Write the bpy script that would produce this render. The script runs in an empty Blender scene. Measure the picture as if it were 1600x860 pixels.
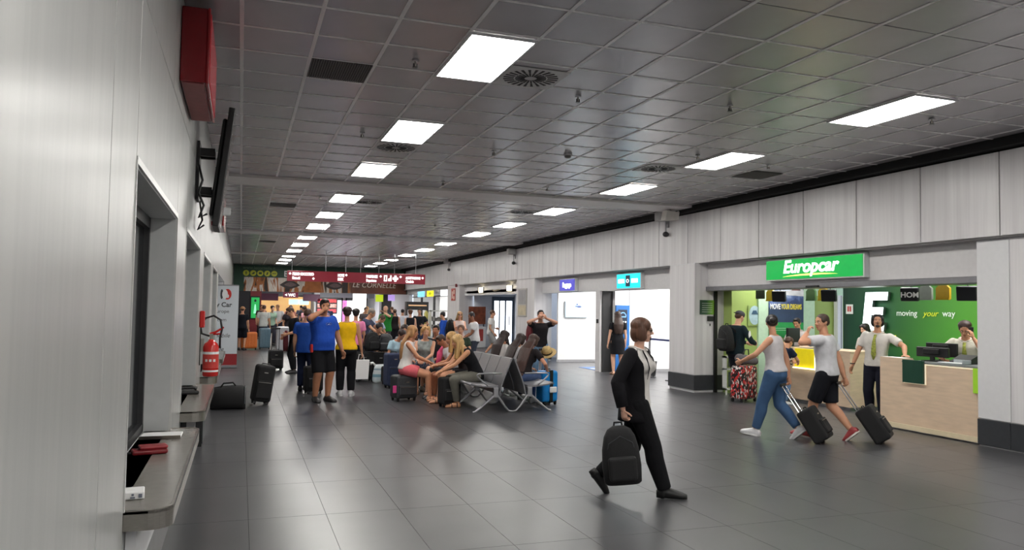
import bpy, bmesh, math, random
import numpy as np
from mathutils import Vector, Matrix
random.seed(7)
rng = np.random.RandomState(3)
C = bpy.context.scene.collection
SC = bpy.context.scene

# ------------------------------------------------------------------ camera
CAM_H = 1.66
YAW, PITCH, ROLL, FPX = 0.336488, 0.0443726, 0.0167206, 1207.5
_fw = Vector((math.sin(YAW)*math.cos(PITCH), math.cos(YAW)*math.cos(PITCH), math.sin(PITCH)))
_rt = Vector((math.cos(YAW), -math.sin(YAW), 0))
_up = _rt.cross(_fw)
_r2 = _rt*math.cos(ROLL) + _up*math.sin(ROLL)
_u2 = -_rt*math.sin(ROLL) + _up*math.cos(ROLL)
cd = bpy.data.cameras.new('camera'); cam = bpy.data.objects.new('camera', cd); C.objects.link(cam)
cd.sensor_fit = 'HORIZONTAL'; cd.sensor_width = 36.0; cd.lens = FPX*36/1600
cd.clip_start = 0.05; cd.clip_end = 300
M = Matrix.Identity(4)
for i in range(3):
    M[i][0] = _r2[i]; M[i][1] = _u2[i]; M[i][2] = -_fw[i]
M[2][3] = CAM_H
cam.matrix_world = M
SC.camera = cam

# ------------------------------------------------------------------ world and exposure
wd = bpy.data.worlds.new('world'); SC.world = wd; wd.use_nodes = True
wd.node_tree.nodes['Background'].inputs[0].default_value = (0.80, 0.88, 1.0, 1)
wd.node_tree.nodes['Background'].inputs[1].default_value = 1.2
SC.view_settings.view_transform = 'Standard'
SC.view_settings.look = 'None'
SC.view_settings.gamma = 1.0
SC.view_settings.use_curve_mapping = False
SC.view_settings.exposure = 0.28
PANEL_W = 26.0          # strength of the ceiling light panels
ROOM_W = 11.0           # strength of the lit ceilings inside the shops

# ------------------------------------------------------------------ materials
MATS = {}
def srgb(c):
    return tuple(((v/255.0)/12.92 if v/255.0 <= 0.04045 else ((v/255.0+0.055)/1.055)**2.4) for v in c)
def mat(name, col, rough=0.5, metal=0.0, emit=0.0, spec=0.5, var=0.06, scale=14.0, bump=0.0, bscale=120.0, stretch=None, coat=0.0):
    """procedural principled material: base colour varied by noise, optional bump, optional own light"""
    key = name
    if key in MATS: return MATS[key]
    m = bpy.data.materials.new(name); m.use_nodes = True
    nt = m.node_tree; b = nt.nodes['Principled BSDF']
    c = srgb(col)
    b.inputs['Roughness'].default_value = rough
    b.inputs['Metallic'].default_value = metal
    b.inputs['Specular IOR Level'].default_value = spec
    if coat: b.inputs['Coat Weight'].default_value = coat
    tc = nt.nodes.new('ShaderNodeTexCoord')
    src = tc.outputs['Object']
    if stretch:
        mp = nt.nodes.new('ShaderNodeMapping'); mp.inputs['Scale'].default_value = stretch
        nt.links.new(src, mp.inputs[0]); src = mp.outputs[0]
    if var > 0:
        n = nt.nodes.new('ShaderNodeTexNoise'); n.inputs['Scale'].default_value = scale; n.inputs['Detail'].default_value = 3
        nt.links.new(src, n.inputs['Vector'])
        r = nt.nodes.new('ShaderNodeValToRGB')
        r.color_ramp.elements[0].position = 0.3; r.color_ramp.elements[1].position = 0.7
        r.color_ramp.elements[0].color = tuple(v*(1-var) for v in c)+(1,)
        r.color_ramp.elements[1].color = tuple(min(1, v*(1+var)) for v in c)+(1,)
        nt.links.new(n.outputs[0], r.inputs[0]); nt.links.new(r.outputs[0], b.inputs['Base Color'])
        if emit: nt.links.new(r.outputs[0], b.inputs['Emission Color'])
    else:
        b.inputs['Base Color'].default_value = c+(1,)
        if emit: b.inputs['Emission Color'].default_value = c+(1,)
    if emit: b.inputs['Emission Strength'].default_value = emit
    if bump:
        n2 = nt.nodes.new('ShaderNodeTexNoise'); n2.inputs['Scale'].default_value = bscale
        nt.links.new(src, n2.inputs['Vector'])
        bp = nt.nodes.new('ShaderNodeBump'); bp.inputs['Strength'].default_value = bump; bp.inputs['Distance'].default_value = 0.01
        nt.links.new(n2.outputs[0], bp.inputs['Height']); nt.links.new(bp.outputs[0], b.inputs['Normal'])
    MATS[key] = m
    return m
def cloth(col, name=None):
    return mat(name or 'cloth_%d_%d_%d' % tuple(col), col, rough=0.9, spec=0.2, var=0.10, scale=9, bump=0.55, bscale=17)
def skinmat(col): return mat('skin_%d_%d_%d' % tuple(col), col, rough=0.55, spec=0.35, var=0.05, scale=20)
def hairmat(col): return mat('hair_%d_%d_%d' % tuple(col), col, rough=0.45, spec=0.4, var=0.35, scale=60, stretch=(1, 1, 0.06), bump=0.3, bscale=160)
def ramp_mat(name, axis, stops, rough=0.5, emit=0.0, lo=0.0, hi=1.0):
    """printed gradient along one object axis between lo and hi metres"""
    m = bpy.data.materials.new(name); m.use_nodes = True; nt = m.node_tree; b = nt.nodes['Principled BSDF']
    tc = nt.nodes.new('ShaderNodeTexCoord'); sx = nt.nodes.new('ShaderNodeSeparateXYZ'); mr = nt.nodes.new('ShaderNodeMapRange')
    mr.inputs['From Min'].default_value = lo; mr.inputs['From Max'].default_value = hi
    r = nt.nodes.new('ShaderNodeValToRGB')
    el = r.color_ramp.elements
    while len(el) < len(stops): el.new(0.5)
    for e, (p, c) in zip(el, stops): e.position = p; e.color = srgb(c)+(1,)
    nt.links.new(tc.outputs['Object'], sx.inputs[0]); nt.links.new(sx.outputs[axis], mr.inputs[0])
    nt.links.new(mr.outputs[0], r.inputs[0]); nt.links.new(r.outputs[0], b.inputs['Base Color'])
    b.inputs['Roughness'].default_value = rough
    if emit:
        nt.links.new(r.outputs[0], b.inputs['Emission Color']); b.inputs['Emission Strength'].default_value = emit
    return m
def wall_grain(name, c0, c1, axis_scale):
    """white laminate with fine vertical streaks"""
    m = bpy.data.materials.new(name); m.use_nodes = True; nt = m.node_tree; b = nt.nodes['Principled BSDF']
    tc = nt.nodes.new('ShaderNodeTexCoord'); mp = nt.nodes.new('ShaderNodeMapping'); mp.inputs['Scale'].default_value = axis_scale
    n = nt.nodes.new('ShaderNodeTexNoise'); n.inputs['Scale'].default_value = 1.0; n.inputs['Detail'].default_value = 5; n.inputs['Roughness'].default_value = 0.65
    r = nt.nodes.new('ShaderNodeValToRGB')
    r.color_ramp.elements[0].position = 0.35; r.color_ramp.elements[1].position = 0.62
    r.color_ramp.elements[0].color = srgb(c0)+(1,); r.color_ramp.elements[1].color = srgb(c1)+(1,)
    g = nt.nodes.new('ShaderNodeNewGeometry')
    nt.links.new(g.outputs['Position'], mp.inputs[0]); nt.links.new(mp.outputs[0], n.inputs['Vector'])
    nt.links.new(n.outputs[0], r.inputs[0]); nt.links.new(r.outputs[0], b.inputs['Base Color'])
    b.inputs['Roughness'].default_value = 0.30; b.inputs['Specular IOR Level'].default_value = 0.45
    MATS[name] = m
    return m
def glass_mat(name, col=(1, 1, 1), rough=0.02, alpha=0.12):
    m = bpy.data.materials.new(name); m.use_nodes = True; nt = m.node_tree
    for n in list(nt.nodes): nt.nodes.remove(n)
    o = nt.nodes.new('ShaderNodeOutputMaterial'); t = nt.nodes.new('ShaderNodeBsdfTransparent'); g = nt.nodes.new('ShaderNodeBsdfGlossy')
    f = nt.nodes.new('ShaderNodeFresnel'); f.inputs[0].default_value = 1.5; mx = nt.nodes.new('ShaderNodeMixShader')
    nz = nt.nodes.new('ShaderNodeTexNoise'); nz.inputs['Scale'].default_value = 3
    mr = nt.nodes.new('ShaderNodeMapRange'); mr.inputs['To Min'].default_value = rough; mr.inputs['To Max'].default_value = rough+0.03
    nt.links.new(nz.outputs[0], mr.inputs[0]); nt.links.new(mr.outputs[0], g.inputs['Roughness'])
    t.inputs[0].default_value = srgb(tuple(int(255*v) for v in col))+(1,)
    nt.links.new(f.outputs[0], mx.inputs[0]); nt.links.new(t.outputs[0], mx.inputs[1]); nt.links.new(g.outputs[0], mx.inputs[2])
    nt.links.new(mx.outputs[0], o.inputs[0])
    return m

WHITE_WALL = wall_grain('white_laminate', (152, 154, 153), (166, 167, 165), (7, 7, 0.25))
FASCIA = wall_grain('fascia_laminate', (202, 199, 201), (219, 217, 218), (8, 8, 0.2))
PLAIN_WHITE = mat('plain_white_paint', (214, 214, 216), rough=0.45, var=0.02)
SKIRT = mat('dark_skirting', (52, 54, 58), rough=0.4, var=0.08)
BLACK = mat('black_plastic', (18, 18, 20), rough=0.45, var=0.1)
DARK = mat('dark_void', (14, 14, 15), rough=0.8, var=0.1)
STEEL = mat('brushed_steel', (176, 172, 164), rough=0.28, metal=1.0, var=0.08, scale=30, stretch=(1, 1, 12))
ALU = mat('satin_aluminium', (150, 150, 154), rough=0.35, metal=0.9, var=0.05)
CHROME = mat('chrome', (215, 215, 218), rough=0.12, metal=1.0, var=0.03)
GLOW = mat('light_diffuser', (255, 252, 246), rough=0.6, emit=PANEL_W, var=0.0)
ROOMGLOW = mat('shop_ceiling_light', (255, 253, 250), rough=0.6, emit=ROOM_W, var=0.0)
LETTER_WHITE = mat('lit_white_letter', (250, 252, 252), rough=0.5, emit=1.6, var=0.0)
PRINT_WHITE = mat('printed_white', (232, 232, 232), rough=0.6, var=0.0)
PRINT_BLACK = mat('printed_black', (22, 22, 24), rough=0.6, var=0.0)
GLASS = glass_mat('clear_glass')
DARKGLASS = mat('dark_glass', (30, 33, 36), rough=0.08, var=0.05, spec=0.6)

# ------------------------------------------------------------------ mesh builder
class MB:
    def __init__(s): s.v = []; s.f = []; s.mi = []; s.m = 0
    def _add(s, vs, fs):
        o = len(s.v); s.v += [tuple(v) for v in vs]
        for f in fs: s.f.append(tuple(o+i for i in f)); s.mi.append(s.m)
        return s
    def box(s, x0, x1, y0, y1, z0, z1, mtx=None):
        vs = [(x, y, z) for x in (x0, x1) for y in (y0, y1) for z in (z0, z1)]
        if mtx is not None: vs = [tuple(mtx @ Vector(v)) for v in vs]
        return s._add(vs, [(0, 1, 3, 2), (4, 6, 7, 5), (0, 4, 5, 1), (2, 3, 7, 6), (0, 2, 6, 4), (1, 5, 7, 3)])
    def bbox(s, x0, x1, y0, y1, z0, z1, b=0.01, seg=2, mtx=None):
        bm = bmesh.new(); bmesh.ops.create_cube(bm, size=1)
        for v in bm.verts:
            v.co = Vector(((x0+x1)/2+v.co.x*(x1-x0), (y0+y1)/2+v.co.y*(y1-y0), (z0+z1)/2+v.co.z*(z1-z0)))
        bmesh.ops.bevel(bm, geom=list(bm.edges), offset=b, segments=seg, affect='EDGES', profile=0.5)
        if mtx is not None: bmesh.ops.transform(bm, matrix=mtx, verts=bm.verts)
        bm.verts.index_update()
        s._add([v.co[:] for v in bm.verts], [[v.index for v in f.verts] for f in bm.faces]); bm.free()
        return s
    def loft(s, rings, closed=True, cap=True):
        n = len(rings[0]); vs = [p for r in rings for p in r]; fs = []
        for i in range(len(rings)-1):
            for j in range(n if closed else n-1):
                k = (j+1) % n
                fs.append((i*n+j, i*n+k, (i+1)*n+k, (i+1)*n+j))
        if cap:
            fs.append(tuple(range(n-1, -1, -1))); fs.append(tuple((len(rings)-1)*n+j for j in range(n)))
        return s._add(vs, fs)
    def tube(s, pts, radii, n=8, flat=None, fdir=None):
        """swept tube; flat = (a, b) cross-section scale with fdir the direction of b"""
        pts = [Vector(p) for p in pts]
        if not hasattr(radii, '__len__'): radii = [radii]*len(pts)
        rings = []; prev = None
        for i, p in enumerate(pts):
            a = pts[max(0, i-1)]; b = pts[min(len(pts)-1, i+1)]
            t = (b-a).normalized() if (b-a).length > 1e-9 else Vector((0, 0, 1))
            if fdir is not None:
                w = Vector(fdir); w = (w-t*w.dot(t)); w = w.normalized() if w.length > 1e-4 else t.orthogonal().normalized()
                u = w.cross(t).normalized()
            else:
                if prev is None: u = t.orthogonal().normalized()
                else:
                    u = prev-t*prev.dot(t); u = u.normalized() if u.length > 1e-6 else t.orthogonal().normalized()
                w = t.cross(u).normalized()
            prev = u; fa, fb = flat or (1, 1)
            rings.append([tuple(p+(u*math.cos(2*math.pi*k/n)*fa+w*math.sin(2*math.pi*k/n)*fb)*radii[i]) for k in range(n)])
        return s.loft(rings)
    def cyl(s, a, b, r, n=16, r2=None): return s.tube([a, b], [r, r if r2 is None else r2], n)
    def capsule(s, a, b, ra, rb, n=12, ca=True, cb=True, flat=None, fdir=None):
        a = Vector(a); b = Vector(b); d = (b-a).normalized() if (b-a).length > 1e-6 else Vector((0, 0, 1))
        P = []; R = []
        if ca:
            for t in (80, 50, 25): P.append(a-d*ra*math.sin(math.radians(t))); R.append(ra*math.cos(math.radians(t)))
        P.append(a); R.append(ra); P.append(b); R.append(rb)
        if cb:
            for t in (25, 50, 80): P.append(b+d*rb*math.sin(math.radians(t))); R.append(rb*math.cos(math.radians(t)))
        # constant frame
        if fdir is not None:
            w = Vector(fdir); w = w-d*w.dot(d); w = w.normalized() if w.length > 1e-4 else d.orthogonal().normalized(); u = w.cross(d)
        else: u = d.orthogonal().normalized(); w = d.cross(u)
        fa, fb = flat or (1, 1)
        rings = [[tuple(p+(u*math.cos(2*math.pi*k/n)*fa+w*math.sin(2*math.pi*k/n)*fb)*r) for k in range(n)] for p, r in zip(P, R)]
        return s.loft(rings)
    def ell(s, c, r, mtx=None, n=14, m=9):
        c = Vector(c); rings = []
        for i in range(m+1):
            t = math.pi*(0.02+0.96*i/m)
            ring = []
            for k in range(n):
                a = 2*math.pi*k/n
                v = Vector((r[0]*math.sin(t)*math.cos(a), r[1]*math.sin(t)*math.sin(a), -r[2]*math.cos(t)))
                v = v+c
                if mtx is not None: v = mtx @ v
                ring.append(tuple(v))
            rings.append(ring)
        return s.loft(rings)
    def prism(s, poly, axis, a, b):
        """extrude a 2-D polygon along an axis ('x','y','z') from a to b"""
        def P(u, v, w): return {'x': (w, u, v), 'y': (u, w, v), 'z': (u, v, w)}[axis]
        n = len(poly); vs = [P(u, v, a) for u, v in poly]+[P(u, v, b) for u, v in poly]
        fs = [tuple(range(n-1, -1, -1)), tuple(range(n, 2*n))]+[(i, (i+1) % n, n+(i+1) % n, n+i) for i in range(n)]
        return s._add(vs, fs)
    def mesh(s, name, mats, smooth=False):
        me = bpy.data.meshes.new(name); me.from_pydata(s.v, [], s.f)
        if not isinstance(mats, (list, tuple)): mats = [mats]
        for m in mats: me.materials.append(m)
        if len(mats) > 1: me.polygons.foreach_set('material_index', s.mi)
        bm = bmesh.new(); bm.from_mesh(me); bmesh.ops.recalc_face_normals(bm, faces=bm.faces); bm.to_mesh(me); bm.free()
        if smooth: me.polygons.foreach_set('use_smooth', [True]*len(me.polygons))
        me.update()
        return me

def link(name, data, parent=None, loc=None, rot=None):
    o = bpy.data.objects.new(name, data); C.objects.link(o)
    if parent is not None: o.parent = parent
    if loc is not None: o.location = loc
    if rot is not None: o.rotation_euler = rot
    return o
def obj(name, mb, mats, parent=None, loc=None, rot=None, smooth=False):
    return link(name, mb.mesh(name, mats, smooth), parent, loc, rot)
def tag(o, label, cat, group=None):
    o['label'] = label; o['category'] = cat
    if group: o['group'] = group
    return o
def thing(name, label, cat, loc=(0, 0, 0), rotz=0.0, group=None):
    o = link(name, None, None, loc, (0, 0, rotz)); o.empty_display_size = 0.1
    return tag(o, label, cat, group)
def struct(o): o['kind'] = 'structure'; return o
def box_obj(name, b, m, parent=None): return obj(name, MB().box(*b), m, parent)
def dup(root, loc=None, rotz=None, label=None, group=None):
    r = root.copy(); C.objects.link(r)
    if loc is not None: r.location = loc
    if rotz is not None: r.rotation_euler = (0, 0, rotz)
    if label: r['label'] = label
    if group: r['group'] = group
    for ch in list(root.children):
        c = ch.copy(); C.objects.link(c); c.parent = r
        for g in list(ch.children):
            d = g.copy(); C.objects.link(d); d.parent = c
    return r
def text(name, body, size, m, parent, loc, rot, align='LEFT', extrude=0.002, shear=0.0, bold=0.0, xscale=1.0):
    cu = bpy.data.curves.new(name, 'FONT'); cu.body = body; cu.size = size; cu.extrude = extrude; cu.shear = shear; cu.offset = bold
    cu.align_x = align; cu.align_y = 'BOTTOM_BASELINE'; cu.resolution_u = 3; cu.materials.append(m)
    o = link(name, cu, parent, loc, rot); o.scale = (xscale, 1, 1)
    return o
ORD = ['first', 'second', 'third', 'fourth', 'fifth', 'sixth', 'seventh', 'eighth', 'ninth', 'tenth', 'eleventh', 'twelfth', 'thirteenth', 'fourteenth', 'fifteenth']
PI = math.pi
FACE_X = (PI/2, 0, -PI/2)      # lettering that reads from the hall on the shop side (faces -X)
FACE_Y = (PI/2, 0, 0)          # lettering that reads looking down the hall (faces -Y)

# ================================================================== THE SETTING
XL, XR, ZC = -0.46, 9.0, 3.90
Y0, Y1 = -7.0, 45.0
# ---- floor: dark porcelain slabs 0.588 x 1.178
def floor_material():
    m = bpy.data.materials.new('dark_porcelain'); m.use_nodes = True; nt = m.node_tree; b = nt.nodes['Principled BSDF']
    g = nt.nodes.new('ShaderNodeNewGeometry'); n = nt.nodes.new('ShaderNodeTexNoise'); n.inputs['Scale'].default_value = 1.7; n.inputs['Detail'].default_value = 6
    r = nt.nodes.new('ShaderNodeValToRGB'); r.color_ramp.elements[0].position = 0.3; r.color_ramp.elements[1].position = 0.7
    r.color_ramp.elements[0].color = srgb((64, 64, 67))+(1,); r.color_ramp.elements[1].color = srgb((73, 73, 76))+(1,)
    n2 = nt.nodes.new('ShaderNodeTexNoise'); n2.inputs['Scale'].default_value = 0.9; n2.inputs['Detail'].default_value = 4
    mr = nt.nodes.new('ShaderNodeMapRange'); mr.inputs['To Min'].default_value = 0.28; mr.inputs['To Max'].default_value = 0.36
    nt.links.new(g.outputs['Position'], n.inputs['Vector']); nt.links.new(g.outputs['Position'], n2.inputs['Vector'])
    nt.links.new(n.outputs[0], r.inputs[0]); nt.links.new(r.outputs[0], b.inputs['Base Color'])
    nt.links.new(n2.outputs[0], mr.inputs[0]); nt.links.new(mr.outputs[0], b.inputs['Roughness'])
    b.inputs['Specular IOR Level'].default_value = 0.8
    return m
FLOOR_M = floor_material()
GROUT = mat('dark_grout', (44, 44, 46), rough=0.8, var=0.1)
floor = struct(obj('floor', MB().box(XL-0.6, 13.0, Y0, 66.0, -0.12, -0.006), GROUT))
TW, TL = 0.588, 1.178
tile = MB().box(0.0018, TW-0.0018, 0.0018, TL-0.0018, -0.008, 0.0).mesh('floor_tile', FLOOR_M)
cells = []
for i in range(-1, 22):
    for j in range(-11, 52):
        x, y = 0.105+TW*i, 5.2+TL*j
        if x+TW > 12.95 or y+TL > 65.8 or y < Y0: continue
        cells.append((x, y))
def seen(c):
    x, y = c[0]+TW/2, c[1]+TL/2
    d = Vector((x, y, -CAM_H)); z = d.dot(_fw)
    if z < 0.5: return False
    px = 800+FPX*d.dot(_r2)/z; py = 430-FPX*d.dot(_u2)/z
    return -60 < px < 1660 and -100 < py < 930
near = sorted([c for c in cells if seen(c) and c[0] < 8.95], key=lambda c: math.hypot(c[0], c[1]))[:298]
ns = set(near)
for x, y in near: link('floor_tile', tile, floor, (x, y, 0))
far = MB()
for x, y in cells:
    if (x, y) not in ns: far.box(x+0.0018, x+TW-0.0018, y+0.0018, y+TL-0.0018, -0.008, 0.0)
o = obj('far_floor_tiles', far, FLOOR_M, floor); o['kind'] = 'stuff'
# narrow strip of slab along the left wall
obj('edge_tile_strip', MB().box(XL-0.6, 0.105-TW-0.0018, Y0, 66.0, -0.008, 0.0), FLOOR_M, floor)

# ---- ceiling: perforated metal tiles on a light grid, four bays between flat beams
TILE_M = mat('ceiling_metal_tile', (176, 172, 176), rough=0.26, metal=0.25, spec=0.8, var=0.03, scale=3, bump=0.05, bscale=300)
RUN_M = mat('ceiling_runner', (228, 225, 225), rough=0.4, var=0.03)
BEAM_M = mat('ceiling_beam', (228, 224, 223), rough=0.45, var=0.03)
ceiling = struct(obj('ceiling', MB().box(XL-0.6, 9.6, Y0, Y1, ZC+0.012, ZC+0.2), DARK))
GX = 0.58; XG0 = 0.52-GX; NX = 16
BAYS = [(-4.75, 4.6), (4.6, 13.95), (14.85, 24.2), (25.1, 34.45), (35.35, 45.0)]
NR = 15
ctile = MB().box(0.006, GX-0.006, 0.006, 9.35/NR-0.006, 0.004, 0.02).mesh('ceiling_tile', TILE_M)
ct = []
for b0, b1 in BAYS:
    for r in range(NR):
        for c in range(NX-1):
            ct.append((XG0+GX*c, b0+(9.35/NR)*r))
def cseen(c):
    d = Vector((c[0]+.3, c[1]+.3, ZC-CAM_H)); z = d.dot(_fw)
    if z < 0.5: return False
    px = 800+FPX*d.dot(_r2)/z; py = 430-FPX*d.dot(_u2)/z
    return -80 < px < 1680 and py > -60
cn = sorted([c for c in ct if cseen(c)], key=lambda c: math.hypot(c[0], c[1]))[:298]
cs = set(cn)
for x, y in cn: link('ceiling_tile', ctile, ceiling, (x, y, ZC-0.006))
far = MB()
for x, y in ct:
    if (x, y) not in cs: far.box(x+0.006, x+GX-0.006, y+0.006, y+9.35/NR-0.006, ZC-0.002, ZC+0.014)
o = obj('far_ceiling_tiles', far, TILE_M, ceiling); o['kind'] = 'stuff'
# edge strips beside the walls
obj('edge_ceiling_strip', MB().box(XL, XG0-0.006, Y0, Y1, ZC-0.002, ZC+0.012), TILE_M, ceiling)
obj('edge_ceiling_strip', MB().box(XG0+GX*(NX-1)+0.006, 8.84, Y0, Y1, ZC-0.002, ZC+0.012), TILE_M, ceiling)
for k in range(NX):
    x = XG0+GX*k
    obj('ceiling_runner', MB().box(x-0.016, x+0.016, -5.6, 45.0, ZC-0.008, ZC+0.012), RUN_M, ceiling)
for bi, (b0, b1) in enumerate(BAYS):
    cr = MB()
    for r in range(1, NR):
        y = b0+(9.35/NR)*r
        if bi in (1, 2): obj('ceiling_cross_runner', MB().box(XL, 8.84, y-0.014, y+0.014, ZC-0.007, ZC+0.012), RUN_M, ceiling)
        else: cr.box(XL, 8.84, y-0.014, y+0.014, ZC-0.007, ZC+0.012)
    if cr.v:
        o = obj('far_cross_runners', cr, RUN_M, ceiling); o['kind'] = 'stuff'
for a, b in ((13.95, 14.85), (24.2, 25.1), (34.45, 35.35)):
    bo = obj('ceiling_beam', MB().box(XL, 8.95, a, b, ZC-0.05, ZC+0.02), BEAM_M, ceiling)

# ---- left wall: white laminate panels on a core, four counter windows and a doorway recess
WIN = [(3.80, 6.15), (7.15, 9.50), (10.50, 12.85), (13.85, 16.20)]
DOORWAY = (17.2, 23.2)
WZ0, WZ1 = 0.74, 2.29
core = MB(); XB = XL-0.022
edges = [Y0]+[e for w in WIN+[DOORWAY] for e in w]+[Y1]
for i in range(0, len(edges), 2): core.box(XB-0.6, XB, edges[i], edges[i+1], 0, ZC)
for a, b in WIN: core.box(XB-0.6, XB, a, b, 0, WZ0); core.box(XB-0.6, XB, a, b, WZ1, ZC)
core.box(XB-0.6, XB, DOORWAY[0], DOORWAY[1], 2.3, ZC)
core.box(XB-0.62, XB-0.35, DOORWAY[0], DOORWAY[1], 0, 2.3)
wall_left = struct(obj('wall_left', core, PLAIN_WHITE))
G = 0.004
def panel(parent, y0, y1, z0, z1, m, x0=XB, x1=XL, g=G):
    return obj('wall_panel', MB().bbox(x0, x1, y0+g, y1-g, z0+g, z1-g, 0.003, 1), m, parent)
ups = [Y0, -4.1, -1.7, 0.7, 3.1, 5.5, 7.9, 10.3, 12.7, 15.1, 17.5, 19.9, 22.3, 24.7, 29.5, 34.3, 39.1, 45.0]
for a, b in zip(ups[:-1], ups[1:]): panel(wall_left, a, b, 3.08, ZC-0.004, WHITE_WALL)
for a, b in ((Y0, -2.9), (-2.9, 0.1), (0.1, 3.1), (3.1, 3.8)): panel(wall_left, a, b, 0.30, 3.08, WHITE_WALL)
prev = 3.8
for (a, b), nx in zip(WIN, [w[0] for w in WIN[1:]]+[DOORWAY[0]]):
    panel(wall_left, a, b, WZ1, 3.08, WHITE_WALL)
    panel(wall_left, b, nx, 0.30, 3.08, WHITE_WALL)
    panel(wall_left, a, b, 0.30, WZ0-0.03, WHITE_WALL)
panel(wall_left, DOORWAY[0], DOORWAY[1], 2.3, 3.08, WHITE_WALL)
for a, b in ((23.2, 27.0), (27.0, 31.5), (31.5, 36.0), (36.0, 40.5), (40.5, 45.0)): panel(wall_left, a, b, 0.30, 3.08, WHITE_WALL)
bl = MB(); bl.box(XB, XL+0.004, Y0, DOORWAY[0], 0, 0.30); bl.box(XB, XL+0.004, DOORWAY[1], Y1, 0, 0.30)
struct(obj('baseboard_left', bl, mat('grey_baseboard', (112, 112, 112), rough=0.45, var=0.05)))
FRAME_D = mat('dark_window_frame', (46, 46, 48), rough=0.4, var=0.08)
TRIM_L = mat('pale_metal_trim', (208, 208, 206), rough=0.3, metal=0.4, var=0.04)
REVEAL = mat('reveal_white', (196, 198, 198), rough=0.5, var=0.03)
for i, (a, b) in enumerate(WIN):
    w = link('window_%d' % (i+1), None); struct(w)
    XG = XL-0.185
    f = MB()
    f.box(XG-0.05, XG+0.01, a, a+0.07, WZ0, WZ1); f.box(XG-0.05, XG+0.01, b-0.07, b, WZ0, WZ1)
    f.box(XG-0.05, XG+0.01, a, b, WZ1-0.09, WZ1); f.box(XG-0.05, XG+0.01, a, b, WZ0, WZ0+0.06)
    f.box(XG-0.05, XG+0.01, (a+b)/2-0.03, (a+b)/2+0.03, WZ0, WZ1)
    obj('window_frame', f, FRAME_D, w)
    obj('window_pane', MB().box(XG-0.035, XG-0.025, a+0.06, (a+b)/2-0.03, WZ0+0.06, WZ1-0.09), DARKGLASS, w)
    obj('window_pane', MB().box(XG-0.035, XG-0.025, (a+b)/2+0.03, b-0.06, WZ0+0.06, WZ1-0.09), DARKGLASS, w)
    t = MB(); t.box(XB-0.15, XL+0.006, a-0.012, a+0.004, WZ0, WZ1+0.012); t.box(XB-0.15, XL+0.006, b-0.004, b+0.03, WZ0, WZ1+0.012)
    t.box(XB-0.15, XL+0.006, a, b, WZ1-0.004, WZ1+0.03)
    obj('window_trim', t, TRIM_L, w)
    obj('window_reveal', MB().box(XG, XB+0.015, b-0.012, b-0.003, WZ0, WZ1).box(XG, XB+0.015, a+0.004, a+0.012, WZ0, WZ1).box(XG, XB+0.015, a, b, WZ1-0.012, WZ1-0.004), REVEAL, w)
# door in the doorway recess
dw = link('door_1', None); struct(dw)
obj('door_leaf', MB().bbox(XB-0.34, XB-0.30, 17.6, 18.6, 0.01, 2.1, 0.005, 1), REVEAL, dw)
obj('door_handle', MB().tube([(XB-0.3, 18.45, 1.02), (XB-0.25, 18.45, 1.02), (XB-0.25, 18.33, 1.02)], 0.011, 8), STEEL, dw)
obj('door_leaf', MB().bbox(XB-0.34, XB-0.30, 20.0, 22.6, 0.01, 2.1, 0.005, 1), REVEAL, dw)

# ---- right wall: fascia panels above, columns and openings below
wall_right = struct(obj('wall_right', MB().box(9.03, 9.6, Y0, Y1, 2.70, ZC), DARK))
fj = [-4.89+1.2*k for k in range(0, 42)]
for a, b in zip(fj[:-1], fj[1:]):
    if a > Y1: break
    panel(wall_right, a, min(b, Y1), 2.68, 3.76, FASCIA, 8.97, 9.01, 0.008)
obj('shadow_gap', MB().box(8.84, 9.03, Y0, Y1, 3.78, ZC+0.02), DARK, wall_right)
obj('soffit', MB().box(9.012, 9.6, Y0, Y1, 2.67, 2.70), mat('soffit_grey', (176, 174, 174), rough=0.5, var=0.03), wall_right)
# lower wall near the camera (right edge of the frame)
lw = struct(obj('trim_1', MB().box(9.09, 9.60, Y0, 7.52, 0, 2.67), PLAIN_WHITE))
for a, b in ((7.07, 7.53), (5.9, 7.07), (4.7, 5.9), (3.5, 4.7)): panel(lw, a, b, 0.35, 2.66, FASCIA if b < 7.1 else PLAIN_WHITE, 9.075, 9.095)
for a, b in ((7.07, 7.53), (5.9, 7.07), (4.7, 5.9), (3.5, 4.7)): obj('skirting_panel', MB().bbox(9.06, 9.095, a+G, b-G, 0.02, 0.345, 0.003, 1), SKIRT, lw)
def column(n, x0, x1, y0, y1, skx=0.015):
    c = struct(obj('trim_%d' % n, MB().box(x0+0.01, x1-0.01, y0+0.01, y1-0.01, 0, 2.69), PLAIN_WHITE))
    obj('column_panel', MB().bbox(x0, x1, y0, y1, 0.36, 2.675, 0.006, 1), FASCIA, c)
    obj('skirting_panel', MB().bbox(x0-skx, x1+skx, y0-skx, y1+skx, 0.05, 0.355, 0.006, 1), SKIRT, c)
    return c
col1 = column(2, 8.90, 9.62, 13.92, 14.92)
col2 = column(3, 8.98, 9.60, 23.45, 25.2)
column(4, 8.98, 9.6, 32.6, 34.6)
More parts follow.
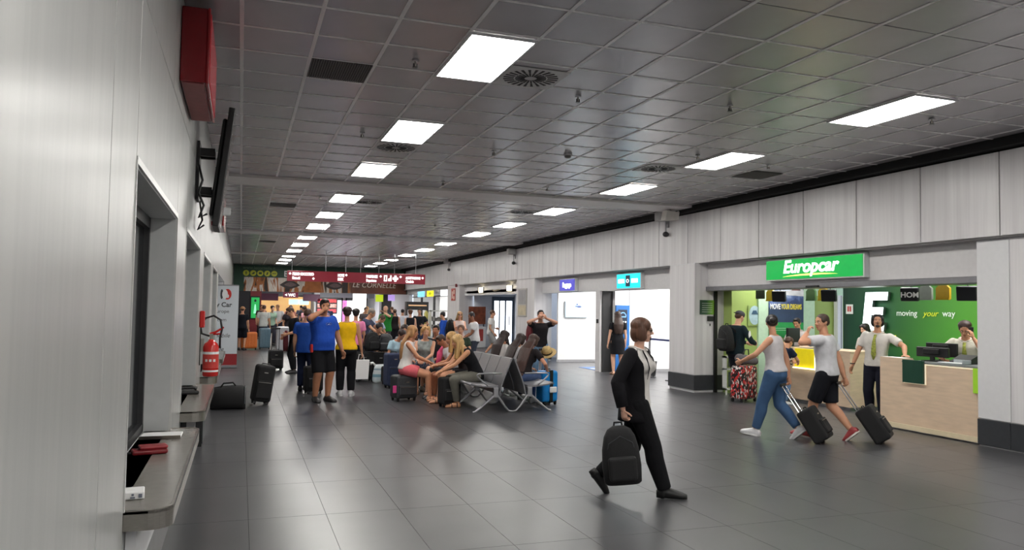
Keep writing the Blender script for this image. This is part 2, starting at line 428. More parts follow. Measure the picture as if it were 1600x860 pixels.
# lintels and tracks
LINT = mat('lintel_white', (206, 204, 205), rough=0.45, var=0.03)
lint = struct(obj('trim_5', MB().box(9.22, 9.6, 7.52, 13.92, 2.2, 2.68), LINT))
obj('door_track', MB().bbox(9.16, 9.6, 7.53, 13.91, 2.11, 2.20, 0.006, 1), ALU, lint)
obj('track_sensor', MB().bbox(9.13, 9.17, 10.55, 10.85, 2.115, 2.15, 0.005, 1), BLACK, lint)
obj('door_jamb', MB().box(9.36, 9.42, 13.86, 13.92, 0, 2.11), BLACK, lint)
lint2 = struct(obj('trim_6', MB().box(9.26, 9.6, 14.92, 23.45, 2.2, 2.68), LINT))
mull = obj('mullion', MB().box(9.24, 9.6, 19.1, 19.38, 0.0, 2.2), LINT, lint2)
obj('mullion_groove', MB().box(9.3, 9.6, 19.06, 19.1, 0.0, 2.2), BLACK, lint2)
lint3 = struct(obj('trim_7', MB().box(9.22, 9.6, 25.2, 32.6, 2.22, 2.68), LINT))
lint4 = struct(obj('trim_8', MB().box(9.22, 9.6, 34.6, 45.0, 2.45, 2.68), LINT))
obj('sign_rail', MB().box(9.12, 9.2, 34.6, 43.0, 2.22, 2.28), FRAME_D, lint4)

# ---- the two white booths
BW = mat('booth_white', (232, 232, 232), rough=0.5, var=0.02)
booth = struct(obj('wall_booths', MB()
    .box(9.6, 12.4, 22.9, 23.0, 0, 2.9).box(9.6, 12.4, 18.92, 19.1, 0, 2.9).box(9.6, 12.4, 14.55, 14.65, 0, 2.9)
    .box(12.3, 12.4, 14.6, 23.0, 0, 2.9), BW))
obj('booth_ceiling', MB().box(9.6, 12.4, 14.6, 23.0, 2.8, 2.9), BW, booth)
obj('booth_skirting', MB().box(9.6, 12.3, 22.87, 22.9, 0, 0.08).box(9.6, 12.3, 18.89, 18.92, 0, 0.08), mat('grey_strip', (150, 150, 152), var=0.04), booth)
obj('panel_joint', MB().box(10.03, 10.04, 18.905, 18.925, 0.08, 2.8), ALU, booth)

# ---- hire shop
GREEN_L = mat('light_green_wall', (160, 182, 102), rough=0.6, var=0.05, scale=2)
MINT = mat('mint_wall', (190, 218, 190), rough=0.6, var=0.04)
shop = struct(obj('wall_shop', MB().box(9.6, 12.9, 13.62, 13.9, 0, 2.9), GREEN_L))
obj('shop_wall', MB().box(9.5, 12.9, 6.2, 6.3, 0, 2.9), PLAIN_WHITE, shop)
obj('pale_wall_strip', MB().box(10.22, 10.52, 13.56, 13.64, 0, 2.8), MINT, shop)
obj('pale_wall_strip', MB().box(11.32, 11.66, 13.56, 13.64, 0, 2.8), MINT, shop)
obj('pale_wall_header', MB().box(11.66, 12.6, 13.58, 13.63, 2.06, 2.8), MINT, shop)
obj('door_post', MB().bbox(12.2, 12.29, 13.48, 13.6, 0, 2.08, 0.006, 1), PLAIN_WHITE, shop)
obj('door_post', MB().bbox(12.33, 12.36, 13.5, 13.6, 0, 2.08, 0.006, 1), PLAIN_WHITE, shop)
obj('shop_ceiling', MB().box(9.6, 12.9, 6.3, 13.9, 2.8, 2.9), PLAIN_WHITE, shop)
grad = ramp_mat('green_wall_gradient', 1, [(0.0, (112, 190, 50)), (0.35, (84, 160, 52)), (0.75, (32, 86, 52)), (1.0, (28, 62, 52))], rough=0.5, lo=8.6, hi=13.1)
obj('gradient_wall', MB().box(12.0, 12.2, 6.3, 12.98, 0, 2.8), grad, shop)
obj('gradient_wall_edge', MB().box(12.0, 12.2, 12.98, 13.1, 0, 2.8), mat('dark_green_edge', (30, 58, 50), var=0.05), shop)

# ---- recess with the dark door, further down
rec = struct(obj('wall_recess', MB().box(9.6, 11.5, 32.2, 32.4, 0, 2.4).box(11.4, 11.5, 25.2, 32.3, 0, 2.4).box(9.6, 11.5, 25.1, 25.3, 0, 2.4).box(9.22, 11.5, 25.2, 32.3, 2.3, 2.4), mat('recess_white', (206, 210, 218), rough=0.5, var=0.02)))
d2 = struct(obj('door_2', MB().box(10.36, 11.36, 32.14, 32.2, 0, 2.2), mat('blue_grey_door', (52, 64, 78), rough=0.4, var=0.06)))
DAYGLOW = mat('daylight_glow_pane', (236, 242, 250), rough=0.3, emit=2.2, var=0.02)  # panes emit by themselves; the daylight behind them is put into their colour
for a in (10.45, 10.72, 11.0): obj('door_pane', MB().box(a, a+(0.2 if a < 11 else 0.26), 32.12, 32.15, 0.1, 2.02), DAYGLOW, d2)
obj('door_handle', MB().cyl((11.13, 32.1, 0.95), (11.13, 32.1, 1.35), 0.02, 8), ALU, d2)
# ---- far shop openings on the right side
sh = struct(obj('wall_far_shops', MB().box(11.4, 11.5, 34.6, 45.0, 0, 2.7).box(9.6, 11.5, 44.9, 45.0, 0, 2.7).box(9.6, 11.5, 34.5, 34.6, 0, 2.7).box(9.6, 11.5, 38.6, 38.7, 0, 2.7), BW))
obj('shop_ceiling', MB().box(9.6, 11.5, 34.6, 45.0, 2.6, 2.7), BW, sh)
for y in (34.9, 38.4, 41.3): obj('shop_frame', MB().box(9.24, 9.34, y, y+0.12, 0, 2.45), FRAME_D, sh)

# ---- end of the hall: banner wall above, opening below, a bright concourse beyond
wall_back = struct(obj('wall_back', MB().box(XL-0.6, 9.6, 45.0, 45.3, 2.42, ZC+0.2), PLAIN_WHITE))
obj('dark_wall_block', MB().box(XL, 0.48, 44.6, 45.3, 0, 2.42), mat('black_panel', (26, 26, 32), rough=0.5, var=0.1), wall_back)
obj('red_wall_block', MB().box(0.48, 1.05, 44.55, 45.3, 0, 2.42), mat('dark_red_panel', (112, 26, 34), rough=0.5, var=0.08), wall_back)
bey = struct(obj('wall_concourse', MB().box(XL-0.6, XL, 45.3, 64, 0, 3.2).box(9.4, 9.6, 45.3, 64, 0, 3.2).box(XL-0.6, 9.6, 63.8, 64, 0, 3.2), PLAIN_WHITE))
obj('concourse_ceiling', MB().box(XL-0.6, 9.6, 45.3, 64, 2.95, 3.2), mat('glossy_ceiling', (150, 152, 156), rough=0.2, metal=0.4, var=0.04), bey)
WARM = mat('warm_glow_wall', (222, 176, 116), rough=0.5, emit=0.8, var=0.12, scale=1.2)  # the wall itself glows, standing in for the shop's warm lighting
obj('warm_shop_front', MB().box(1.0, 5.0, 60.5, 60.7, 0, 2.6), WARM, bey)
obj('shop_fascia', MB().box(1.0, 9.4, 58.0, 58.3, 2.30, 2.95), mat('grey_fascia', (140, 142, 148), var=0.05), bey)
obj('shop_pier', MB().box(5.0, 5.4, 57.6, 58.3, 0, 2.95), PLAIN_WHITE, bey)
for x in (5.5, 7.3):
    w = obj('entrance_frame', MB().box(x, x+1.6, 58.0, 58.1, 2.1, 2.3).box(x, x+0.1, 58.0, 58.1, 0, 2.3).box(x+1.5, x+1.6, 58.0, 58.1, 0, 2.3).box(x+0.75, x+0.85, 58.0, 58.1, 0, 2.3), FRAME_D, bey)
    obj('entrance_pane', MB().box(x+0.1, x+0.75, 58.03, 58.06, 0.05, 2.1).box(x+0.85, x+1.5, 58.03, 58.06, 0.05, 2.1), DAYGLOW, w)
obj('dark_pier', MB().box(8.0, 8.6, 46.6, 47.4, 0, 2.95), FRAME_D, bey)
obj('lit_panel', MB().box(6.75, 7.6, 50.0, 50.1, 0.7, 2.5), mat('lit_white_panel', (240, 240, 236), emit=1.4, var=0.03), bey)
# closing wall behind the camera
struct(obj('wall_behind', MB().box(XL-0.6, 9.6, Y0-0.2, Y0, 0, ZC+0.2), PLAIN_WHITE))

# ================================================================== CEILING FITTINGS
def light_panel():
    t = thing('ceiling_light', '', 'ceiling light')
    f = MB()
    for b in ((-0.29, 0.29, -0.62, -0.60), (-0.29, 0.29, 0.60, 0.62), (-0.29, -0.27, -0.6, 0.6), (0.27, 0.29, -0.6, 0.6)): f.box(*b, -0.022, 0.0)
    obj('frame', f, PLAIN_WHITE, t)
    obj('diffuser', MB().box(-0.27, 0.27, -0.60, 0.60, -0.016, -0.008), GLOW, t)
    return t
LY = [6.53, 9.61, 12.58, 16.1, 19.2, 22.2, 25.85, 29.2, 32.5, 36.0, 39.2, 42.2]
first = light_panel(); used = False
for row, lx in (('ticket window row', 1.97), ('shop side row', 6.61)):
    for i, y in enumerate([-5.0, -2.0, 0.5, 3.2]+LY):
        if i < 4: lab = '%s ceiling light panel in the %s, behind the viewpoint' % (ORD[i], row)
        else: lab = '%s ceiling light panel counted from the near end, in the %s' % (ORD[i-4], row)
        if not used: o = first; used = True; o.location = (lx, y, ZC-0.004)
        else: o = dup(first, (lx, y, ZC-0.004))
        o['label'] = lab; o['group'] = 'ceiling light panels'
DIFF_D = mat('diffuser_slot', (36, 34, 36), rough=0.7, var=0.1)
def swirl():
    t = thing('air_diffuser', '', 'air vent')
    p = MB().box(-0.29, 0.29, -0.3, 0.3, -0.006, 0.0); obj('plate', p, mat('vent_plate', (196, 194, 194), rough=0.45, var=0.03), t)
    s = MB()
    for k in range(24):
        a = 2*PI*k/24+0.13
        for r0, r1, w in ((0.06, 0.15, 0.010), (0.165, 0.265, 0.014)):
            c, n = Vector((math.cos(a), math.sin(a), 0)), Vector((-math.sin(a), math.cos(a), 0))
            q = [c*r0-n*w*0.6, c*r1-n*w, c*r1+n*w, c*r0+n*w*0.6]
            s._add([(v.x, v.y, z) for z in (-0.009, -0.005) for v in q], [(0, 1, 2, 3), (7, 6, 5, 4), (0, 4, 5, 1), (1, 5, 6, 2), (2, 6, 7, 3), (3, 7, 4, 0)])
    o = obj('slots', s, DIFF_D, t); o['kind'] = 'stuff'
    return t
sw = swirl()
for i, (x, y, lab) in enumerate(((2.57, 6.9, 'round swirl air diffuser in the ceiling beside the biggest light panel'), (1.98, 10.66, 'round swirl air diffuser just past the second light panel of the long row'),
        (2.52, 16.5, 'round swirl air diffuser beside the first light panel past the near ceiling beam'), (6.08, 10.56, 'round swirl air diffuser between the first two panels of the row by the green sign'), (6.02, 16.6, 'round swirl air diffuser past the beam, by the row of lights near the shops'))):
    o = sw if i == 0 else dup(sw); o.location = (x, y, ZC-0.006); o['label'] = lab; o['group'] = 'round ceiling diffusers'
def grille():
    t = thing('return_grille', '', 'air vent')
    obj('backing', MB().box(-0.275, 0.275, -0.29, 0.29, -0.004, 0.0), mat('grille_dark', (62, 58, 56), rough=0.7, var=0.1), t)
    s = MB()
    for k in range(26):
        x = -0.27+0.54*k/25; s.box(x-0.004, x+0.004, -0.29, 0.29, -0.012, -0.003)
    o = obj('slats', s, mat('grille_slat', (96, 92, 90), rough=0.5, var=0.05), t); o['kind'] = 'stuff'
    return t
gr = grille()
for i, (x, y, lab) in enumerate(((0.81, 7.38, 'dark square return grille nearest, between two light ceiling runners'), (7.8, 10.4, 'dark square return grille near the fascia above the hire counter'), (0.81, 17.9, 'dark return grille past the near ceiling beam toward the ticket wall'), (0.81, 28.4, 'dark return grille in the far ceiling toward the ticket wall'))):
    o = gr if i == 0 else dup(gr); o.location = (x, y, ZC-0.006); o['label'] = lab; o['group'] = 'square return grilles'
def sprinkler():
    t = thing('sprinkler', '', 'sprinkler')
    obj('rosette', MB().tube([(0, 0, 0), (0, 0, -0.012)], [0.035, 0.03], 12), ALU, t)
    obj('stem', MB().cyl((0, 0, -0.01), (0, 0, -0.06), 0.009, 8), STEEL, t)
    obj('deflector', MB().cyl((0, 0, -0.06), (0, 0, -0.066), 0.026, 10).box(-0.02, 0.02, -0.003, 0.003, -0.06, -0.03), FRAME_D, t)
    return t
sp = sprinkler()
SPR = [(1.42, 6.8, 'between the dark grille and the biggest light panel'), (3.25, 7.3, 'beside the biggest swirl diffuser'), (4.9, 7.0, 'in the middle of the ceiling before the beam'), (1.4, 9.9, 'beside the second panel of the long row'), (3.3, 10.3, 'midway between the two light rows'), (6.05, 9.4, 'just before the swirl diffuser by the green sign side'), (7.3, 6.6, 'beyond the nearest panel toward the fascia'), (7.4, 9.6, 'near the fascia by the second panel'), (1.45, 16.0, 'past the beam by the long light row'), (3.4, 16.6, 'past the beam, mid ceiling'), (5.2, 13.0, 'just before the beam toward the shops'), (1.45, 19.3, 'by the fifth panel of the long row'), (4.8, 20.0, 'mid ceiling over the waiting crowd'), (3.3, 13.2, 'just before the beam at mid ceiling')]
for i, (x, y, w) in enumerate(SPR):
    o = sp if i == 0 else dup(sp); o.location = (x, y, ZC-0.008); o['label'] = 'small ceiling sprinkler '+w; o['group'] = 'ceiling sprinklers'
t = thing('smoke_detector', 'round white smoke detector on the ceiling between the light rows', 'smoke detector', (4.35, 10.1, ZC-0.008))
obj('base', MB().cyl((0, 0, 0), (0, 0, -0.02), 0.06, 20), PLAIN_WHITE, t)
obj('sensor_head', MB().tube([(0, 0, -0.02), (0, 0, -0.05), (0, 0, -0.062)], [0.05, 0.045, 0.02], 18), mat('detector_grey', (120, 116, 116), var=0.05), t)
# ceiling loudspeaker and cameras on the fascia
t = thing('loudspeaker', 'white box loudspeaker hung under the near ceiling beam by the fascia', 'loudspeaker', (8.62, 14.45, 3.72))
obj('cabinet', MB().prism([(-0.17, -0.11), (0.15, -0.09), (0.17, 0.08), (-0.13, 0.1)], 'y', -0.1, 0.1), mat('speaker_beige', (206, 202, 196), rough=0.6, var=0.05), t)
obj('bracket', MB().cyl((0, 0, 0.08), (0, 0, 0.14), 0.012, 8).cyl((0.2, 0, 0.02), (0.2, 0, 0.16), 0.02, 8).box(0.05, 0.2, -0.02, 0.02, 0.02, 0.05), PLAIN_WHITE, t)
def wallcam(loc, lab):
    t = thing('security_camera', lab, 'camera', loc)
    obj('bracket', MB().box(-0.03, 0.0, -0.03, 0.03, 0.12, 0.45).cyl((-0.07, 0, 0.0), (-0.07, 0, 0.3), 0.018, 8).box(-0.08, 0.0, -0.02, 0.02, 0.2, 0.26), mat('camera_grey', (168, 166, 168), var=0.05), t)
    obj('housing', MB().bbox(-0.3, -0.02, -0.11, 0.11, 0.26, 0.46, 0.02, 2), mat('camera_pale', (200, 198, 198), var=0.04), t)
    obj('lens_dome', MB().ell((-0.07, 0, -0.03), (0.07, 0.07, 0.06)), FRAME_D, t, smooth=True)
wallcam((8.97, 25.3, 3.3), 'wall camera with grey dome hanging from the fascia beyond the white booths')
wallcam((8.97, 34.2, 3.45), 'far small wall camera on the fascia above the red information plate')
wallcam((8.97, 15.1, 3.42), 'small wall camera on the fascia beside the white loudspeaker')

# ================================================================== LEFT WALL FITTINGS
CT_M = mat('grey_counter_laminate', (128, 124, 118), rough=0.22, var=0.05, spec=0.6)
for i, (a, b) in enumerate(WIN[:4]):
    t = thing('counter_shelf', ('grey ticket counter shelf with steel rim, ' + ['nearest to the viewpoint', 'second from the viewpoint', 'third from the viewpoint', 'fourth from the viewpoint'][i]), 'counter', (XL, a, WZ0), 0, 'ticket counter shelves')
    L = b-a+0.1; d = 0.20; pts = []
    for k in range(7):
        th = PI/2*k/6; pts.append((d-0.10+0.10*math.sin(th), 0.10-0.10*math.cos(th)))
    poly = [(-0.26, 0.0)]+pts+[(d-x, y) for x, y in []]
    far = [(x, L-y) for x, y in reversed(pts)]
    obj('shelf_top', MB().prism([(-0.17, 0.0)]+pts+far+[(-0.17, L)], 'z', -0.012, 0.0), CT_M, t)
    out = [(0.0, 0.0)]+pts+far+[(0.0, L)]; ring = MB()
    inn = [(0.0, 0.012)]+[(x-0.012, y+0.006) for x, y in pts]+[(x-0.012, y-0.006) for x, y in far]+[(0.0, L-0.012)]
    n = len(out); vs = [(x, y, z) for z in (-0.085, 0.004) for x, y in out]+[(x, y, z) for z in (-0.085, 0.004) for x, y in inn]
    fs = []
    for k in range(n-1): fs += [(k, k+1, n+k+1, n+k), (2*n+k, 3*n+k, 3*n+k+1, 2*n+k+1), (n+k, n+k+1, 3*n+k+1, 3*n+k), (k, 2*n+k, 2*n+k+1, k+1)]
    obj('steel_rim', ring._add(vs, fs), STEEL, t)
    obj('under_panel', MB().box(0.003, 0.05, 0.08, L-0.08, -0.32, -0.085), PLAIN_WHITE if i != 1 else BLACK, t)
t = thing('spectacle_case', 'dark red folded case lying on the nearest ticket counter', 'case', (XL-0.07, 5.22, WZ0+0.002), 0.25)
obj('case_shell', MB().bbox(-0.07, 0.13, -0.05, 0.05, 0, 0.03, 0.012, 3), mat('dark_red_leather', (120, 22, 30), rough=0.4, var=0.1), t)
obj('case_flap', MB().bbox(-0.03, 0.13, -0.045, 0.045, 0.03, 0.052, 0.009, 2), mat('dark_red_flap', (146, 34, 42), rough=0.4, var=0.1), t)
obj('strap', MB().bbox(-0.17, -0.06, -0.012, 0.012, 0.004, 0.016, 0.004, 1), BLACK, t)
t = thing('card_holder', 'small white and blue card box on the near corner of the counter', 'card box', (XL+0.0, 4.08, WZ0+0.002), 0.1)
obj('box_body', MB().bbox(-0.04, 0.055, -0.06, 0.06, 0, 0.035, 0.004, 1), PRINT_WHITE, t)
obj('blue_side', MB().box(-0.055, -0.04, -0.06, 0.06, 0.0, 0.035), mat('card_blue', (40, 62, 120), var=0.05), t)
obj('printed_marks', MB().box(-0.005, 0.015, -0.063, -0.0605, 0.006, 0.014).box(0.0, 0.01, -0.063, -0.0605, 0.018, 0.028).box(0.03, 0.045, -0.063, -0.0605, 0.008, 0.026), mat('print_grey', (110, 116, 130), var=0.02), t)
t = thing('pass_tray', 'thin white paper tray under the glass of the nearest counter', 'tray', (XL-0.04, 5.88, WZ0+0.002))
obj('tray_base', MB().bbox(-0.12, 0.14, -0.12, 0.12, 0.0, 0.012, 0.004, 1), PRINT_WHITE, t)
obj('tray_lip', MB().box(-0.12, 0.14, -0.125, -0.118, 0.0, 0.022), STEEL, t)
t = thing('desk_telephone', 'black flat handset resting on the second ticket counter', 'telephone', (XL-0.03, 8.6, WZ0+0.002), 0.2)
obj('cradle', MB().bbox(-0.1, 0.1, -0.11, 0.11, 0, 0.035, 0.012, 2), BLACK, t)
obj('handset', MB().tube([(-0.08, -0.05, 0.05), (-0.05, -0.05, 0.065), (0.05, -0.05, 0.065), (0.08, -0.05, 0.05)], [0.02, 0.014, 0.014, 0.02], 8), BLACK, t)
t = thing('leaflet_pile', 'red leaflet pile on the third ticket counter', 'leaflets', (XL+0.05, 11.4, WZ0+0.002), 0.05)
obj('sheets', MB().box(-0.05, 0.05, -0.1, 0.1, 0, 0.03), mat('leaflet_red', (170, 40, 46), var=0.1), t)
t = thing('floor_cabinet', 'narrow black cabinet standing under the wall past the second counter', 'cabinet', (XL, 9.75, 0))
obj('body', MB().bbox(0.006, 0.075, 0.0, 0.62, 0.0, 0.66, 0.004, 1), BLACK, t)
obj('door', MB().bbox(0.075, 0.084, 0.02, 0.6, 0.03, 0.64, 0.003, 1), SKIRT, t)
# red illuminated box sign high on the wall
RED = mat('red_sign_box', (124, 16, 24), rough=0.25, var=0.05, coat=0.3)
t = thing('red_box_sign', 'dark red box sign high on the white ticket wall', 'sign', (XL, 5.88, 3.24))
obj('box', MB().bbox(0.003, 0.175, 0, 1.25, 0.0, 0.54, 0.006, 1), RED, t)
obj('front_frame', MB().bbox(0.175, 0.195, -0.005, 1.255, -0.005, 0.545, 0.005, 1), mat('red_frame', (150, 40, 44), rough=0.2, var=0.03), t)
obj('underside_panel', MB().box(0.015, 0.16, 0.03, 1.22, -0.006, 0.001), mat('dusty_red', (150, 84, 84), rough=0.5, var=0.1), t)
obj('face_panel', MB().box(0.194, 0.2, 0.03, 1.22, 0.03, 0.51), mat('red_face', (168, 40, 50), rough=0.2, emit=0.15, var=0.03), t)
t = thing('red_box_sign', 'second dark red box sign, beyond the black wall screen', 'sign', (XL, 12.4, 2.85))
obj('box', MB().bbox(0.003, 0.16, 0, 1.25, 0.0, 0.5, 0.006, 1), RED, t)
obj('front_frame', MB().bbox(0.16, 0.18, -0.005, 1.255, -0.005, 0.505, 0.005, 1), MATS['red_frame'], t)
# wall screen on its arm
t = thing('wall_screen', 'slim black wall screen tilted out from the ticket wall on a bracket', 'screen', (XL, 8.0, 2.42))
mt = Matrix.Translation((0.20, 0, 0)) @ Matrix.Rotation(math.radians(6), 4, 'Y')
obj('screen_case', MB().bbox(-0.03, 0.03, 0, 0.72, 0.0, 1.18, 0.008, 2, mtx=mt), BLACK, t)
obj('back_housing', MB().bbox(-0.075, -0.03, 0.08, 0.64, 0.1, 1.08, 0.02, 2, mtx=mt), BLACK, t)
obj('screen_glass', MB().box(0.03, 0.033, 0.02, 0.70, 0.03, 1.15, mtx=mt), mat('screen_glass_grey', (58, 58, 62), rough=0.1, var=0.04), t)
br = MB().box(0.003, 0.03, 0.2, 0.5, 0.28, 0.86)
br.box(0.03, 0.17, 0.25, 0.29, 0.72, 0.80).box(0.03, 0.15, 0.25, 0.29, 0.33, 0.41).box(0.03, 0.17, 0.42, 0.46, 0.72, 0.80).box(0.03, 0.15, 0.42, 0.46, 0.33, 0.41)
obj('bracket', br, BLACK, t)
cb = MB()
cb.tube([(0.03, 0.1, 0.6), (0.07, 0.08, 0.45), (0.04, 0.06, 0.32), (0.09, 0.05, 0.2), (0.05, 0.06, 0.08), (0.12, 0.08, 0.12)], 0.012, 6)
obj('cable', cb, BLACK, t, smooth=True)
obj('cable', MB().tube([(0.03, 0.5, 0.3), (0.06, 0.5, 0.1), (0.02, 0.5, 0.0), (0.08, 0.48, 0.05)], 0.01, 6), BLACK, t, smooth=True)
t = thing('security_camera', 'small white camera on the ticket wall past the black screen', 'camera', (XL, 11.9, 3.0))
obj('mount', MB().cyl((0.003, 0, 0), (0.12, 0, 0.02), 0.02, 8), PLAIN_WHITE, t)
obj('housing', MB().bbox(0.1, 0.28, -0.05, 0.05, -0.05, 0.06, 0.012, 2), PLAIN_WHITE, t)
# fire extinguisher
REDP = mat('extinguisher_red', (196, 34, 30), rough=0.25, var=0.05, coat=0.3)
t = thing('fire_extinguisher', 'red fire extinguisher with white label hung on the ticket wall', 'fire extinguisher', (XL+0.13, 10.2, 0.78))
obj('cylinder', MB().tube([(0, 0, 0), (0, 0, 0.015), (0, 0, 0.36), (0, 0, 0.40), (0, 0, 0.43), (0, 0, 0.45)], [0.085, 0.092, 0.092, 0.075, 0.04, 0.026], 24), REDP, t, smooth=True)
obj('label_band', MB().tube([(0, 0, 0.10), (0, 0, 0.28)], [0.0928, 0.0928], 24), mat('extinguisher_label', (198, 60, 54), rough=0.4, var=0.12, scale=30), t)
for z, h in ((0.055, 0.022), (0.27, 0.03)): obj('label_strip', MB().tube([(0, 0, z), (0, 0, z+h)], [0.0936, 0.0936], 24), PRINT_WHITE, t)
for k in range(3):
    a = -PI/2-0.5+0.5*k
    obj('label_symbol', MB().box(-0.014, 0.014, -0.003, 0.0, 0, 0.03, mtx=Matrix.Translation((0.0925*math.cos(a), 0.0925*math.sin(a), 0.18)) @ Matrix.Rotation(a+PI/2, 4, 'Z')), PRINT_WHITE, t)
obj('valve', MB().cyl((0, 0, 0.45), (0, 0, 0.50), 0.02, 10).box(-0.02, 0.02, -0.02, 0.02, 0.49, 0.52), STEEL, t)
obj('handle', MB().tube([(-0.02, 0, 0.515), (0.05, 0, 0.54), (0.14, 0, 0.60)], [0.012, 0.012, 0.009], 8, flat=(1.6, 0.7)).tube([(0, 0, 0.51), (0.07, 0, 0.515), (0.12, 0, 0.52)], [0.01]*3, 8), REDP, t)
obj('hose', MB().tube([(-0.02, 0, 0.49), (-0.11, 0, 0.52), (-0.13, 0, 0.62), (-0.07, 0, 0.71), (0.02, 0, 0.74), (0.10, 0, 0.69), (0.12, 0, 0.58), (0.10, 0, 0.46), (0.10, 0, 0.34)], 0.013, 8), BLACK, t, smooth=True)
obj('wall_hook', MB().box(-0.125, -0.08, -0.02, 0.02, 0.3, 0.46), STEEL, t)
t = thing('alarm_call_point', 'red alarm box on the ticket wall above the extinguisher', 'alarm', (XL, 9.9, 1.38))
obj('box', MB().bbox(0.003, 0.06, 0, 0.12, 0.0, 0.2, 0.012, 2), REDP, t)
obj('cable', MB().cyl((0.015, 0.06, -0.45), (0.015, 0.06, 0.0), 0.006, 6), BLACK, t)
# roll-up banner
t = thing('roll_up_banner', 'white roll-up banner with red logo and red foot by the ticket wall', 'banner', (-0.36, 21.6, 0), 0.0)
pm = ramp_mat('banner_print', 2, [(0.0, (150, 34, 40)), (0.135, (150, 34, 40)), (0.14, (206, 212, 218)), (1.0, (208, 214, 220))], rough=0.6, lo=0.08, hi=2.15)
pm.node_tree.nodes['Color Ramp'].color_ramp.interpolation = 'CONSTANT'
obj('printed_sheet', MB().box(-0.36, 0.30, -0.004, 0.004, 0.08, 2.15), pm, t)
obj('base_cassette', MB().bbox(-0.37, 0.31, -0.06, 0.06, 0.0, 0.08, 0.012, 2), ALU, t)
obj('top_rail', MB().box(-0.36, 0.30, -0.01, 0.01, 2.15, 2.18), ALU, t)
obj('rear_pole', MB().cyl((0, 0.02, 0.06), (0, 0.02, 2.16), 0.012, 8), ALU, t)
PB = mat('banner_text_dark', (60, 60, 66), var=0.0); PR = mat('banner_logo_red', (200, 46, 40), var=0.05)
lg = MB()
def disc(mb, cx, cz, rx, rz, y, n=20, a0=0, a1=2*PI):
    pts = [(cx+rx*math.cos(a0+(a1-a0)*k/n), cz+rz*math.sin(a0+(a1-a0)*k/n)) for k in range(n+ (0 if abs(a1-a0-2*PI) < 1e-6 else 1))]
    mb.prism(pts, 'y', y, y-0.003)
disc(lg, 0.02, 1.93, 0.1, 0.14, -0.004); obj('logo', lg, PR, t)
lg2 = MB(); disc(lg2, -0.04, 1.93, 0.07, 0.12, -0.008); disc(lg2, 0.03, 1.88, 0.03, 0.05, -0.008); obj('logo', lg2, PRINT_WHITE, t)
lg3 = MB(); disc(lg3, -0.12, 1.93, 0.035, 0.13, -0.007); obj('logo', lg3, PB, t)
text('lettering', 'by Car', 0.17, PB, t, (-0.33, -0.006, 1.60), FACE_Y, bold=0.004)
text('lettering', 'europe', 0.13, PB, t, (-0.30, -0.006, 1.44), FACE_Y)
text('lettering', '.com', 0.13, PB, t, (-0.24, -0.006, 1.22), FACE_Y)
text('lettering', 'mobile', 0.15, PB, t, (-0.30, -0.006, 0.80), FACE_Y, shear=0.3)
text('lettering', 'le', 0.15, PB, t, (-0.14, -0.006, 0.45), FACE_Y, shear=0.3)

# ================================================================== SIGNS AND SCREENS ON THE RIGHT
def lightbox(lab, y0, y1, z0, z1, x, col, emit, cat='sign', depth=0.12):
    t = thing('light_box_sign', lab, cat, (x, (y0+y1)/2, z0)); w = (y1-y0)/2; h = z1-z0
    obj('case', MB().bbox(0.012, depth, -w, w, 0, h, 0.006, 1), mat('sign_case', (206, 208, 208), rough=0.35, var=0.03), t)
    obj('face', MB().box(0.0, 0.012, -w+0.025, w-0.025, 0.025, h-0.025), mat('face_%d_%d_%d' % col, col, rough=0.3, emit=emit, var=0.02), t)
    return t
t = lightbox('large green lit hire-company sign over the shop opening', 9.50, 11.88, 2.25, 2.64, 9.10, (0, 148, 62), 0.8)
text('lettering', 'Europcar', 0.31, LETTER_WHITE, t, (-0.004, 0.70, 0.135), FACE_X, shear=0.2, bold=0.008, xscale=1.16)
ar = MB(); pts = []
for k in range(21):
    u = k/20; pts.append((0.70-1.34*u, 0.065+0.035*math.sin(PI*u)**0.8+0.012*u))
low = [(y, z-0.028*math.sin(PI*min(1, max(0, k/20)))-0.002) for k, (y, z) in enumerate(pts)]
ar.prism(pts+low[::-1], 'x', -0.006, 0.0)
obj('swoosh', ar, mat('swoosh_yellow', (238, 240, 120), emit=1.2, var=0.0), t)
t = lightbox('small indigo lit sign over the first white booth', 20.6, 21.75, 2.22, 2.60, 9.14, (66, 64, 168), 0.9)
text('lettering', 'Baggage', 0.2, LETTER_WHITE, t, (-0.004, 0.0, 0.13), FACE_X, align='CENTER', bold=0.006)
t = lightbox('bright cyan lit sign with dark device mark over the second booth', 16.68, 17.95, 2.22, 2.62, 9.14, (0, 200, 214), 1.1)
obj('device_mark', MB().bbox(-0.012, 0.0, -0.11, 0.11, 0.06, 0.34, 0.004, 1), mat('device_navy', (10, 50, 76), var=0.0), t)
for a_, b_ in ((0.2, 0.52), (-0.5, -0.18)): obj('letter_bar', MB().box(-0.008, 0.0, a_, b_, 0.15, 0.25), LETTER_WHITE, t)
obj('device_ring', MB().tube([(-0.014, 0.06*math.cos(a), 0.2+0.04*math.sin(a)) for a in np.linspace(0, 2*PI, 17)], 0.008, 6), LETTER_WHITE, t)
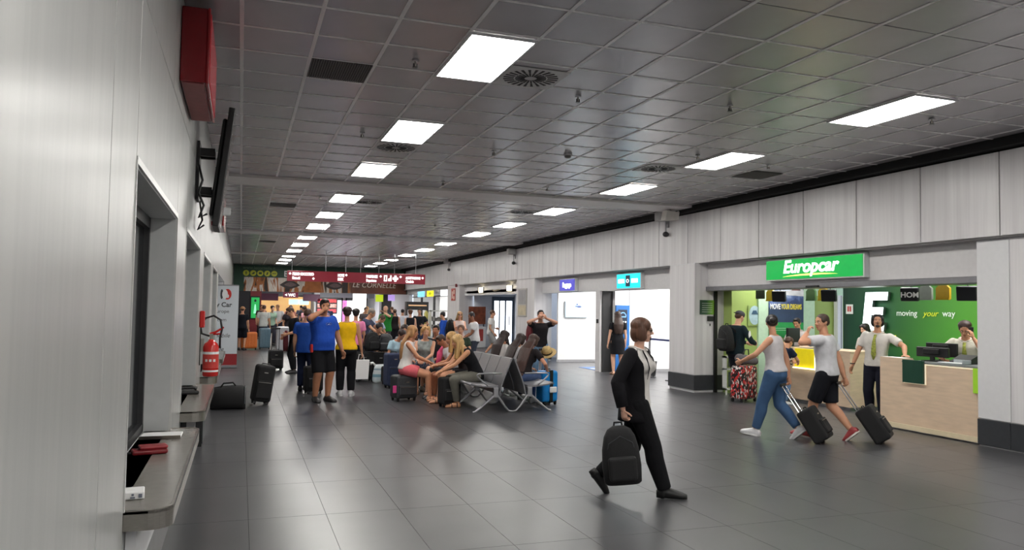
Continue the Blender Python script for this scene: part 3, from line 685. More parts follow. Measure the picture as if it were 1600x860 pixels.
for lab, y0, y1, col in (('pale blue lit sign, farthest of the small far shop signs', 39.9, 41.6, (120, 200, 236)), ('yellow lit sign beside the pale blue one over the far shop', 37.9, 39.4, (232, 226, 30)), ('white lit sign, nearest of the small far shop signs', 35.1, 36.5, (240, 240, 248))):
    t = lightbox(lab, y0, y1, 2.22, 2.56, 9.1, col, 0.9)
    mk = MB(); disc2 = [((y1-y0)*0.22*math.cos(a), 0.17+0.08*math.sin(a)) for a in np.linspace(0, 2*PI, 12)[:-1]]
    if col[2] < 200: mk.prism(disc2, 'x', -0.006, 0.0); obj('mark', mk, mat('mark_olive', (170, 176, 20), emit=0.5, var=0.0), t)
t = thing('information_plate', 'red fire-point plate on the white pier beyond the recess', 'sign', (8.97, 33.2, 2.0))
obj('plate', MB().bbox(-0.012, 0.0, 0, 0.7, 0.0, 0.55, 0.004, 1), mat('plate_red', (176, 60, 52), var=0.1), t)
obj('pictogram', MB().box(-0.016, -0.012, 0.12, 0.3, 0.3, 0.48).box(-0.016, -0.012, 0.4, 0.58, 0.1, 0.42).box(-0.016, -0.012, 0.12, 0.3, 0.06, 0.2), mat('plate_cream', (222, 196, 180), var=0.0), t)
t = thing('alarm_sounder', 'small dark red sounder on the fascia bottom beyond the recess', 'alarm', (8.96, 33.0, 2.66))
obj('body', MB().cyl((0, 0, -0.06), (0, 0, 0.08), 0.06, 12), mat('sounder_red', (120, 40, 50), var=0.05), t)
t = thing('notice_board', 'framed grey and cream notice on the pillar before the first booth', 'notice', (8.975, 24.1, 1.42))
obj('frame', MB().bbox(-0.02, 0.0, 0, 0.85, 0.0, 0.95, 0.005, 1), mat('notice_frame', (176, 172, 168), var=0.05), t)
obj('upper_sheet', MB().box(-0.024, -0.02, 0.05, 0.8, 0.42, 0.9), mat('notice_grey', (150, 148, 150), var=0.1, scale=6), t)
obj('lower_sheet', MB().box(-0.024, -0.02, 0.05, 0.8, 0.05, 0.38), mat('notice_cream', (190, 178, 150), var=0.12, scale=6), t)
for i, y in enumerate((26.4, 29.9)):
    t = thing('wall_lamp', ['bright square wall lamp nearer the notice pillar above the recess', 'bright square wall lamp at the farther end above the recess'][i], 'wall lamp', (9.2, y, 2.42))
    obj('back_plate', MB().box(-0.02, 0.02, -0.16, 0.16, -0.12, 0.12), ALU, t)
    obj('lamp_shade', MB().bbox(-0.12, -0.02, -0.12, 0.12, -0.1, 0.1, 0.01, 1), mat('warm_lamp', (255, 240, 196), emit=5.0, var=0.0), t)
t = thing('sign_bracket', 'small grey pointer bracket between the two recess lamps', 'bracket', (9.2, 28.2, 2.36))
obj('arm', MB().tube([(-0.01, -0.5, 0.03), (-0.04, 0, 0.0), (-0.01, 0.35, 0.05)], [0.02, 0.035, 0.015], 6), mat('bracket_bronze', (150, 140, 116), var=0.05), t)
# screen in the first booth
t = thing('booth_screen', 'pale blue advertising screen on the wall of the first booth', 'screen', (9.86, 22.82, 1.45))
obj('case', MB().bbox(-0.06, 0.72, 0.0, 0.06, -0.03, 0.5, 0.01, 1), mat('screen_bezel', (168, 178, 186), var=0.03), t)
obj('display', MB().box(-0.03, 0.69, -0.006, 0.0, 0.0, 0.47), mat('display_pale_blue', (176, 216, 228), emit=0.75, var=0.02), t)
fg = MB().ell((0.36, -0.008, 0.40), (0.035, 0.004, 0.03)).ell((0.43, -0.008, 0.33), (0.09, 0.004, 0.035)).ell((0.33, -0.008, 0.34), (0.05, 0.004, 0.02))
obj('picture_marks', fg, mat('display_dark_marks', (70, 84, 130), emit=0.2, var=0.2), t)
obj('picture_marks', MB().ell((0.53, -0.008, 0.29), (0.06, 0.004, 0.06)).ell((0.56, -0.008, 0.37), (0.05, 0.004, 0.07)), mat('display_grey_marks', (150, 160, 176), emit=0.4, var=0.2), t)
lines = MB()
for k, (z, w) in enumerate(((0.22, 0.3), (0.19, 0.42), (0.12, 0.5), (0.09, 0.36))): lines.box(0.02, 0.02+w, -0.009, -0.006, z, z+0.012)
obj('text_lines', lines, mat('display_line', (130, 176, 200), emit=0.4, var=0.0), t)
# second booth: blue panel, retractable barrier etc.
BLUEP = mat('blue_panel', (32, 104, 176), rough=0.4, var=0.06)
t = thing('blue_door_panel', 'tall blue panel with dark emblem on the wall of the second booth', 'panel', (9.62, 18.86, 0.02))
obj('board', MB().bbox(-0.02, 0.40, 0, 0.05, 0, 1.8, 0.006, 1), BLUEP, t)
obj('emblem_plate', MB().bbox(0.05, 0.32, -0.012, 0.0, 1.02, 1.68, 0.004, 1), mat('emblem_navy', (18, 30, 50), var=0.05), t)
em = MB()
em.tube([(0.185+0.09*math.cos(a), -0.016, 1.50+0.10*math.sin(a)) for a in np.linspace(0, PI, 13)], 0.014, 6)
em.box(0.09, 0.28, -0.02, -0.014, 1.47, 1.50)
obj('emblem', em, mat('emblem_blue', (120, 170, 230), emit=0.3, var=0.0), t)
text('lettering', 'HELP', 0.1, PRINT_WHITE, t, (0.07, -0.014, 1.30), FACE_Y, bold=0.003)
def post(lab, x, y):
    t = thing('barrier_post', lab, 'barrier post', (x, y, 0), 0, 'barrier posts')
    obj('base', MB().tube([(0, 0, 0), (0, 0, 0.02), (0, 0, 0.035)], [0.17, 0.17, 0.04], 20), FRAME_D, t)
    obj('pole', MB().cyl((0, 0, 0.03), (0, 0, 0.93), 0.03, 12), ALU, t)
    obj('belt_head', MB().cyl((0, 0, 0.93), (0, 0, 1.0), 0.036, 12), FRAME_D, t)
post('steel barrier post behind the businesswoman in the second booth', 9.82, 17.4)
post('steel barrier post nearer the white column in the second booth', 9.85, 16.35)
tag(obj('barrier_belt', MB().box(9.83, 9.836, 16.38, 17.37, 0.94, 0.99), mat('belt_blue', (46, 60, 120), var=0.05)), 'dark blue belt stretched between the two steel barrier posts', 'belt')
t = thing('waste_bin', 'small black bin on the floor behind the barrier posts', 'bin', (10.05, 17.75, 0))
obj('bin_body', MB().tube([(0, 0, 0), (0, 0, 0.36)], [0.13, 0.16], 16), mat('bin_black', (34, 34, 36), var=0.1), t)
obj('bin_liner', MB().tube([(0, 0, 0.33), (0, 0, 0.38)], [0.163, 0.166], 16), mat('bin_liner_grey', (66, 64, 64), var=0.3, scale=30), t)
t = thing('floor_mat', 'blue and white mat lying on the floor of the first booth', 'mat', (9.55, 20.1, 0.001))
obj('mat_sheet', MB().bbox(-0.2, 0.6, -0.6, 0.6, 0, 0.008, 0.003, 1), BLUEP, t)
obj('printed_band', MB().box(-0.1, 0.5, -0.3, 0.1, 0.008, 0.010), PRINT_WHITE, t)
t = thing('leaning_panel', 'narrow blue panel standing beside the booth mullion', 'panel', (9.5, 19.45, 0.01))
obj('board', MB().box(-0.1, 0.0, 0, 0.04, 0.55, 1.25), mat('slim_blue', (46, 84, 130), var=0.06), t)
obj('stand', MB().box(-0.06, -0.03, 0.0, 0.03, 0, 0.55).box(-0.16, 0.06, -0.08, 0.12, 0, 0.02), mat('slim_blue_stand', (40, 66, 100), var=0.06), t)
t = thing('door_intercom', 'small black keypad on the mullion between the two booths', 'keypad', (9.236, 19.24, 1.32))
obj('body', MB().bbox(-0.02, 0.0, -0.05, 0.05, 0, 0.11, 0.006, 1), BLACK, t)
# plates on the column
t = thing('opening_hours_plate', 'small dark to lime green plate on the white column by the shop', 'sign', (9.02, 13.915, 1.62))
gp = ramp_mat('plate_green', 0, [(0.0, (40, 66, 54)), (0.45, (46, 84, 54)), (1.0, (128, 180, 52))], lo=0.0, hi=0.36)
obj('plate', MB().bbox(0, 0.36, -0.012, 0.0, 0, 0.3, 0.003, 1), gp, t)
ls = MB()
for k in range(5): ls.box(0.05, 0.3, -0.014, -0.012, 0.05+0.045*k, 0.055+0.045*k)
obj('text_lines', ls, PRINT_WHITE, t)
t = thing('badge_reader', 'small black card reader under the green plate on the column', 'card reader', (9.2, 13.915, 1.48))
obj('body', MB().bbox(0, 0.14, -0.03, 0.0, 0, 0.11, 0.008, 2), BLACK, t)
obj('slot', MB().box(0.06, 0.08, -0.012, 0.0, -0.10, -0.05), BLACK, t)
# hanging direction sign
t = thing('direction_sign', 'long dark red direction sign hanging across the hall', 'sign', (0, 32.0, 2.64))
obj('panel', MB().bbox(1.7, 7.3, -0.05, 0.05, 0, 0.42, 0.006, 1), mat('sign_maroon', (140, 26, 46), rough=0.35, emit=0.22, var=0.08, scale=1.2), t)
for x in (1.88, 3.2, 4.0, 4.6, 5.35, 6.0, 6.9): obj('hanger_rod', MB().cyl((x, 0, 0.42), (x, 0, ZC-2.64), 0.012, 6), ALU, t)
def sgn(s, x, z, size=0.17): text('lettering', s, size, LETTER_WHITE, t, (x, -0.056, z), FACE_Y, bold=0.006, xscale=0.62)
sgn('PRIMO SOCCORSO', 1.90, 0.24, 0.155); sgn('First aid', 1.90, 0.08, 0.15)
sgn('NOTE', 3.68, 0.23, 0.155); sgn('DESK', 3.68, 0.07, 0.155)
sgn('PARTENZE', 4.83, 0.22, 0.155); sgn('Departures', 4.83, 0.06, 0.145)
sgn('ACCETTAZIONE', 6.47, 0.21, 0.135); sgn('Check-in', 6.47, 0.06, 0.15)
def arrow(x, z, r=0.05):
    obj('arrow_mark', MB().prism([(x-r, z), (x, z-r), (x+r, z), (x, z+r)], 'y', -0.058, -0.05), LETTER_WHITE, t)
for x, z in ((1.81, 0.30), (2.72, 0.12), (4.02, 0.30), (5.42, 0.29), (6.25, 0.29), (7.19, 0.27)): arrow(x, z)
obj('pictogram', MB().box(5.56, 5.69, -0.058, -0.05, 0.09, 0.34), LETTER_WHITE, t)
obj('pictogram_mark', MB().box(5.60, 5.65, -0.061, -0.057, 0.13, 0.30), MATS['sign_maroon'], t)
obj('pictogram', MB().prism([(5.74, 0.1), (5.87, 0.1), (5.87, 0.34), (5.82, 0.34), (5.82, 0.24), (5.74, 0.2)], 'y', -0.058, -0.05), LETTER_WHITE, t)
obj('pictogram', MB().prism([(5.99, 0.09), (6.08, 0.09), (6.08, 0.17), (6.15, 0.17), (6.15, 0.26), (6.08, 0.26), (6.08, 0.34), (5.99, 0.34), (5.99, 0.26), (5.92, 0.26), (5.92, 0.17), (5.99, 0.17)], 'y', -0.058, -0.05), LETTER_WHITE, t)

# ================================================================== BANNER AT THE END OF THE HALL
def tiger_print():
    m = bpy.data.materials.new('striped_fur_print'); m.use_nodes = True; nt = m.node_tree; b = nt.nodes['Principled BSDF']
    g = nt.nodes.new('ShaderNodeNewGeometry'); mp = nt.nodes.new('ShaderNodeMapping'); mp.inputs['Scale'].default_value = (1.0, 1, 0.25)
    n = nt.nodes.new('ShaderNodeTexNoise'); n.inputs['Scale'].default_value = 1.5; n.inputs['Detail'].default_value = 4; n.inputs['Distortion'].default_value = 1.6
    r = nt.nodes.new('ShaderNodeValToRGB'); el = r.color_ramp.elements
    cols = [(0.0, (28, 20, 18)), (0.40, (40, 28, 22)), (0.45, (160, 96, 44)), (0.49, (150, 88, 46)), (0.52, (206, 198, 188)), (0.60, (180, 172, 164)), (0.65, (50, 36, 30))]
    while len(el) < len(cols): el.new(0.5)
    for e, (p, c) in zip(el, cols): e.position = p; e.color = srgb(c)+(1,)
    nt.links.new(g.outputs['Position'], mp.inputs[0]); nt.links.new(mp.outputs[0], n.inputs['Vector']); nt.links.new(n.outputs[0], r.inputs[0])
    nt.links.new(r.outputs[0], b.inputs['Base Color']); b.inputs['Roughness'].default_value = 0.6
    return m
t = thing('advertising_banner', 'wide dark green banner with striped fur picture across the hall end', 'banner', (0, 44.98, 2.42))
obj('green_field', MB().bbox(-0.42, 9.2, -0.04, 0.0, 0.0, 1.46, 0.004, 1), mat('banner_green', (38, 70, 56), rough=0.6, var=0.12, scale=1), t)
obj('fur_picture', MB().box(0.12, 7.0, -0.05, -0.04, 0.0, 0.78), tiger_print(), t)
obj('brown_picture', MB().box(5.9, 9.15, -0.052, -0.04, 0.0, 0.84), mat('banner_brown', (96, 50, 32), rough=0.6, var=0.5, scale=1.1), t)
def eye_shape(x, z, w, h, y):
    up = [(x-w+2*w*k/12, z+h*math.sin(PI*k/12)) for k in range(13)]; dn = [(x-w+2*w*k/12, z-h*0.7*math.sin(PI*k/12)) for k in range(12, -1, -1)]
    return MB().prism(up+dn[1:-1], 'y', y, y-0.004)
EYED = mat('print_eye_dark', (44, 32, 32), var=0.2); EYEB = mat('print_eye_brown', (96, 76, 76), var=0.2)
for x in (2.55, 5.0):
    obj('printed_eye', eye_shape(x, 0.38, 0.55, 0.28, -0.052), EYED, t)
    obj('printed_eye', eye_shape(x+0.03, 0.40, 0.34, 0.15, -0.057), EYEB, t)
obj('printed_nose_bridge', MB().prism([(3.3, 0.0), (4.3, 0.0), (4.2, 0.78), (3.4, 0.78)], 'y', -0.053, -0.05), mat('print_orange_fur', (158, 92, 42), var=0.25, scale=3), t)
text('lettering', 'LE CORNELLE', 0.42, mat('banner_letter', (206, 196, 184), var=0.05), t, (6.0, -0.056, 0.36), FACE_Y, shear=0.25, xscale=0.97)
text('lettering', 'ENTRA NEL NOSTRO SELVAGGIO', 0.44, PRINT_WHITE, t, (2.22, -0.056, 0.86), FACE_Y, bold=0.012, xscale=0.80)
text('lettering', 'www.lecornelle.it', 0.24, mat('banner_letter_green', (104, 128, 100), var=0.0), t, (0.05, -0.056, 1.22), FACE_Y)
YB = mat('banner_icon_yellow', (188, 190, 58), rough=0.6, var=0.04)
for k in range(5):
    ic = MB(); disc(ic, 0.22+0.37*k, 1.0, 0.165, 0.16, -0.052); o = obj('round_icon', ic, YB, t)
    mk = MB(); x = 0.22+0.37*k
    [lambda: mk.box(x-0.02, x+0.02, -0.06, -0.055, 0.9, 1.1).box(x-0.05, x+0.06, -0.06, -0.055, 1.0, 1.03), lambda: mk.prism([(x-0.09, 0.93), (x+0.05, 0.95), (x+0.1, 1.06), (x, 1.05)], 'y', -0.06, -0.055), lambda: mk.box(x-0.08, x+0.08, -0.06, -0.055, 0.94, 1.06), lambda: mk.prism([(x-0.06, 0.92), (x+0.02, 0.92), (x+0.06, 1.08), (x-0.02, 1.06)], 'y', -0.06, -0.055), lambda: mk.box(x-0.1, x+0.1, -0.06, -0.055, 0.98, 1.02)][k]()
    obj('icon_mark', mk, mat('icon_green', (56, 78, 44), var=0.0), o)
# green totem screen on the dark red wall
t = thing('totem_screen', 'upright bright green screen on the dark red wall at the hall end', 'screen', (0.53, 44.5, 0.95))
obj('case', MB().bbox(-0.04, 0.46, 0.0, 0.05, -0.06, 1.2, 0.01, 1), BLACK, t)
obj('display', MB().box(0.0, 0.42, -0.008, 0.0, 0.0, 1.12), mat('display_green', (30, 150, 74), emit=0.7, var=0.1, scale=3), t)
obj('picture_marks', MB().ell((0.21, -0.012, 0.95), (0.06, 0.004, 0.07)), BLACK, t)
obj('picture_marks', MB().prism([(0.13, 0.25), (0.29, 0.25), (0.24, 0.75), (0.18, 0.75)], 'y', -0.012, -0.008), mat('display_mint', (150, 226, 190), emit=0.7, var=0.05), t)
t = thing('notice_plate', 'small pinkish plate beside the top of the roll-up banner', 'sign', (-0.40, 23.4, 2.02))
obj('plate', MB().bbox(-0.055, 0.26, -0.01, 0.0, 0, 0.14, 0.003, 1), mat('plate_pink', (190, 140, 140), var=0.1), t)
# far concourse signs
def farsign(lab, x, y, z, w, h, col, emit=0.8):
    t = thing('overhead_sign', lab, 'sign', (x, y, z))
    obj('panel', MB().bbox(0, w, -0.04, 0.04, 0, h, 0.005, 1), mat('far_%d_%d_%d' % col, col, emit=emit, var=0.05), t)
    obj('hanger_rod', MB().cyl((w*0.5, 0, h), (w*0.5, 0, 2.95-z), 0.015, 6), ALU, t)
    return t
t = farsign('maroon overhead sign with white arrow in the concourse beyond', 2.7, 55.0, 2.2, 1.0, 0.42, (104, 24, 48), 0.3)
text('lettering', '< WC', 0.26, LETTER_WHITE, t, (0.12, -0.046, 0.1), FACE_Y, bold=0.01)
farsign('plain maroon overhead board, before the warm shop front', 1.3, 57.5, 2.0, 1.2, 0.5, (86, 40, 62), 0.1)
farsign('plain maroon overhead board, beyond the arrow sign', 4.2, 57.5, 2.0, 1.2, 0.5, (82, 42, 66), 0.1)
farsign('lime green overhead sign near the far shops', 7.6, 46.4, 1.98, 0.45, 0.42, (190, 214, 40), 0.7)
farsign('small violet lit sign near the lime green one', 8.35, 46.4, 2.05, 0.4, 0.36, (178, 150, 220), 0.8)
t = thing('menu_screens', 'row of lit menu screens in the warm far shop', 'screen', (3.4, 60.45, 1.75))
for k in range(2): obj('display', MB().bbox(0.75*k, 0.75*k+0.7, -0.03, 0.03, 0, 0.38, 0.005, 1), mat('menu_pale_cyan', (190, 232, 236), emit=1.1, var=0.1, scale=5), t)
t = thing('red_shop_display', 'red and white lit shop display in the far concourse', 'display', (5.15, 57.5, 1.1))
obj('case', MB().bbox(0, 1.5, -0.02, 0.1, 0, 1.2, 0.01, 1), FRAME_D, t)
for k in range(3): obj('shelf_row', MB().box(0.08, 1.42, -0.04, -0.02, 0.1+0.36*k, 0.36+0.36*k), mat('display_row_%d' % k, [(196, 70, 80), (220, 150, 140), (190, 60, 66)][k], emit=0.4, var=0.5, scale=8), t)
t = thing('pink_shop_display', 'pink and magenta lit display between far entrance doors', 'display', (7.05, 57.6, 0.0))
obj('panel', MB().bbox(0, 0.3, -0.02, 0.1, 0, 2.1, 0.01, 1), mat('pink_panel', (216, 120, 190), emit=0.6, var=0.3, scale=4), t)
t = thing('food_counter', 'long food counter in front of the warm far shop', 'counter', (1.1, 59.4, 0))
obj('front', MB().bbox(0, 3.7, 0, 0.6, 0, 1.05, 0.01, 1), mat('counter_brown', (120, 74, 44), var=0.2), t)
obj('worktop', MB().bbox(-0.05, 3.75, -0.05, 0.65, 1.05, 1.1, 0.01, 1), mat('counter_top_cream', (220, 200, 170), var=0.05), t)
# wall lights in the shops (real ceiling panels inside each room)
def roomlight(x0, x1, y0, y1, z, lab):
    o = thing('shop_light', lab, 'ceiling light', ((x0+x1)/2, (y0+y1)/2, z), 0, 'shop ceiling panels'); w, d = (x1-x0)/2, (y1-y0)/2
    obj('frame', MB().box(-w, w, -d, d, -0.02, 0.0), PLAIN_WHITE, o)
    obj('diffuser', MB().box(-w+0.03, w-0.03, -d+0.03, d-0.03, -0.03, -0.02), ROOMGLOW, o)
roomlight(10.0, 11.6, 19.8, 22.3, 2.8, 'ceiling light panel inside the first white booth')
roomlight(10.0, 11.6, 15.2, 18.4, 2.8, 'ceiling light panel inside the second white booth')
roomlight(9.9, 10.7, 12.2, 13.4, 2.8, 'ceiling light panel inside the hire shop over the light green wall')
roomlight(9.9, 10.7, 9.6, 11.2, 2.8, 'ceiling light panel inside the hire shop over the standing clerk')
roomlight(9.9, 10.7, 7.2, 8.8, 2.8, 'ceiling light panel inside the hire shop over the long desk')
roomlight(9.9, 10.8, 36.0, 38.0, 2.6, 'ceiling light panel inside the nearer far shop')
roomlight(9.9, 10.8, 40.0, 43.0, 2.6, 'ceiling light panel inside the farther far shop')
roomlight(2.0, 4.0, 48.0, 52.0, 2.95, 'ceiling light panel in the concourse beyond, on the shop front side')
roomlight(5.0, 7.0, 52.0, 56.0, 2.95, 'ceiling light panel in the concourse beyond, before the entrance doors')

# ================================================================== HIRE SHOP FURNITURE
DESKW = mat('pale_maple', (212, 188, 162), rough=0.45, var=0.07, scale=4, stretch=(1, 1, 6))
DESKTOP = mat('desk_top_grey', (128, 132, 130), rough=0.35, var=0.05)
DKGREEN = mat('dark_green_panel', (18, 62, 46), rough=0.4, var=0.06)
LIME = mat('lime_panel', (150, 200, 50), rough=0.4, emit=0.15, var=0.04)
t = thing('service_desk', 'long pale wooden counter with dark green panel in the hire shop front', 'desk', (9.14, 7.30, 0))
obj('front_panel', MB().box(0, 0.03, 0.0, 1.92, 0.09, 0.97), DESKW, t)
obj('end_panel', MB().box(0.03, 0.62, 1.88, 1.92, 0.09, 0.99), DESKW, t)
obj('upstand', MB().box(0.0, 0.2, 1.5, 1.92, 0.97, 1.04), DESKW, t)
obj('worktop', MB().bbox(-0.02, 0.62, 0.0, 1.5, 0.985, 1.01, 0.004, 1), DESKTOP, t)
obj('light_rim', MB().box(-0.008, 0.0, 0.34, 1.08, 0.965, 0.985), mat('warm_rim_light', (240, 226, 196), emit=0.45, var=0.0), t)
obj('green_panel', MB().bbox(-0.05, -0.012, 1.1, 1.46, 0.70, 1.03, 0.004, 1), DKGREEN, t)
obj('green_panel_light', MB().box(-0.012, -0.002, 1.085, 1.475, 0.69, 1.0), MATS['warm_rim_light'], t)
obj('lime_end_panel', MB().bbox(-0.04, -0.004, 0.22, 0.32, 0.66, 0.985, 0.003, 1), LIME, t)
obj('plinth', MB().box(0.03, 0.6, 0.02, 1.9, 0.0, 0.09), ALU, t)
obj('kick_strip', MB().box(-0.02, 0.0, 0.0, 1.92, 0.02, 0.09), mat('kick_cream', (214, 200, 170), var=0.04), t)
t = thing('service_desk', 'pale wooden counter with yellow notch deeper inside the hire shop', 'desk', (9.95, 10.70, 0))
obj('front_panel', MB().box(0, 0.03, 0.0, 0.85, 0.06, 1.0).box(0, 0.03, 0.85, 1.45, 0.06, 0.66).box(0, 0.03, 1.45, 1.9, 0.06, 1.0), DESKW, t)
obj('end_panel', MB().box(0.03, 0.6, 0.0, 0.04, 0.06, 1.0), DESKW, t)
obj('worktop', MB().bbox(0.0, 0.62, -0.01, 0.85, 1.0, 1.03, 0.004, 1).bbox(0.0, 0.62, 1.45, 1.9, 1.0, 1.03, 0.004, 1), DESKW, t)
obj('yellow_panel', MB().bbox(0.03, 0.10, 0.85, 1.45, 0.66, 1.01, 0.004, 1), mat('yellow_panel', (226, 208, 20), emit=0.25, var=0.04), t)
obj('notch_light', MB().box(-0.01, 0.06, 0.845, 0.872, 0.66, 1.0), mat('notch_glow', (255, 250, 190), emit=2.0, var=0.0), t)
obj('notch_shelf', MB().box(-0.02, 0.05, 0.85, 1.45, 0.64, 0.66), MATS['notch_glow'], t)
obj('plinth', MB().box(0.03, 0.6, 0.03, 1.9, 0, 0.06), ALU, t)
def monitor(lab, x, y, z, rz, w=0.5, h=0.24):
    t = thing('computer_monitor', lab, 'monitor', (x, y, z), rz)
    obj('housing', MB().bbox(-w/2, w/2, -0.02, 0.03, 0.06, 0.06+h, 0.01, 2).bbox(-w/4, w/4, 0.03, 0.06, 0.1, 0.04+h, 0.01, 1), BLACK, t)
    obj('stand', MB().box(-0.03, 0.03, 0.0, 0.03, 0.01, 0.1).bbox(-0.12, 0.12, -0.08, 0.1, 0.0, 0.012, 0.004, 1), BLACK, t)
    return t
monitor('black monitor seen from behind on the long counter, front one of two', 9.46, 8.56, 1.012, PI/2+0.1, 0.5, 0.14)
monitor('taller black monitor behind the first one on the long counter', 9.70, 8.62, 1.012, PI/2+0.2, 0.46, 0.2)
t = thing('card_terminal', 'low black sloping device beside the phone clerk on the counter', 'terminal', (9.45, 8.05, 1.012), PI/2)
obj('body', MB().prism([(-0.1, 0), (0.1, 0), (0.1, 0.03), (-0.1, 0.12)], 'x', -0.14, 0.14), BLACK, t)
t = thing('paper_tray', 'grey clear plastic tray on the long counter before the clerk', 'tray', (9.25, 8.05, 1.012), PI/2)
obj('tray_body', MB().bbox(-0.22, 0.2, -0.08, 0.08, 0, 0.012, 0.004, 1).bbox(-0.22, 0.05, -0.08, -0.07, 0.0, 0.06, 0.003, 1).bbox(-0.22, -0.21, -0.08, 0.08, 0, 0.06, 0.003, 1), mat('tray_grey', (160, 168, 172), rough=0.3, var=0.05), t)
obj('paper', MB().box(-0.18, 0.18, -0.065, 0.065, 0.012, 0.018), PRINT_WHITE, t)
tag(obj('paper_sheet', MB().box(9.14, 9.34, 8.62, 9.05, 1.012, 1.016) if False else MB().box(9.16, 9.33, 8.84, 9.18, 1.0405, 1.0425), PRINT_WHITE), 'white paper sheet on the wooden upstand by the leaning clerk', 'paper')
t = thing('computer_monitor', 'black screen standing on the deeper counter by the leaning boy', 'monitor', (10.15, 12.40, 1.03), 0.3)
obj('housing', MB().bbox(-0.2, 0.2, -0.02, 0.03, 0.08, 0.36, 0.01, 2), BLACK, t); obj('stand', MB().box(-0.03, 0.03, 0, 0.03, 0, 0.1).box(-0.1, 0.1, -0.07, 0.08, 0, 0.012), BLACK, t)
# poster
t = thing('shop_poster', 'tall blue and green poster with car picture on the hire shop wall', 'poster', (10.46, 13.55, 1.16))
pm = bpy.data.materials.new('poster_photo'); pm.use_nodes = True; nt = pm.node_tree; b = nt.nodes['Principled BSDF']
tc = nt.nodes.new('ShaderNodeTexCoord'); nz = nt.nodes.new('ShaderNodeTexNoise'); nz.inputs['Scale'].default_value = 2.6; nz.inputs['Detail'].default_value = 3; nz.inputs['Distortion'].default_value = 0.8
rp = nt.nodes.new('ShaderNodeValToRGB'); el = rp.color_ramp.elements
cl = [(0.0, (22, 28, 52)), (0.42, (52, 66, 110)), (0.55, (108, 128, 176)), (0.66, (198, 206, 224))]
while len(el) < len(cl): el.new(0.5)
for e, (p, c) in zip(el, cl): e.position = p; e.color = srgb(c)+(1,)
nt.links.new(tc.outputs['Object'], nz.inputs['Vector']); nt.links.new(nz.outputs[0], rp.inputs[0]); nt.links.new(rp.outputs[0], b.inputs['Base Color'])
obj('photo_sheet', MB().box(0, 0.88, -0.02, 0.0, 0.62, 1.2), pm, t)
obj('dark_sheet', MB().box(0, 0.88, -0.02, 0.0, 0.32, 0.62), mat('poster_navy', (46, 62, 92), var=0.2, scale=3), t)
obj('green_sheet', MB().box(0, 0.88, -0.022, 0.0, 0.0, 0.32), mat('poster_green', (40, 150, 76), var=0.08), t)
car = MB().prism([(0.35, 0.9), (0.40, 0.98), (0.52, 1.0), (0.6, 1.08), (0.8, 1.08), (0.88, 1.0), (0.88, 0.88)], 'y', -0.026, -0.021)
obj('car_picture', car, mat('poster_car_white', (206, 206, 212), var=0.15, scale=8), t)
obj('car_window_picture', MB().prism([(0.56, 1.0), (0.62, 1.06), (0.76, 1.06), (0.8, 1.0)], 'y', -0.029, -0.026), mat('poster_car_red', (120, 70, 70), var=0.3), t)
text('lettering', 'MOVE', 0.155, PRINT_WHITE, t, (0.02, -0.027, 0.60), FACE_Y, bold=0.004, xscale=0.62)
text('lettering', 'YOUR DREAMS', 0.155, mat('poster_yellow', (226, 208, 70), var=0.0), t, (0.30, -0.027, 0.60), FACE_Y, bold=0.003, xscale=0.5)
obj('text_lines', MB().box(0.1, 0.7, -0.026, -0.022, 0.19, 0.2).box(0.1, 0.62, -0.026, -0.022, 0.15, 0.16), mat('poster_pale', (170, 220, 180), var=0.0), t)
t = thing('round_poster', 'small poster with light blue oval on the light green wall', 'poster', (9.98, 13.60, 1.40))
obj('sheet', MB().box(0, 0.32, -0.01, 0.0, 0, 0.42), mat('poster_olive', (150, 172, 100), var=0.05), t)
dk = MB(); disc(dk, 0.16, 0.22, 0.14, 0.2, -0.012); obj('oval', dk, mat('oval_blue', (170, 196, 204), var=0.1), t)
obj('mark', MB().prism([(0.08, 0.24), (0.24, 0.24), (0.2, 0.32), (0.12, 0.32)], 'y', -0.02, -0.014), mat('oval_navy', (56, 84, 110), var=0.1), t)
t = thing('warning_plate', 'small white and red notice on the dark green wall edge', 'sign', (11.99, 12.80, 1.68))
obj('plate', MB().bbox(-0.01, 0.0, 0, 0.2, 0, 0.2, 0.002, 1), PRINT_WHITE, t)
obj('red_mark', MB().box(-0.014, -0.01, 0.05, 0.09, 0.05, 0.16).box(-0.014, -0.01, 0.11, 0.15, 0.05, 0.16), mat('notice_red', (200, 60, 60), var=0.0), t)
# big lit letter
t = thing('lit_letter', 'large glowing white letter E on the dark green shop wall', 'letter sign', (11.99, 12.46, 1.36))
def sl(y, z): return (-y - 0.10*(z/0.76), z)
P = [(0, 0), (0.52, 0), (0.52, 0.16), (0.19, 0.16), (0.19, 0.31), (0.46, 0.31), (0.46, 0.46), (0.19, 0.46), (0.19, 0.60), (0.55, 0.60), (0.55, 0.76), (0, 0.76)]
quads = [((0, 0), (0.19, 0), (0.19, 0.76), (0, 0.76)), ((0.19, 0), (0.54, 0), (0.54, 0.16), (0.19, 0.16)), ((0.19, 0.31), (0.48, 0.31), (0.48, 0.46), (0.19, 0.46)), ((0.19, 0.60), (0.56, 0.60), (0.56, 0.76), (0.19, 0.76))]
L = MB(); L2 = MB()
for q in quads:
    L.prism([(-y+(-0.10)*(z/0.76), z) for y, z in q], 'x', -0.10, -0.085); L2.prism([(-y+(-0.10)*(z/0.76), z) for y, z in q], 'x', -0.085, -0.02)
obj('letter_face', L, mat('letter_glow', (238, 255, 255), emit=2.6, var=0.0), t); obj('letter_return', L2, ALU, t)
t = thing('yellow_bar', 'short lit yellow bar on the wall under the glowing letter', 'letter sign', (11.99, 11.95, 1.15))
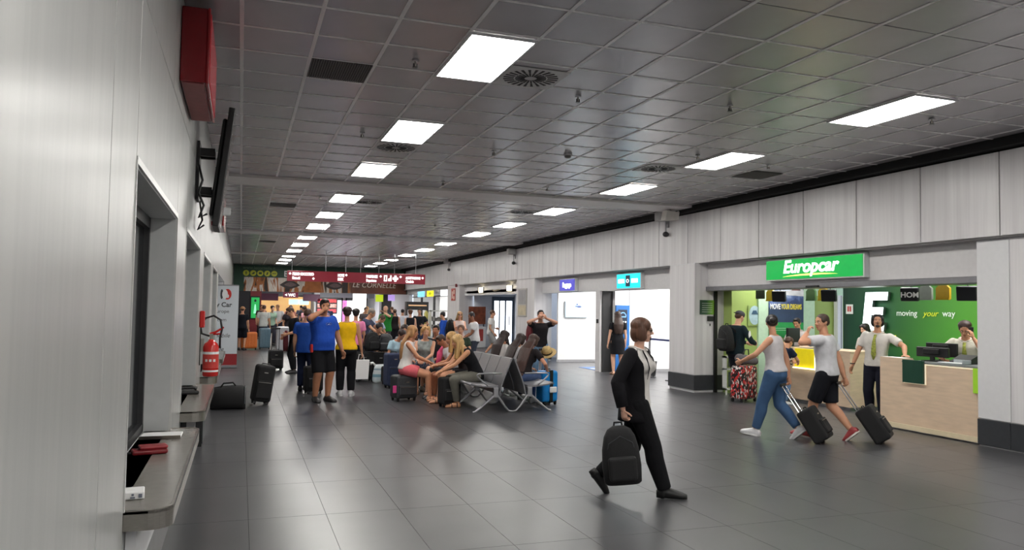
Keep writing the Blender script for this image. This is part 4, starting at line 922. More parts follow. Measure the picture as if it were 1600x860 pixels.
obj('bar_face', MB().bbox(-0.08, 0.0, -0.26, 0.04, 0, 0.13, 0.004, 1), mat('bar_yellow', (222, 208, 40), emit=0.7, var=0.03), t)
t = thing('wall_slogan', 'white and yellow slogan lettering on the green gradient wall', 'lettering', (11.99, 11.68, 1.66))
text('lettering', 'moving', 0.165, mat('slogan_white', (226, 236, 226), emit=0.2, var=0.0), t, (-0.006, 0.0, 0), FACE_X, xscale=1.02)
text('lettering', 'your', 0.155, mat('slogan_yellow', (206, 216, 50), emit=0.2, var=0.0), t, (-0.006, -0.62, 0), FACE_X, shear=0.3, xscale=1.1)
text('lettering', 'way', 0.165, MATS['slogan_white'], t, (-0.006, -1.04, 0), FACE_X, xscale=1.02)
# hanging spot boxes and tag-shaped pendants
def hangbox(x, y, lab, words=None):
    t = thing('hanging_box', lab, 'spotlight', (x, y, 1.90), 0.55)
    mt = Matrix.Rotation(math.radians(-12), 4, 'Y')
    obj('housing', MB().bbox(-0.09, -0.01, -0.13, 0.13, 0.0, 0.21, 0.018, 2, mtx=mt), mat('spot_black', (24, 26, 32), rough=0.4, var=0.06), t)
    obj('hanger', MB().cyl((0, 0, 0.2), (0, 0, 0.9), 0.008, 6), BLACK, t)
    if words: text('lettering', words, 0.11, PRINT_WHITE, t, (-0.126, 0.12, 0.045), (PI/2, 0, -PI/2), bold=0.003)
    else: obj('printed_line', MB().box(-0.106, -0.098, -0.08, 0.08, 0.085, 0.1), PRINT_WHITE, t)
    return t
hangbox(9.75, 12.28, 'hanging black spotlight box before the blue poster')
hangbox(9.75, 10.95, 'hanging black spotlight box right of the yellow tag pendant')
hangbox(9.75, 9.22, 'hanging black spotlight box lettered in white beside the glowing letter', 'HOM')
hangbox(9.75, 8.23, 'hanging black spotlight box over the clerk on the phone')
t = thing('hanging_box', 'plain dark hanging box at the light green wall end', 'spotlight', (9.8, 12.95, 1.95))
obj('housing', MB().bbox(-0.02, 0.02, -0.13, 0.13, 0.0, 0.3, 0.01, 1), mat('tag_dark_olive', (48, 58, 40), var=0.1), t)
obj('hanger', MB().cyl((0, 0, 0.3), (0, 0, 0.85), 0.006, 6), BLACK, t)
def tagpendant(x, y, col, lab):
    t = thing('tag_pendant', lab, 'pendant', (x, y, 1.92), 0, 'tag pendants')
    m = mat('tag_%d_%d_%d' % col, col, rough=0.4, var=0.06)
    obj('tag_body', MB().prism([(-0.12, 0), (0.12, 0), (0.12, 0.17), (0.05, 0.23), (0.05, 0.27), (-0.05, 0.27), (-0.05, 0.23), (-0.12, 0.17)], 'x', -0.02, 0.02), m, t)
    obj('cord', MB().cyl((0, 0, 0.27), (0, 0, 0.88), 0.005, 6), BLACK, t)
    obj('tag_edge', MB().box(-0.03, 0.0, -0.12, 0.12, -0.01, 0.015), m, t)
tagpendant(10.05, 12.95, (206, 176, 40), 'yellow tag-shaped pendant between poster and dark box')
tagpendant(10.05, 11.78, (94, 132, 84), 'green tag-shaped pendant over the leaning boy')
tagpendant(10.05, 11.46, (214, 190, 40), 'yellow tag-shaped pendant next to the green one')
tagpendant(10.05, 9.22, (140, 146, 140), 'silver grey tag-shaped pendant by the lettered spotlight')
tagpendant(10.05, 8.90, (176, 142, 30), 'golden tag-shaped pendant over the two monitors')
t = thing('leaflet_stand', 'low white leaflet stand against the light green wall', 'stand', (9.5, 13.45, 0.0), 0)
SH = mat('stand_white', (206, 208, 204), var=0.04)
obj('frame', MB().box(-0.17, 0.17, -0.02, 0.1, 0.1, 0.13).box(-0.17, -0.14, -0.02, 0.1, 0.1, 0.78).box(0.14, 0.17, -0.02, 0.1, 0.1, 0.78).box(-0.17, 0.17, -0.02, 0.1, 0.74, 0.78).box(-0.17, 0.17, -0.02, 0.1, 0.5, 0.53).box(-0.15, -0.12, 0.0, 0.03, 0.0, 0.1).box(0.12, 0.15, 0, 0.03, 0, 0.1), SH, t)
for z in (0.16, 0.56): obj('leaflet', MB().box(-0.11, 0.11, -0.03, -0.02, z, z+0.16 if z > 0.5 else z+0.3), mat('leaflet_dark', (60, 72, 62), var=0.3, scale=12), t)
# waste paper basket behind the standing clerk
t = thing('waste_basket', 'small grey basket behind the deeper counter end', 'bin', (10.55, 10.35, 0))
obj('basket', MB().tube([(0, 0, 0), (0, 0, 0.3)], [0.12, 0.15], 16), ALU, t); obj('rim', MB().tube([(0, 0, 0.29), (0, 0, 0.31)], [0.156, 0.156], 16), PLAIN_WHITE, t)

# ================================================================== BEAM SEATING
SEATM = mat('grey_perforated_steel', (132, 132, 136), rough=0.38, metal=0.45, var=0.04, bump=0.1, bscale=260)
ARM = mat('grey_cast_aluminium', (158, 158, 162), rough=0.35, metal=0.6, var=0.04)
def bench(y0, n, lab, xc=4.2):
    t = thing('beam_bench', lab, 'bench', (xc, y0, 0), 0, 'grey back to back benches')
    for s in (-1, 1):
        prof = [(0.72, 0.455), (0.70, 0.47), (0.62, 0.445), (0.45, 0.425), (0.32, 0.415), (0.25, 0.43)]
        th = 0.022
        for k in range(n):
            a, b = 0.012+0.54*k, 0.54*(k+1)-0.012
            poly = [(s*x, z) for x, z in prof]+[(s*x, z-th) for x, z in prof[::-1]]
            obj('seat_pan', MB().prism(poly, 'y', a, b), SEATM, t)
            bp = [(0.235, 0.28), (0.205, 0.42), (0.16, 0.55), (0.09, 0.72), (0.035, 0.86)]
            poly = [(s*x, z) for x, z in bp]+[(s*(x-0.022), z) for x, z in bp[::-1]]
            obj('seat_back', MB().prism(poly, 'y', a, b), SEATM, t)
        obj('beam', MB().box(min(s*0.25, s*0.33), max(s*0.25, s*0.33), 0.0, 0.54*n, 0.33, 0.40), ARM, t)
        ends = [0.02, 0.54*n-0.02] if n < 4 else [0.02, 0.54*(n//2), 0.54*n-0.02]
        for y in ends:
            obj('leg', MB().bbox(s*0.29-0.04, s*0.29+0.04, y-0.03, y+0.03, 0.24, 0.39, 0.006, 1)
                .tube([(s*0.31, y, 0.27), (s*0.50, y, 0.11), (s*0.62, y, 0.02), (s*0.67, y, 0.012)], [0.024, 0.019, 0.016, 0.016], 8)
                .tube([(s*0.26, y, 0.27), (s*0.13, y, 0.09), (s*0.06, y, 0.02), (s*0.0, y, 0.012)], [0.022, 0.018, 0.015, 0.015], 8), ARM, t)
        for y in [0.0, 0.54*n]:
            obj('armrest', MB().tube([(s*0.20, y, 0.62), (s*0.40, y, 0.625), (s*0.58, y, 0.622), (s*0.615, y, 0.60), (s*0.60, y, 0.57), (s*0.50, y, 0.48), (s*0.43, y, 0.43)], 0.013, 8), ARM, t, smooth=True)
    return t
bench(11.86, 4, 'grey steel back to back bench nearest, with sloping twin legs')
bench(14.55, 4, 'grey steel back to back bench behind the first one')

# ================================================================== LUGGAGE
def suitcase(name, lab, loc, rz, w, d, h, m, handle=0.0, tilt=0.0, ribs=0, soft=True, wheels=4, group=None, trim=None, rods=CHROME, pocket=True):
    t = thing(name, lab, 'suitcase', loc, rz, group); t.rotation_euler = (-tilt, 0, rz)
    z0 = 0.05
    obj('shell', MB().bbox(-w/2, w/2, -d/2, d/2, z0, h, min(w, d)*(0.16 if soft else 0.22), 3), m, t, smooth=False)
    if ribs:
        r = MB()
        for k in range(ribs):
            x = -w*0.36+w*0.72*k/(ribs-1)
            r.bbox(x-0.012, x+0.012, -d/2-0.006, -d/2+0.01, z0+0.08, h-0.08, 0.005, 1)
        o = obj('ribs', r, m, t)
    if pocket:
        obj('front_pocket', MB().bbox(-w*0.40, w*0.40, -d/2-0.03, -d/2+0.02, z0+0.06, h*0.62, 0.02, 2), m, t)
        obj('zip', MB().box(-w*0.34, w*0.34, -d/2-0.034, -d/2-0.028, h*0.62-0.035, h*0.62-0.028), trim or STEEL, t)
        obj('badge', MB().box(-0.03, 0.03, -d/2-0.008, -d/2+0.01, h-0.13, h-0.115), trim or STEEL, t)
    wm = MB()
    for sx in (-1, 1):
        for sy in ((-1, 1) if wheels == 4 else (1,)):
            x, y = sx*(w/2-0.05), sy*(d/2-0.04)
            o = obj('wheel', MB().cyl((x-0.014, y, 0.026), (x+0.014, y, 0.026), 0.026, 12).box(x-0.02, x+0.02, y-0.02, y+0.02, 0.035, z0+0.02), BLACK, t)
    if handle:
        y = d/2-0.03
        obj('handle_rods', MB().cyl((-0.09, y, h-0.05), (-0.09, y, h+handle), 0.009, 8).cyl((0.09, y, h-0.05), (0.09, y, h+handle), 0.009, 8), rods, t)
        obj('handle_grip', MB().bbox(-0.115, 0.115, y-0.016, y+0.016, h+handle-0.02, h+handle+0.02, 0.01, 2), BLACK, t)
    obj('carry_handle', MB().tube([(-0.07, 0, h-0.01), (-0.06, 0, h+0.02), (0.06, 0, h+0.02), (0.07, 0, h-0.01)], 0.009, 6), BLACK, t)
    return t
BLKF = mat('black_luggage_fabric', (20, 20, 22), rough=0.8, var=0.15, scale=8, bump=0.3, bscale=200)
BLKF2 = mat('charcoal_luggage', (52, 54, 58), rough=0.55, var=0.12, scale=8, bump=0.2, bscale=150)
wd_ = math.atan2(0.72, 0.70)
suitcase('trolley_case', 'black cabin case pulled tilted by the woman in jeans', (7.18, 8.12, 0.0), math.atan2(0.62, 0.78), 0.36, 0.21, 0.50, BLKF, handle=0.40, tilt=math.radians(33), wheels=2)
suitcase('trolley_case', 'black cabin case pulled tilted by the man in black shorts', (7.98, 7.92, 0.0), math.atan2(0.62, 0.78), 0.37, 0.22, 0.53, BLKF, handle=0.42, tilt=math.radians(34), wheels=2, rods=ALU)
pat = bpy.data.materials.new('patterned_shell'); pat.use_nodes = True; nt = pat.node_tree; b = nt.nodes['Principled BSDF']
tc = nt.nodes.new('ShaderNodeTexCoord'); mp = nt.nodes.new('ShaderNodeMapping'); mp.inputs['Scale'].default_value = (38, 38, 25); mp.inputs['Rotation'].default_value = (0.3, 0.5, 0)
vo = nt.nodes.new('ShaderNodeTexVoronoi'); vo.inputs['Scale'].default_value = 1.0
sp_ = nt.nodes.new('ShaderNodeSeparateColor'); rp = nt.nodes.new('ShaderNodeValToRGB'); rp.color_ramp.interpolation = 'CONSTANT'
el = rp.color_ramp.elements
for p_, c_ in ((0.0, (20, 18, 20)), (0.45, (176, 44, 44)), (0.66, (22, 20, 22)), (0.80, (206, 200, 196))):
    pass
while len(el) < 4: el.new(0.5)
for e, (p_, c_) in zip(el, ((0.0, (20, 18, 20)), (0.42, (186, 46, 46)), (0.68, (22, 20, 22)), (0.80, (206, 200, 196)))): e.position = p_; e.color = srgb(c_)+(1,)
nt.links.new(tc.outputs['Object'], mp.inputs[0]); nt.links.new(mp.outputs[0], vo.inputs['Vector']); nt.links.new(vo.outputs['Color'], sp_.inputs[0]); nt.links.new(sp_.outputs[0], rp.inputs[0]); nt.links.new(rp.outputs[0], b.inputs['Base Color']); b.inputs['Roughness'].default_value = 0.4
suitcase('patterned_suitcase', 'tall suitcase with red, white and black pattern by the capped man', (8.98, 12.35, 0), 0.32, 0.50, 0.28, 0.68, pat, wheels=4, pocket=False, soft=False)
t = thing('travel_bag', 'grey soft bag lying on top of the patterned suitcase', 'bag', (9.03, 12.36, 0.705), 0.3)
obj('bag_body', MB().capsule((-0.18, 0, 0.10), (0.25, 0, 0.05), 0.10, 0.085, 14, flat=(1, 0.9)), mat('grey_bag', (86, 82, 86), rough=0.8, var=0.2), t, smooth=True)
obj('bag_handle', MB().tube([(-0.12, -0.02, 0.17), (-0.08, -0.04, 0.27), (0.02, -0.04, 0.27), (0.06, -0.02, 0.15)], 0.012, 6), BLACK, t)
suitcase('grey_suitcase', 'charcoal suitcase the woman in pink shorts sits on', (2.79, 13.73, 0), 0.25, 0.42, 0.30, 0.46, BLKF2, pocket=True)
tagm = thing('luggage_tag', 'pink luggage tag hanging from the charcoal suitcase', 'tag', (2.585, 13.51, 0.16), 0.25)
obj('tag_body', MB().bbox(-0.035, 0.035, -0.006, 0.006, 0, 0.13, 0.005, 1), mat('tag_pink', (220, 70, 140), var=0.05), tagm)
obj('tag_loop', MB().tube([(0, 0, 0.13), (0.02, 0.02, 0.22), (0.03, 0.05, 0.28)], 0.005, 6), BLACK, tagm)
suitcase('black_suitcase', 'black case standing before the blonde woman on the bench', (3.36, 12.72, 0), 0.2, 0.34, 0.24, 0.50, BLKF)
suitcase('navy_suitcase', 'tall navy blue case behind the woman in pink shorts', (3.0, 15.9, 0), 0.2, 0.34, 0.28, 0.72, mat('navy_fabric', (44, 54, 84), rough=0.75, var=0.12, bump=0.2), pocket=True)
BLUES = mat('bright_blue_shell', (20, 130, 206), rough=0.3, var=0.05)
cs = suitcase('blue_suitcase', 'bright blue shell case with black band and hat on its handle', (5.12, 12.68, 0), 0.3, 0.34, 0.24, 0.60, BLUES, handle=0.36, soft=False, pocket=False, rods=ALU)
obj('band', MB().box(-0.035, 0.035, -0.128, 0.128, 0.045, 0.607), BLACK, cs)
obj('paper_tag', MB().bbox(-0.05, 0.1, -0.16, -0.13, 0.22, 0.32, 0.01, 1), PRINT_WHITE, cs)
STRAW = mat('straw', (188, 160, 108), rough=0.85, var=0.2, scale=40, bump=0.5, bscale=120)
t = thing('straw_hat', 'straw hat hanging on the handle of the bright blue case', 'hat', (5.14, 12.74, 0.90), 0.3); t.rotation_euler = (0.3, -0.5, 0.3)
obj('crown', MB().tube([(0, 0, 0.0), (0, 0, 0.06), (0, 0, 0.10), (0, 0, 0.115)], [0.095, 0.09, 0.075, 0.03], 20), STRAW, t, smooth=True)
obj('brim', MB().tube([(0, 0, -0.004), (0, 0, 0.004)], [0.165, 0.16], 24), STRAW, t)
obj('ribbon', MB().tube([(0, 0, 0.005), (0, 0, 0.03)], [0.0965, 0.095], 20), BLACK, t)
# black luggage heap in the middle
suitcase('large_black_suitcase', 'large black case in the dark heap beside the white carrier bag', (2.62, 17.45, 0), 0.1, 0.44, 0.3, 0.66, BLKF)
suitcase('large_black_suitcase', 'large black case half behind the white carrier bag', (3.02, 17.55, 0), -0.1, 0.42, 0.3, 0.64, BLKF)
def backpack(lab, loc, rot, h=0.5, w=0.32, d=0.2, m=BLKF, pocket=None):
    t = thing('backpack', lab, 'backpack', loc); t.rotation_euler = rot
    obj('body', MB().loft([[(math.copysign(abs(math.cos(a))**0.6, math.cos(a))*w/2*s, math.copysign(abs(math.sin(a))**0.6, math.sin(a))*d/2*s2, z) for a in np.linspace(0, 2*PI, 21)[:-1]] for z, s, s2 in ((0, 0.82, 0.75), (0.02*h/0.5, 0.95, 0.95), (h*0.3, 1.0, 1.0), (h*0.6, 0.94, 0.92), (h*0.82, 0.8, 0.78), (h*0.94, 0.6, 0.6), (h, 0.3, 0.35))]), m, t, smooth=True)
    obj('front_pocket', MB().bbox(-w*0.36, w*0.36, -d/2-0.045, -d/2+0.03, h*0.08, h*0.5, 0.03, 3), pocket or m, t, smooth=False)
    obj('zip', MB().tube([(-w*0.36, -d*0.36, h*0.55), (-w*0.3, -d*0.40, h*0.72), (0, -d*0.38, h*0.84), (w*0.3, -d*0.40, h*0.72), (w*0.36, -d*0.36, h*0.55)], 0.004, 6), SKIRT, t)
    for s in (-1, 1):
        obj('shoulder_strap', MB().tube([(s*w*0.22, d*0.34, h*0.90), (s*w*0.26, d*0.72, h*0.80), (s*w*0.28, d*0.85, h*0.50), (s*w*0.34, d*0.5, h*0.10)], 0.018, 8, flat=(1.5, 0.4), fdir=(0, 1, 0)), m, t, smooth=True)
    obj('haul_loop', MB().tube([(-0.04, d*0.2, h*0.95), (-0.03, d*0.22, h*1.05), (0.03, d*0.22, h*1.05), (0.04, d*0.2, h*0.95)], 0.010, 6), m, t)
    return t
backpack('black backpack lying on the dark luggage heap', (2.80, 17.40, 0.68), (0, 0, 0.3), 0.42, 0.34, 0.2, BLKF)
backpack('dark grey backpack on the luggage heap nearer the seated group', (3.12, 17.45, 0.66), (0, 0, -0.4), 0.40, 0.32, 0.2, mat('dark_grey_pack', (44, 44, 48), var=0.15))
t = thing('carrier_bag', 'white and blue striped plastic carrier bag beside the black luggage', 'bag', (2.96, 17.05, 0), 0.1)
wm_ = ramp_mat('carrier_print', 2, [(0.0, (206, 214, 216)), (0.28, (196, 210, 216)), (0.3, (120, 164, 182)), (0.42, (130, 170, 186)), (0.44, (208, 216, 218)), (0.62, (206, 214, 216)), (0.64, (96, 130, 150)), (0.75, (206, 214, 216))], lo=0.0, hi=0.45)
obj('bag_body', MB().loft([[(w*0.2*math.copysign(abs(math.cos(a))**0.7, math.cos(a)), w2*0.11*math.sin(a)+0.02*math.sin(3*a+z*9), z) for a in np.linspace(0, 2*PI, 19)[:-1]] for z, w, w2 in ((0, 0.85, 0.9), (0.05, 1, 1), (0.2, 0.98, 1), (0.32, 0.85, 0.8), (0.4, 0.7, 0.4))]), wm_, t, smooth=True)
obj('bag_handle', MB().tube([(-0.14, 0, 0.38), (-0.2, -0.02, 0.44), (-0.26, -0.02, 0.43)], [0.03, 0.025, 0.03], 8, flat=(1, 0.4)).tube([(0.05, 0, 0.38), (0.1, 0, 0.46), (0.16, 0.01, 0.43)], [0.025, 0.02, 0.02], 8, flat=(1, 0.4)), PRINT_WHITE, t, smooth=True)
# left side luggage
t = thing('duffel_bag', 'black soft duffel bag on the floor by the ticket wall', 'bag', (-0.14, 13.2, 0), 0.0)
obj('bag_body', MB().loft([[(x+0.0, s*0.19*math.copysign(abs(math.cos(a))**0.75, math.cos(a)), 0.17*s2+s2*0.175*math.copysign(abs(math.sin(a))**0.75, math.sin(a))) for a in np.linspace(0, 2*PI, 19)[:-1]] for x, s, s2 in ((-0.27, 0.7, 0.80), (-0.25, 0.92, 0.95), (-0.1, 1.0, 1.02), (0.05, 1.0, 1.08), (0.2, 0.95, 1.06), (0.26, 0.8, 0.95))]), BLKF, t, smooth=True)
obj('piping', MB().tube([(0.245, 0.17*math.cos(a), 0.185+0.18*math.sin(a)) for a in np.linspace(0, 2*PI, 25)], 0.009, 6), mat('grey_piping', (96, 98, 102), var=0.05), t, smooth=True)
obj('bag_handle', MB().tube([(-0.12, -0.06, 0.35), (-0.08, -0.08, 0.41), (0.06, -0.08, 0.42), (0.1, -0.06, 0.37)], 0.013, 6), BLKF, t)
obj('zip', MB().tube([(-0.24, 0, 0.335), (-0.1, 0, 0.357), (0.05, 0, 0.367), (0.22, 0, 0.352)], 0.006, 6), BLACK, t)
cs = suitcase('soft_trolley_bag', 'slumped black wheeled bag standing beside the duffel', (0.34, 13.68, 0), 0.15, 0.30, 0.30, 0.66, BLKF, tilt=0.0, pocket=True); cs.rotation_euler = (0.0, 0.14, 0.15)
suitcase('black_cabin_case', 'black cabin case with raised handle in the aisle', (0.88, 20.7, 0), 0.12, 0.36, 0.24, 0.52, BLKF, handle=0.55, rods=BLACK)
suitcase('orange_suitcase', 'orange shell case beside the man in the bucket hat', (0.32, 30.3, 0), 0.05, 0.58, 0.30, 0.66, mat('orange_shell', (214, 116, 50), rough=0.35, var=0.06), ribs=5, soft=False, pocket=False)
suitcase('teal_suitcase', 'grey teal case next to the orange one', (0.88, 30.6, 0), 0.0, 0.42, 0.28, 0.80, mat('teal_shell', (88, 116, 132), rough=0.4, var=0.08), ribs=4, soft=False, pocket=False)
suitcase('silver_suitcase', 'pale silver case in the aisle behind the black cabin case', (1.45, 29.0, 0), 0.1, 0.45, 0.28, 0.9, mat('silver_shell', (176, 176, 182), rough=0.35, var=0.05), ribs=4, soft=False, pocket=False)
suitcase('dark_cabin_case', 'black upright case behind the legs of the man in blue shirt', (1.34, 15.2, 0), 0.2, 0.34, 0.24, 0.52, BLKF, trim=ALU)
suitcase('dark_suitcase', 'dark case behind the bare legs of the seated blonde', (3.55, 14.2, 0), -0.2, 0.36, 0.26, 0.55, BLKF)
t = thing('shopping_bag', 'white paper bag held behind the woman in the yellow top', 'bag', (2.17, 14.74, 0.30), 0.2)
obj('bag_body', MB().prism([(-0.13, 0), (0.13, 0), (0.15, 0.36), (-0.15, 0.36)], 'y', -0.05, 0.05), PRINT_WHITE, t)
obj('bag_handle', MB().tube([(-0.06, 0, 0.36), (-0.04, 0, 0.46), (0.04, 0, 0.46), (0.06, 0, 0.36)], 0.006, 6), PRINT_WHITE, t)
t = thing('blue_bag', 'bright blue bag on the bench beside the curly haired woman', 'bag', (3.85, 14.72, 0.50), 0.3)
obj('bag_body', MB().bbox(-0.13, 0.13, -0.09, 0.09, 0, 0.22, 0.05, 3), mat('royal_blue_bag', (36, 70, 160), rough=0.6, var=0.15), t)
obj('bag_strap', MB().tube([(-0.1, 0, 0.18), (-0.08, -0.02, 0.3), (0.06, -0.02, 0.3), (0.1, 0, 0.18)], 0.012, 6), mat('bag_strap_navy', (30, 40, 90), var=0.05), t)
# far shop stand and clothes rail
t = thing('magazine_rack', 'white display rack stacked with goods at the far shop', 'rack', (8.3, 35.2, 0), 0)
obj('rack_frame', MB().box(0, 0.05, -0.2, 0.2, 0, 1.55).box(1.15, 1.2, -0.2, 0.2, 0, 1.55).box(0, 1.2, -0.2, 0.2, 1.5, 1.55).box(0, 1.2, -0.2, 0.2, 0.62, 0.66), SH, t)
for z, h in ((0.7, 0.3), (1.05, 0.3)):
    g = MB()
    for k in range(7): g.bbox(0.08+0.15*k, 0.2+0.15*k, -0.22, 0.1, z, z+h*random.uniform(0.5, 0.9), 0.01, 1)
    o = obj('goods', g, mat('goods_grey_%d' % int(z*100), (128, 128, 124), var=0.6, scale=6), t); o['kind'] = 'stuff'
t = thing('display_cabinet', 'black framed shop display with pale goods at the far shop', 'cabinet', (7.6, 37.2, 0), 0)
obj('frame', MB().box(0, 1.1, 0, 0.4, 1.55, 1.95).box(0, 0.06, 0, 0.4, 0, 1.6).box(1.04, 1.1, 0, 0.4, 0, 1.6), FRAME_D, t)
obj('lit_strip', MB().box(0.1, 1.0, -0.01, 0.0, 1.74, 1.8), mat('orange_strip', (214, 170, 130), emit=0.5, var=0.1), t)
obj('shelf', MB().box(0.06, 1.04, 0, 0.4, 0.7, 0.74), FRAME_D, t)
t = thing('hanging_jacket', 'pale yellow garment hung beside the goods rack', 'garment', (8.15, 35.3, 0.85), 0)
obj('garment_body', MB().tube([(0, 0, 0), (0, 0, 0.3), (0, 0, 0.55), (0, 0, 0.68)], [0.14, 0.13, 0.14, 0.05], 10, flat=(1, 0.5)), mat('pale_yellow_cloth', (214, 206, 120), rough=0.8, var=0.1), t, smooth=True)
obj('stand', MB().cyl((0, 0.03, -0.85), (0, 0.03, 0.72), 0.012, 6), ALU, t)
t = thing('picture_panel', 'brown and orange picture panel standing in the recess', 'panel', (9.2, 31.8, 0), 0)
obj('picture', MB().box(0, 0.75, 0, 0.04, 1.0, 1.75), mat('brown_picture', (120, 60, 36), var=0.5, scale=5), t)
obj('stand', MB().box(0.05, 0.1, 0.01, 0.04, 0, 1.0).box(0.65, 0.7, 0.01, 0.04, 0, 1.0).box(0.02, 0.73, -0.1, 0.15, 0, 0.02), SKIRT, t)
t = thing('vending_unit', 'white and red machine beneath the brown picture', 'machine', (9.32, 31.3, 0), 0)
obj('body', MB().bbox(0, 0.5, 0, 0.4, 0.02, 0.9, 0.01, 1), PLAIN_WHITE, t); obj('red_panel', MB().box(0.12, 0.38, -0.01, 0.0, 0.3, 0.8), mat('machine_red', (176, 70, 66), var=0.15), t)

# ================================================================== PEOPLE
JOBS = []       # (object, voxel, smooth iterations, extra MB or None, tmp head object or None)
def V(*a): return Vector(a)
def lerp(a, b, t): return a+(b-a)*t
def two_bone(a, b, l1, l2, hint):
    d = b-a; D = d.length
    if D > (l1+l2)*0.999: b = a+d.normalized()*(l1+l2)*0.999; d = b-a; D = d.length
    if D < abs(l1-l2)*1.02: b = a+d.normalized()*abs(l1-l2)*1.02; d = b-a; D = d.length
    x = (l1*l1-l2*l2+D*D)/(2*D); h = math.sqrt(max(0, l1*l1-x*x)); n = d.normalized()
    p = hint-n*hint.dot(n); p = p.normalized() if p.length > 1e-5 else n.orthogonal().normalized()
    return a+n*x+p*h, b
TORSO = {   # spine offset, half width, half depth, forward shift   (fractions of height)
 'm': [(-0.060, 0.066, 0.058, -0.004), (-0.02, 0.092, 0.070, -0.006), (0.02, 0.096, 0.070, -0.004), (0.07, 0.088, 0.064, 0.0), (0.12, 0.088, 0.064, 0.004), (0.18, 0.098, 0.068, 0.004), (0.235, 0.108, 0.068, 0.0), (0.27, 0.104, 0.058, -0.006), (0.292, 0.074, 0.044, -0.008), (0.31, 0.040, 0.036, -0.006)],
 'f': [(-0.060, 0.068, 0.060, -0.006), (-0.02, 0.098, 0.074, -0.008), (0.02, 0.098, 0.070, -0.006), (0.07, 0.080, 0.058, 0.0), (0.11, 0.074, 0.054, 0.004), (0.17, 0.084, 0.060, 0.006), (0.215, 0.092, 0.070, 0.010), (0.25, 0.094, 0.058, 0.0), (0.278, 0.082, 0.044, -0.006), (0.293, 0.056, 0.036, -0.008), (0.31, 0.034, 0.032, -0.006)]}
class Sk: pass
def skeleton(h, sex, p):
    s = Sk(); s.h = h; s.sex = sex; s.p = p
    px, py, pz = p.get('pel', (0, 0, 0.525)); s.P = V(px, py, pz)*h
    lean = math.radians(p.get('lean', 2)); side = math.radians(p.get('side', 0)); tilt = math.radians(p.get('tilt', 0)); tw = math.radians(p.get('tw', 0))
    # spine samples
    s.sp = []; pos = s.P.copy(); N = 37
    ts = np.linspace(-0.07, 0.32, N)
    def ang(t): return tilt+(lean-tilt)*min(1, max(0, (t+0.02)/0.2)), side*min(1, max(0, t/0.2)), tw*min(1, max(0, t/0.25))
    def frame(t):
        a, b, c = ang(t); R = Matrix.Rotation(c, 3, 'Z') @ Matrix.Rotation(-a, 3, 'X') @ Matrix.Rotation(b, 3, 'Y'); return R
    cen = {0.0: s.P}
    def center(t):
        q = s.P.copy(); n = 12; dt = t/n
        for k in range(n): q = q+(frame(dt*(k+0.5)) @ V(0, 0, 1))*dt*h
        return q
    s.center = center; s.frame = frame
    R = frame(0.29); sw = p.get('sw', 0.108 if sex == 'm' else 0.097)
    c = center(0.268)
    s.sh = {-1: c+R @ V(-sw*h, -0.006*h, 0), 1: c+R @ V(sw*h, -0.006*h, 0)}
    s.neck = center(0.30); hl = math.radians(p.get('lean', 2)*0.5)
    hy, hp, hr = math.radians(p.get('hy', 0)), math.radians(p.get('hp', 0)), math.radians(p.get('hr', 0))
    s.HR = Matrix.Rotation(hy+tw, 3, 'Z') @ Matrix.Rotation(-(hp+hl), 3, 'X') @ Matrix.Rotation(hr, 3, 'Y')
    s.k = 0.0655*h*p.get('hs', 1.0)
    s.hc = s.neck+(frame(0.31) @ V(0, 0.006, 0.046))*h + s.HR @ V(0, 0.012, 0.062*0.92)*h
    hw = 0.052*h
    s.hip = {-1: s.P+V(-hw, 0, -0.005*h), 1: s.P+V(hw, 0, -0.005*h)}
    Lt, Ls, La, Lf = 0.247*h, 0.238*h, 0.172*h, 0.148*h
    s.ank = {}; s.knee = {}; s.toe = {}; s.elb = {}; s.wr = {}
    for sd, f, kn in ((-1, 'fL', 'kL'), (1, 'fR', 'kR')):
        q = p.get(f, (sd*0.055, 0.0, 0.045, -sd*8, 0)); a = V(q[0], q[1], q[2])*h
        yaw = math.radians(q[3] if len(q) > 3 else 0); pit = math.radians(q[4] if len(q) > 4 else 0)
        k, a = two_bone(s.hip[sd], a, Lt, Ls, V(*p.get(kn, (sd*0.12, 1, 0.15))))
        s.knee[sd] = k; s.ank[sd] = a; s.toe[sd] = Matrix.Rotation(yaw, 3, 'Z') @ Matrix.Rotation(-pit, 3, 'X')
    for sd, hn, en in ((-1, 'hL', 'eL'), (1, 'hR', 'eR')):
        q = p.get(hn)
        if q is None: w = s.sh[sd]+(V(sd*0.035, 0.035, -0.312))*h
        else: w = V(*q)*h
        e, w = two_bone(s.sh[sd], w, La, Lf, V(*p.get(en, (sd*0.35, -1, -0.1))))
        s.elb[sd] = e; s.wr[sd] = w
    return s
def ring_at(s, t, rx, ry, sh, n=20, power=0.85):
    R = s.frame(t); c = s.center(t)
    pts = []
    for k in range(n):
        a = 2*PI*k/n; ca, sa = math.cos(a), math.sin(a)
        pts.append(tuple(c+R @ V(math.copysign(abs(ca)**power, ca)*rx, math.copysign(abs(sa)**power, sa)*ry+sh, 0)))
    return pts
def tors(s, t):
    T = TORSO[s.sex]; b = s.p.get('bulk', 1.0)
    if t <= T[0][0]: q = T[0]
    elif t >= T[-1][0]: q = T[-1]
    else:
        for A, B in zip(T[:-1], T[1:]):
            if A[0] <= t <= B[0]:
                u = (t-A[0])/(B[0]-A[0]); q = tuple(A[i]+(B[i]-A[i])*u for i in range(4)); break
    bel = s.p.get('belly', 0)*math.exp(-((t-0.07)/0.06)**2)
    return q[1]*s.h*b, (q[2]*b+bel*0.5)*s.h, (q[3]+bel*0.6)*s.h
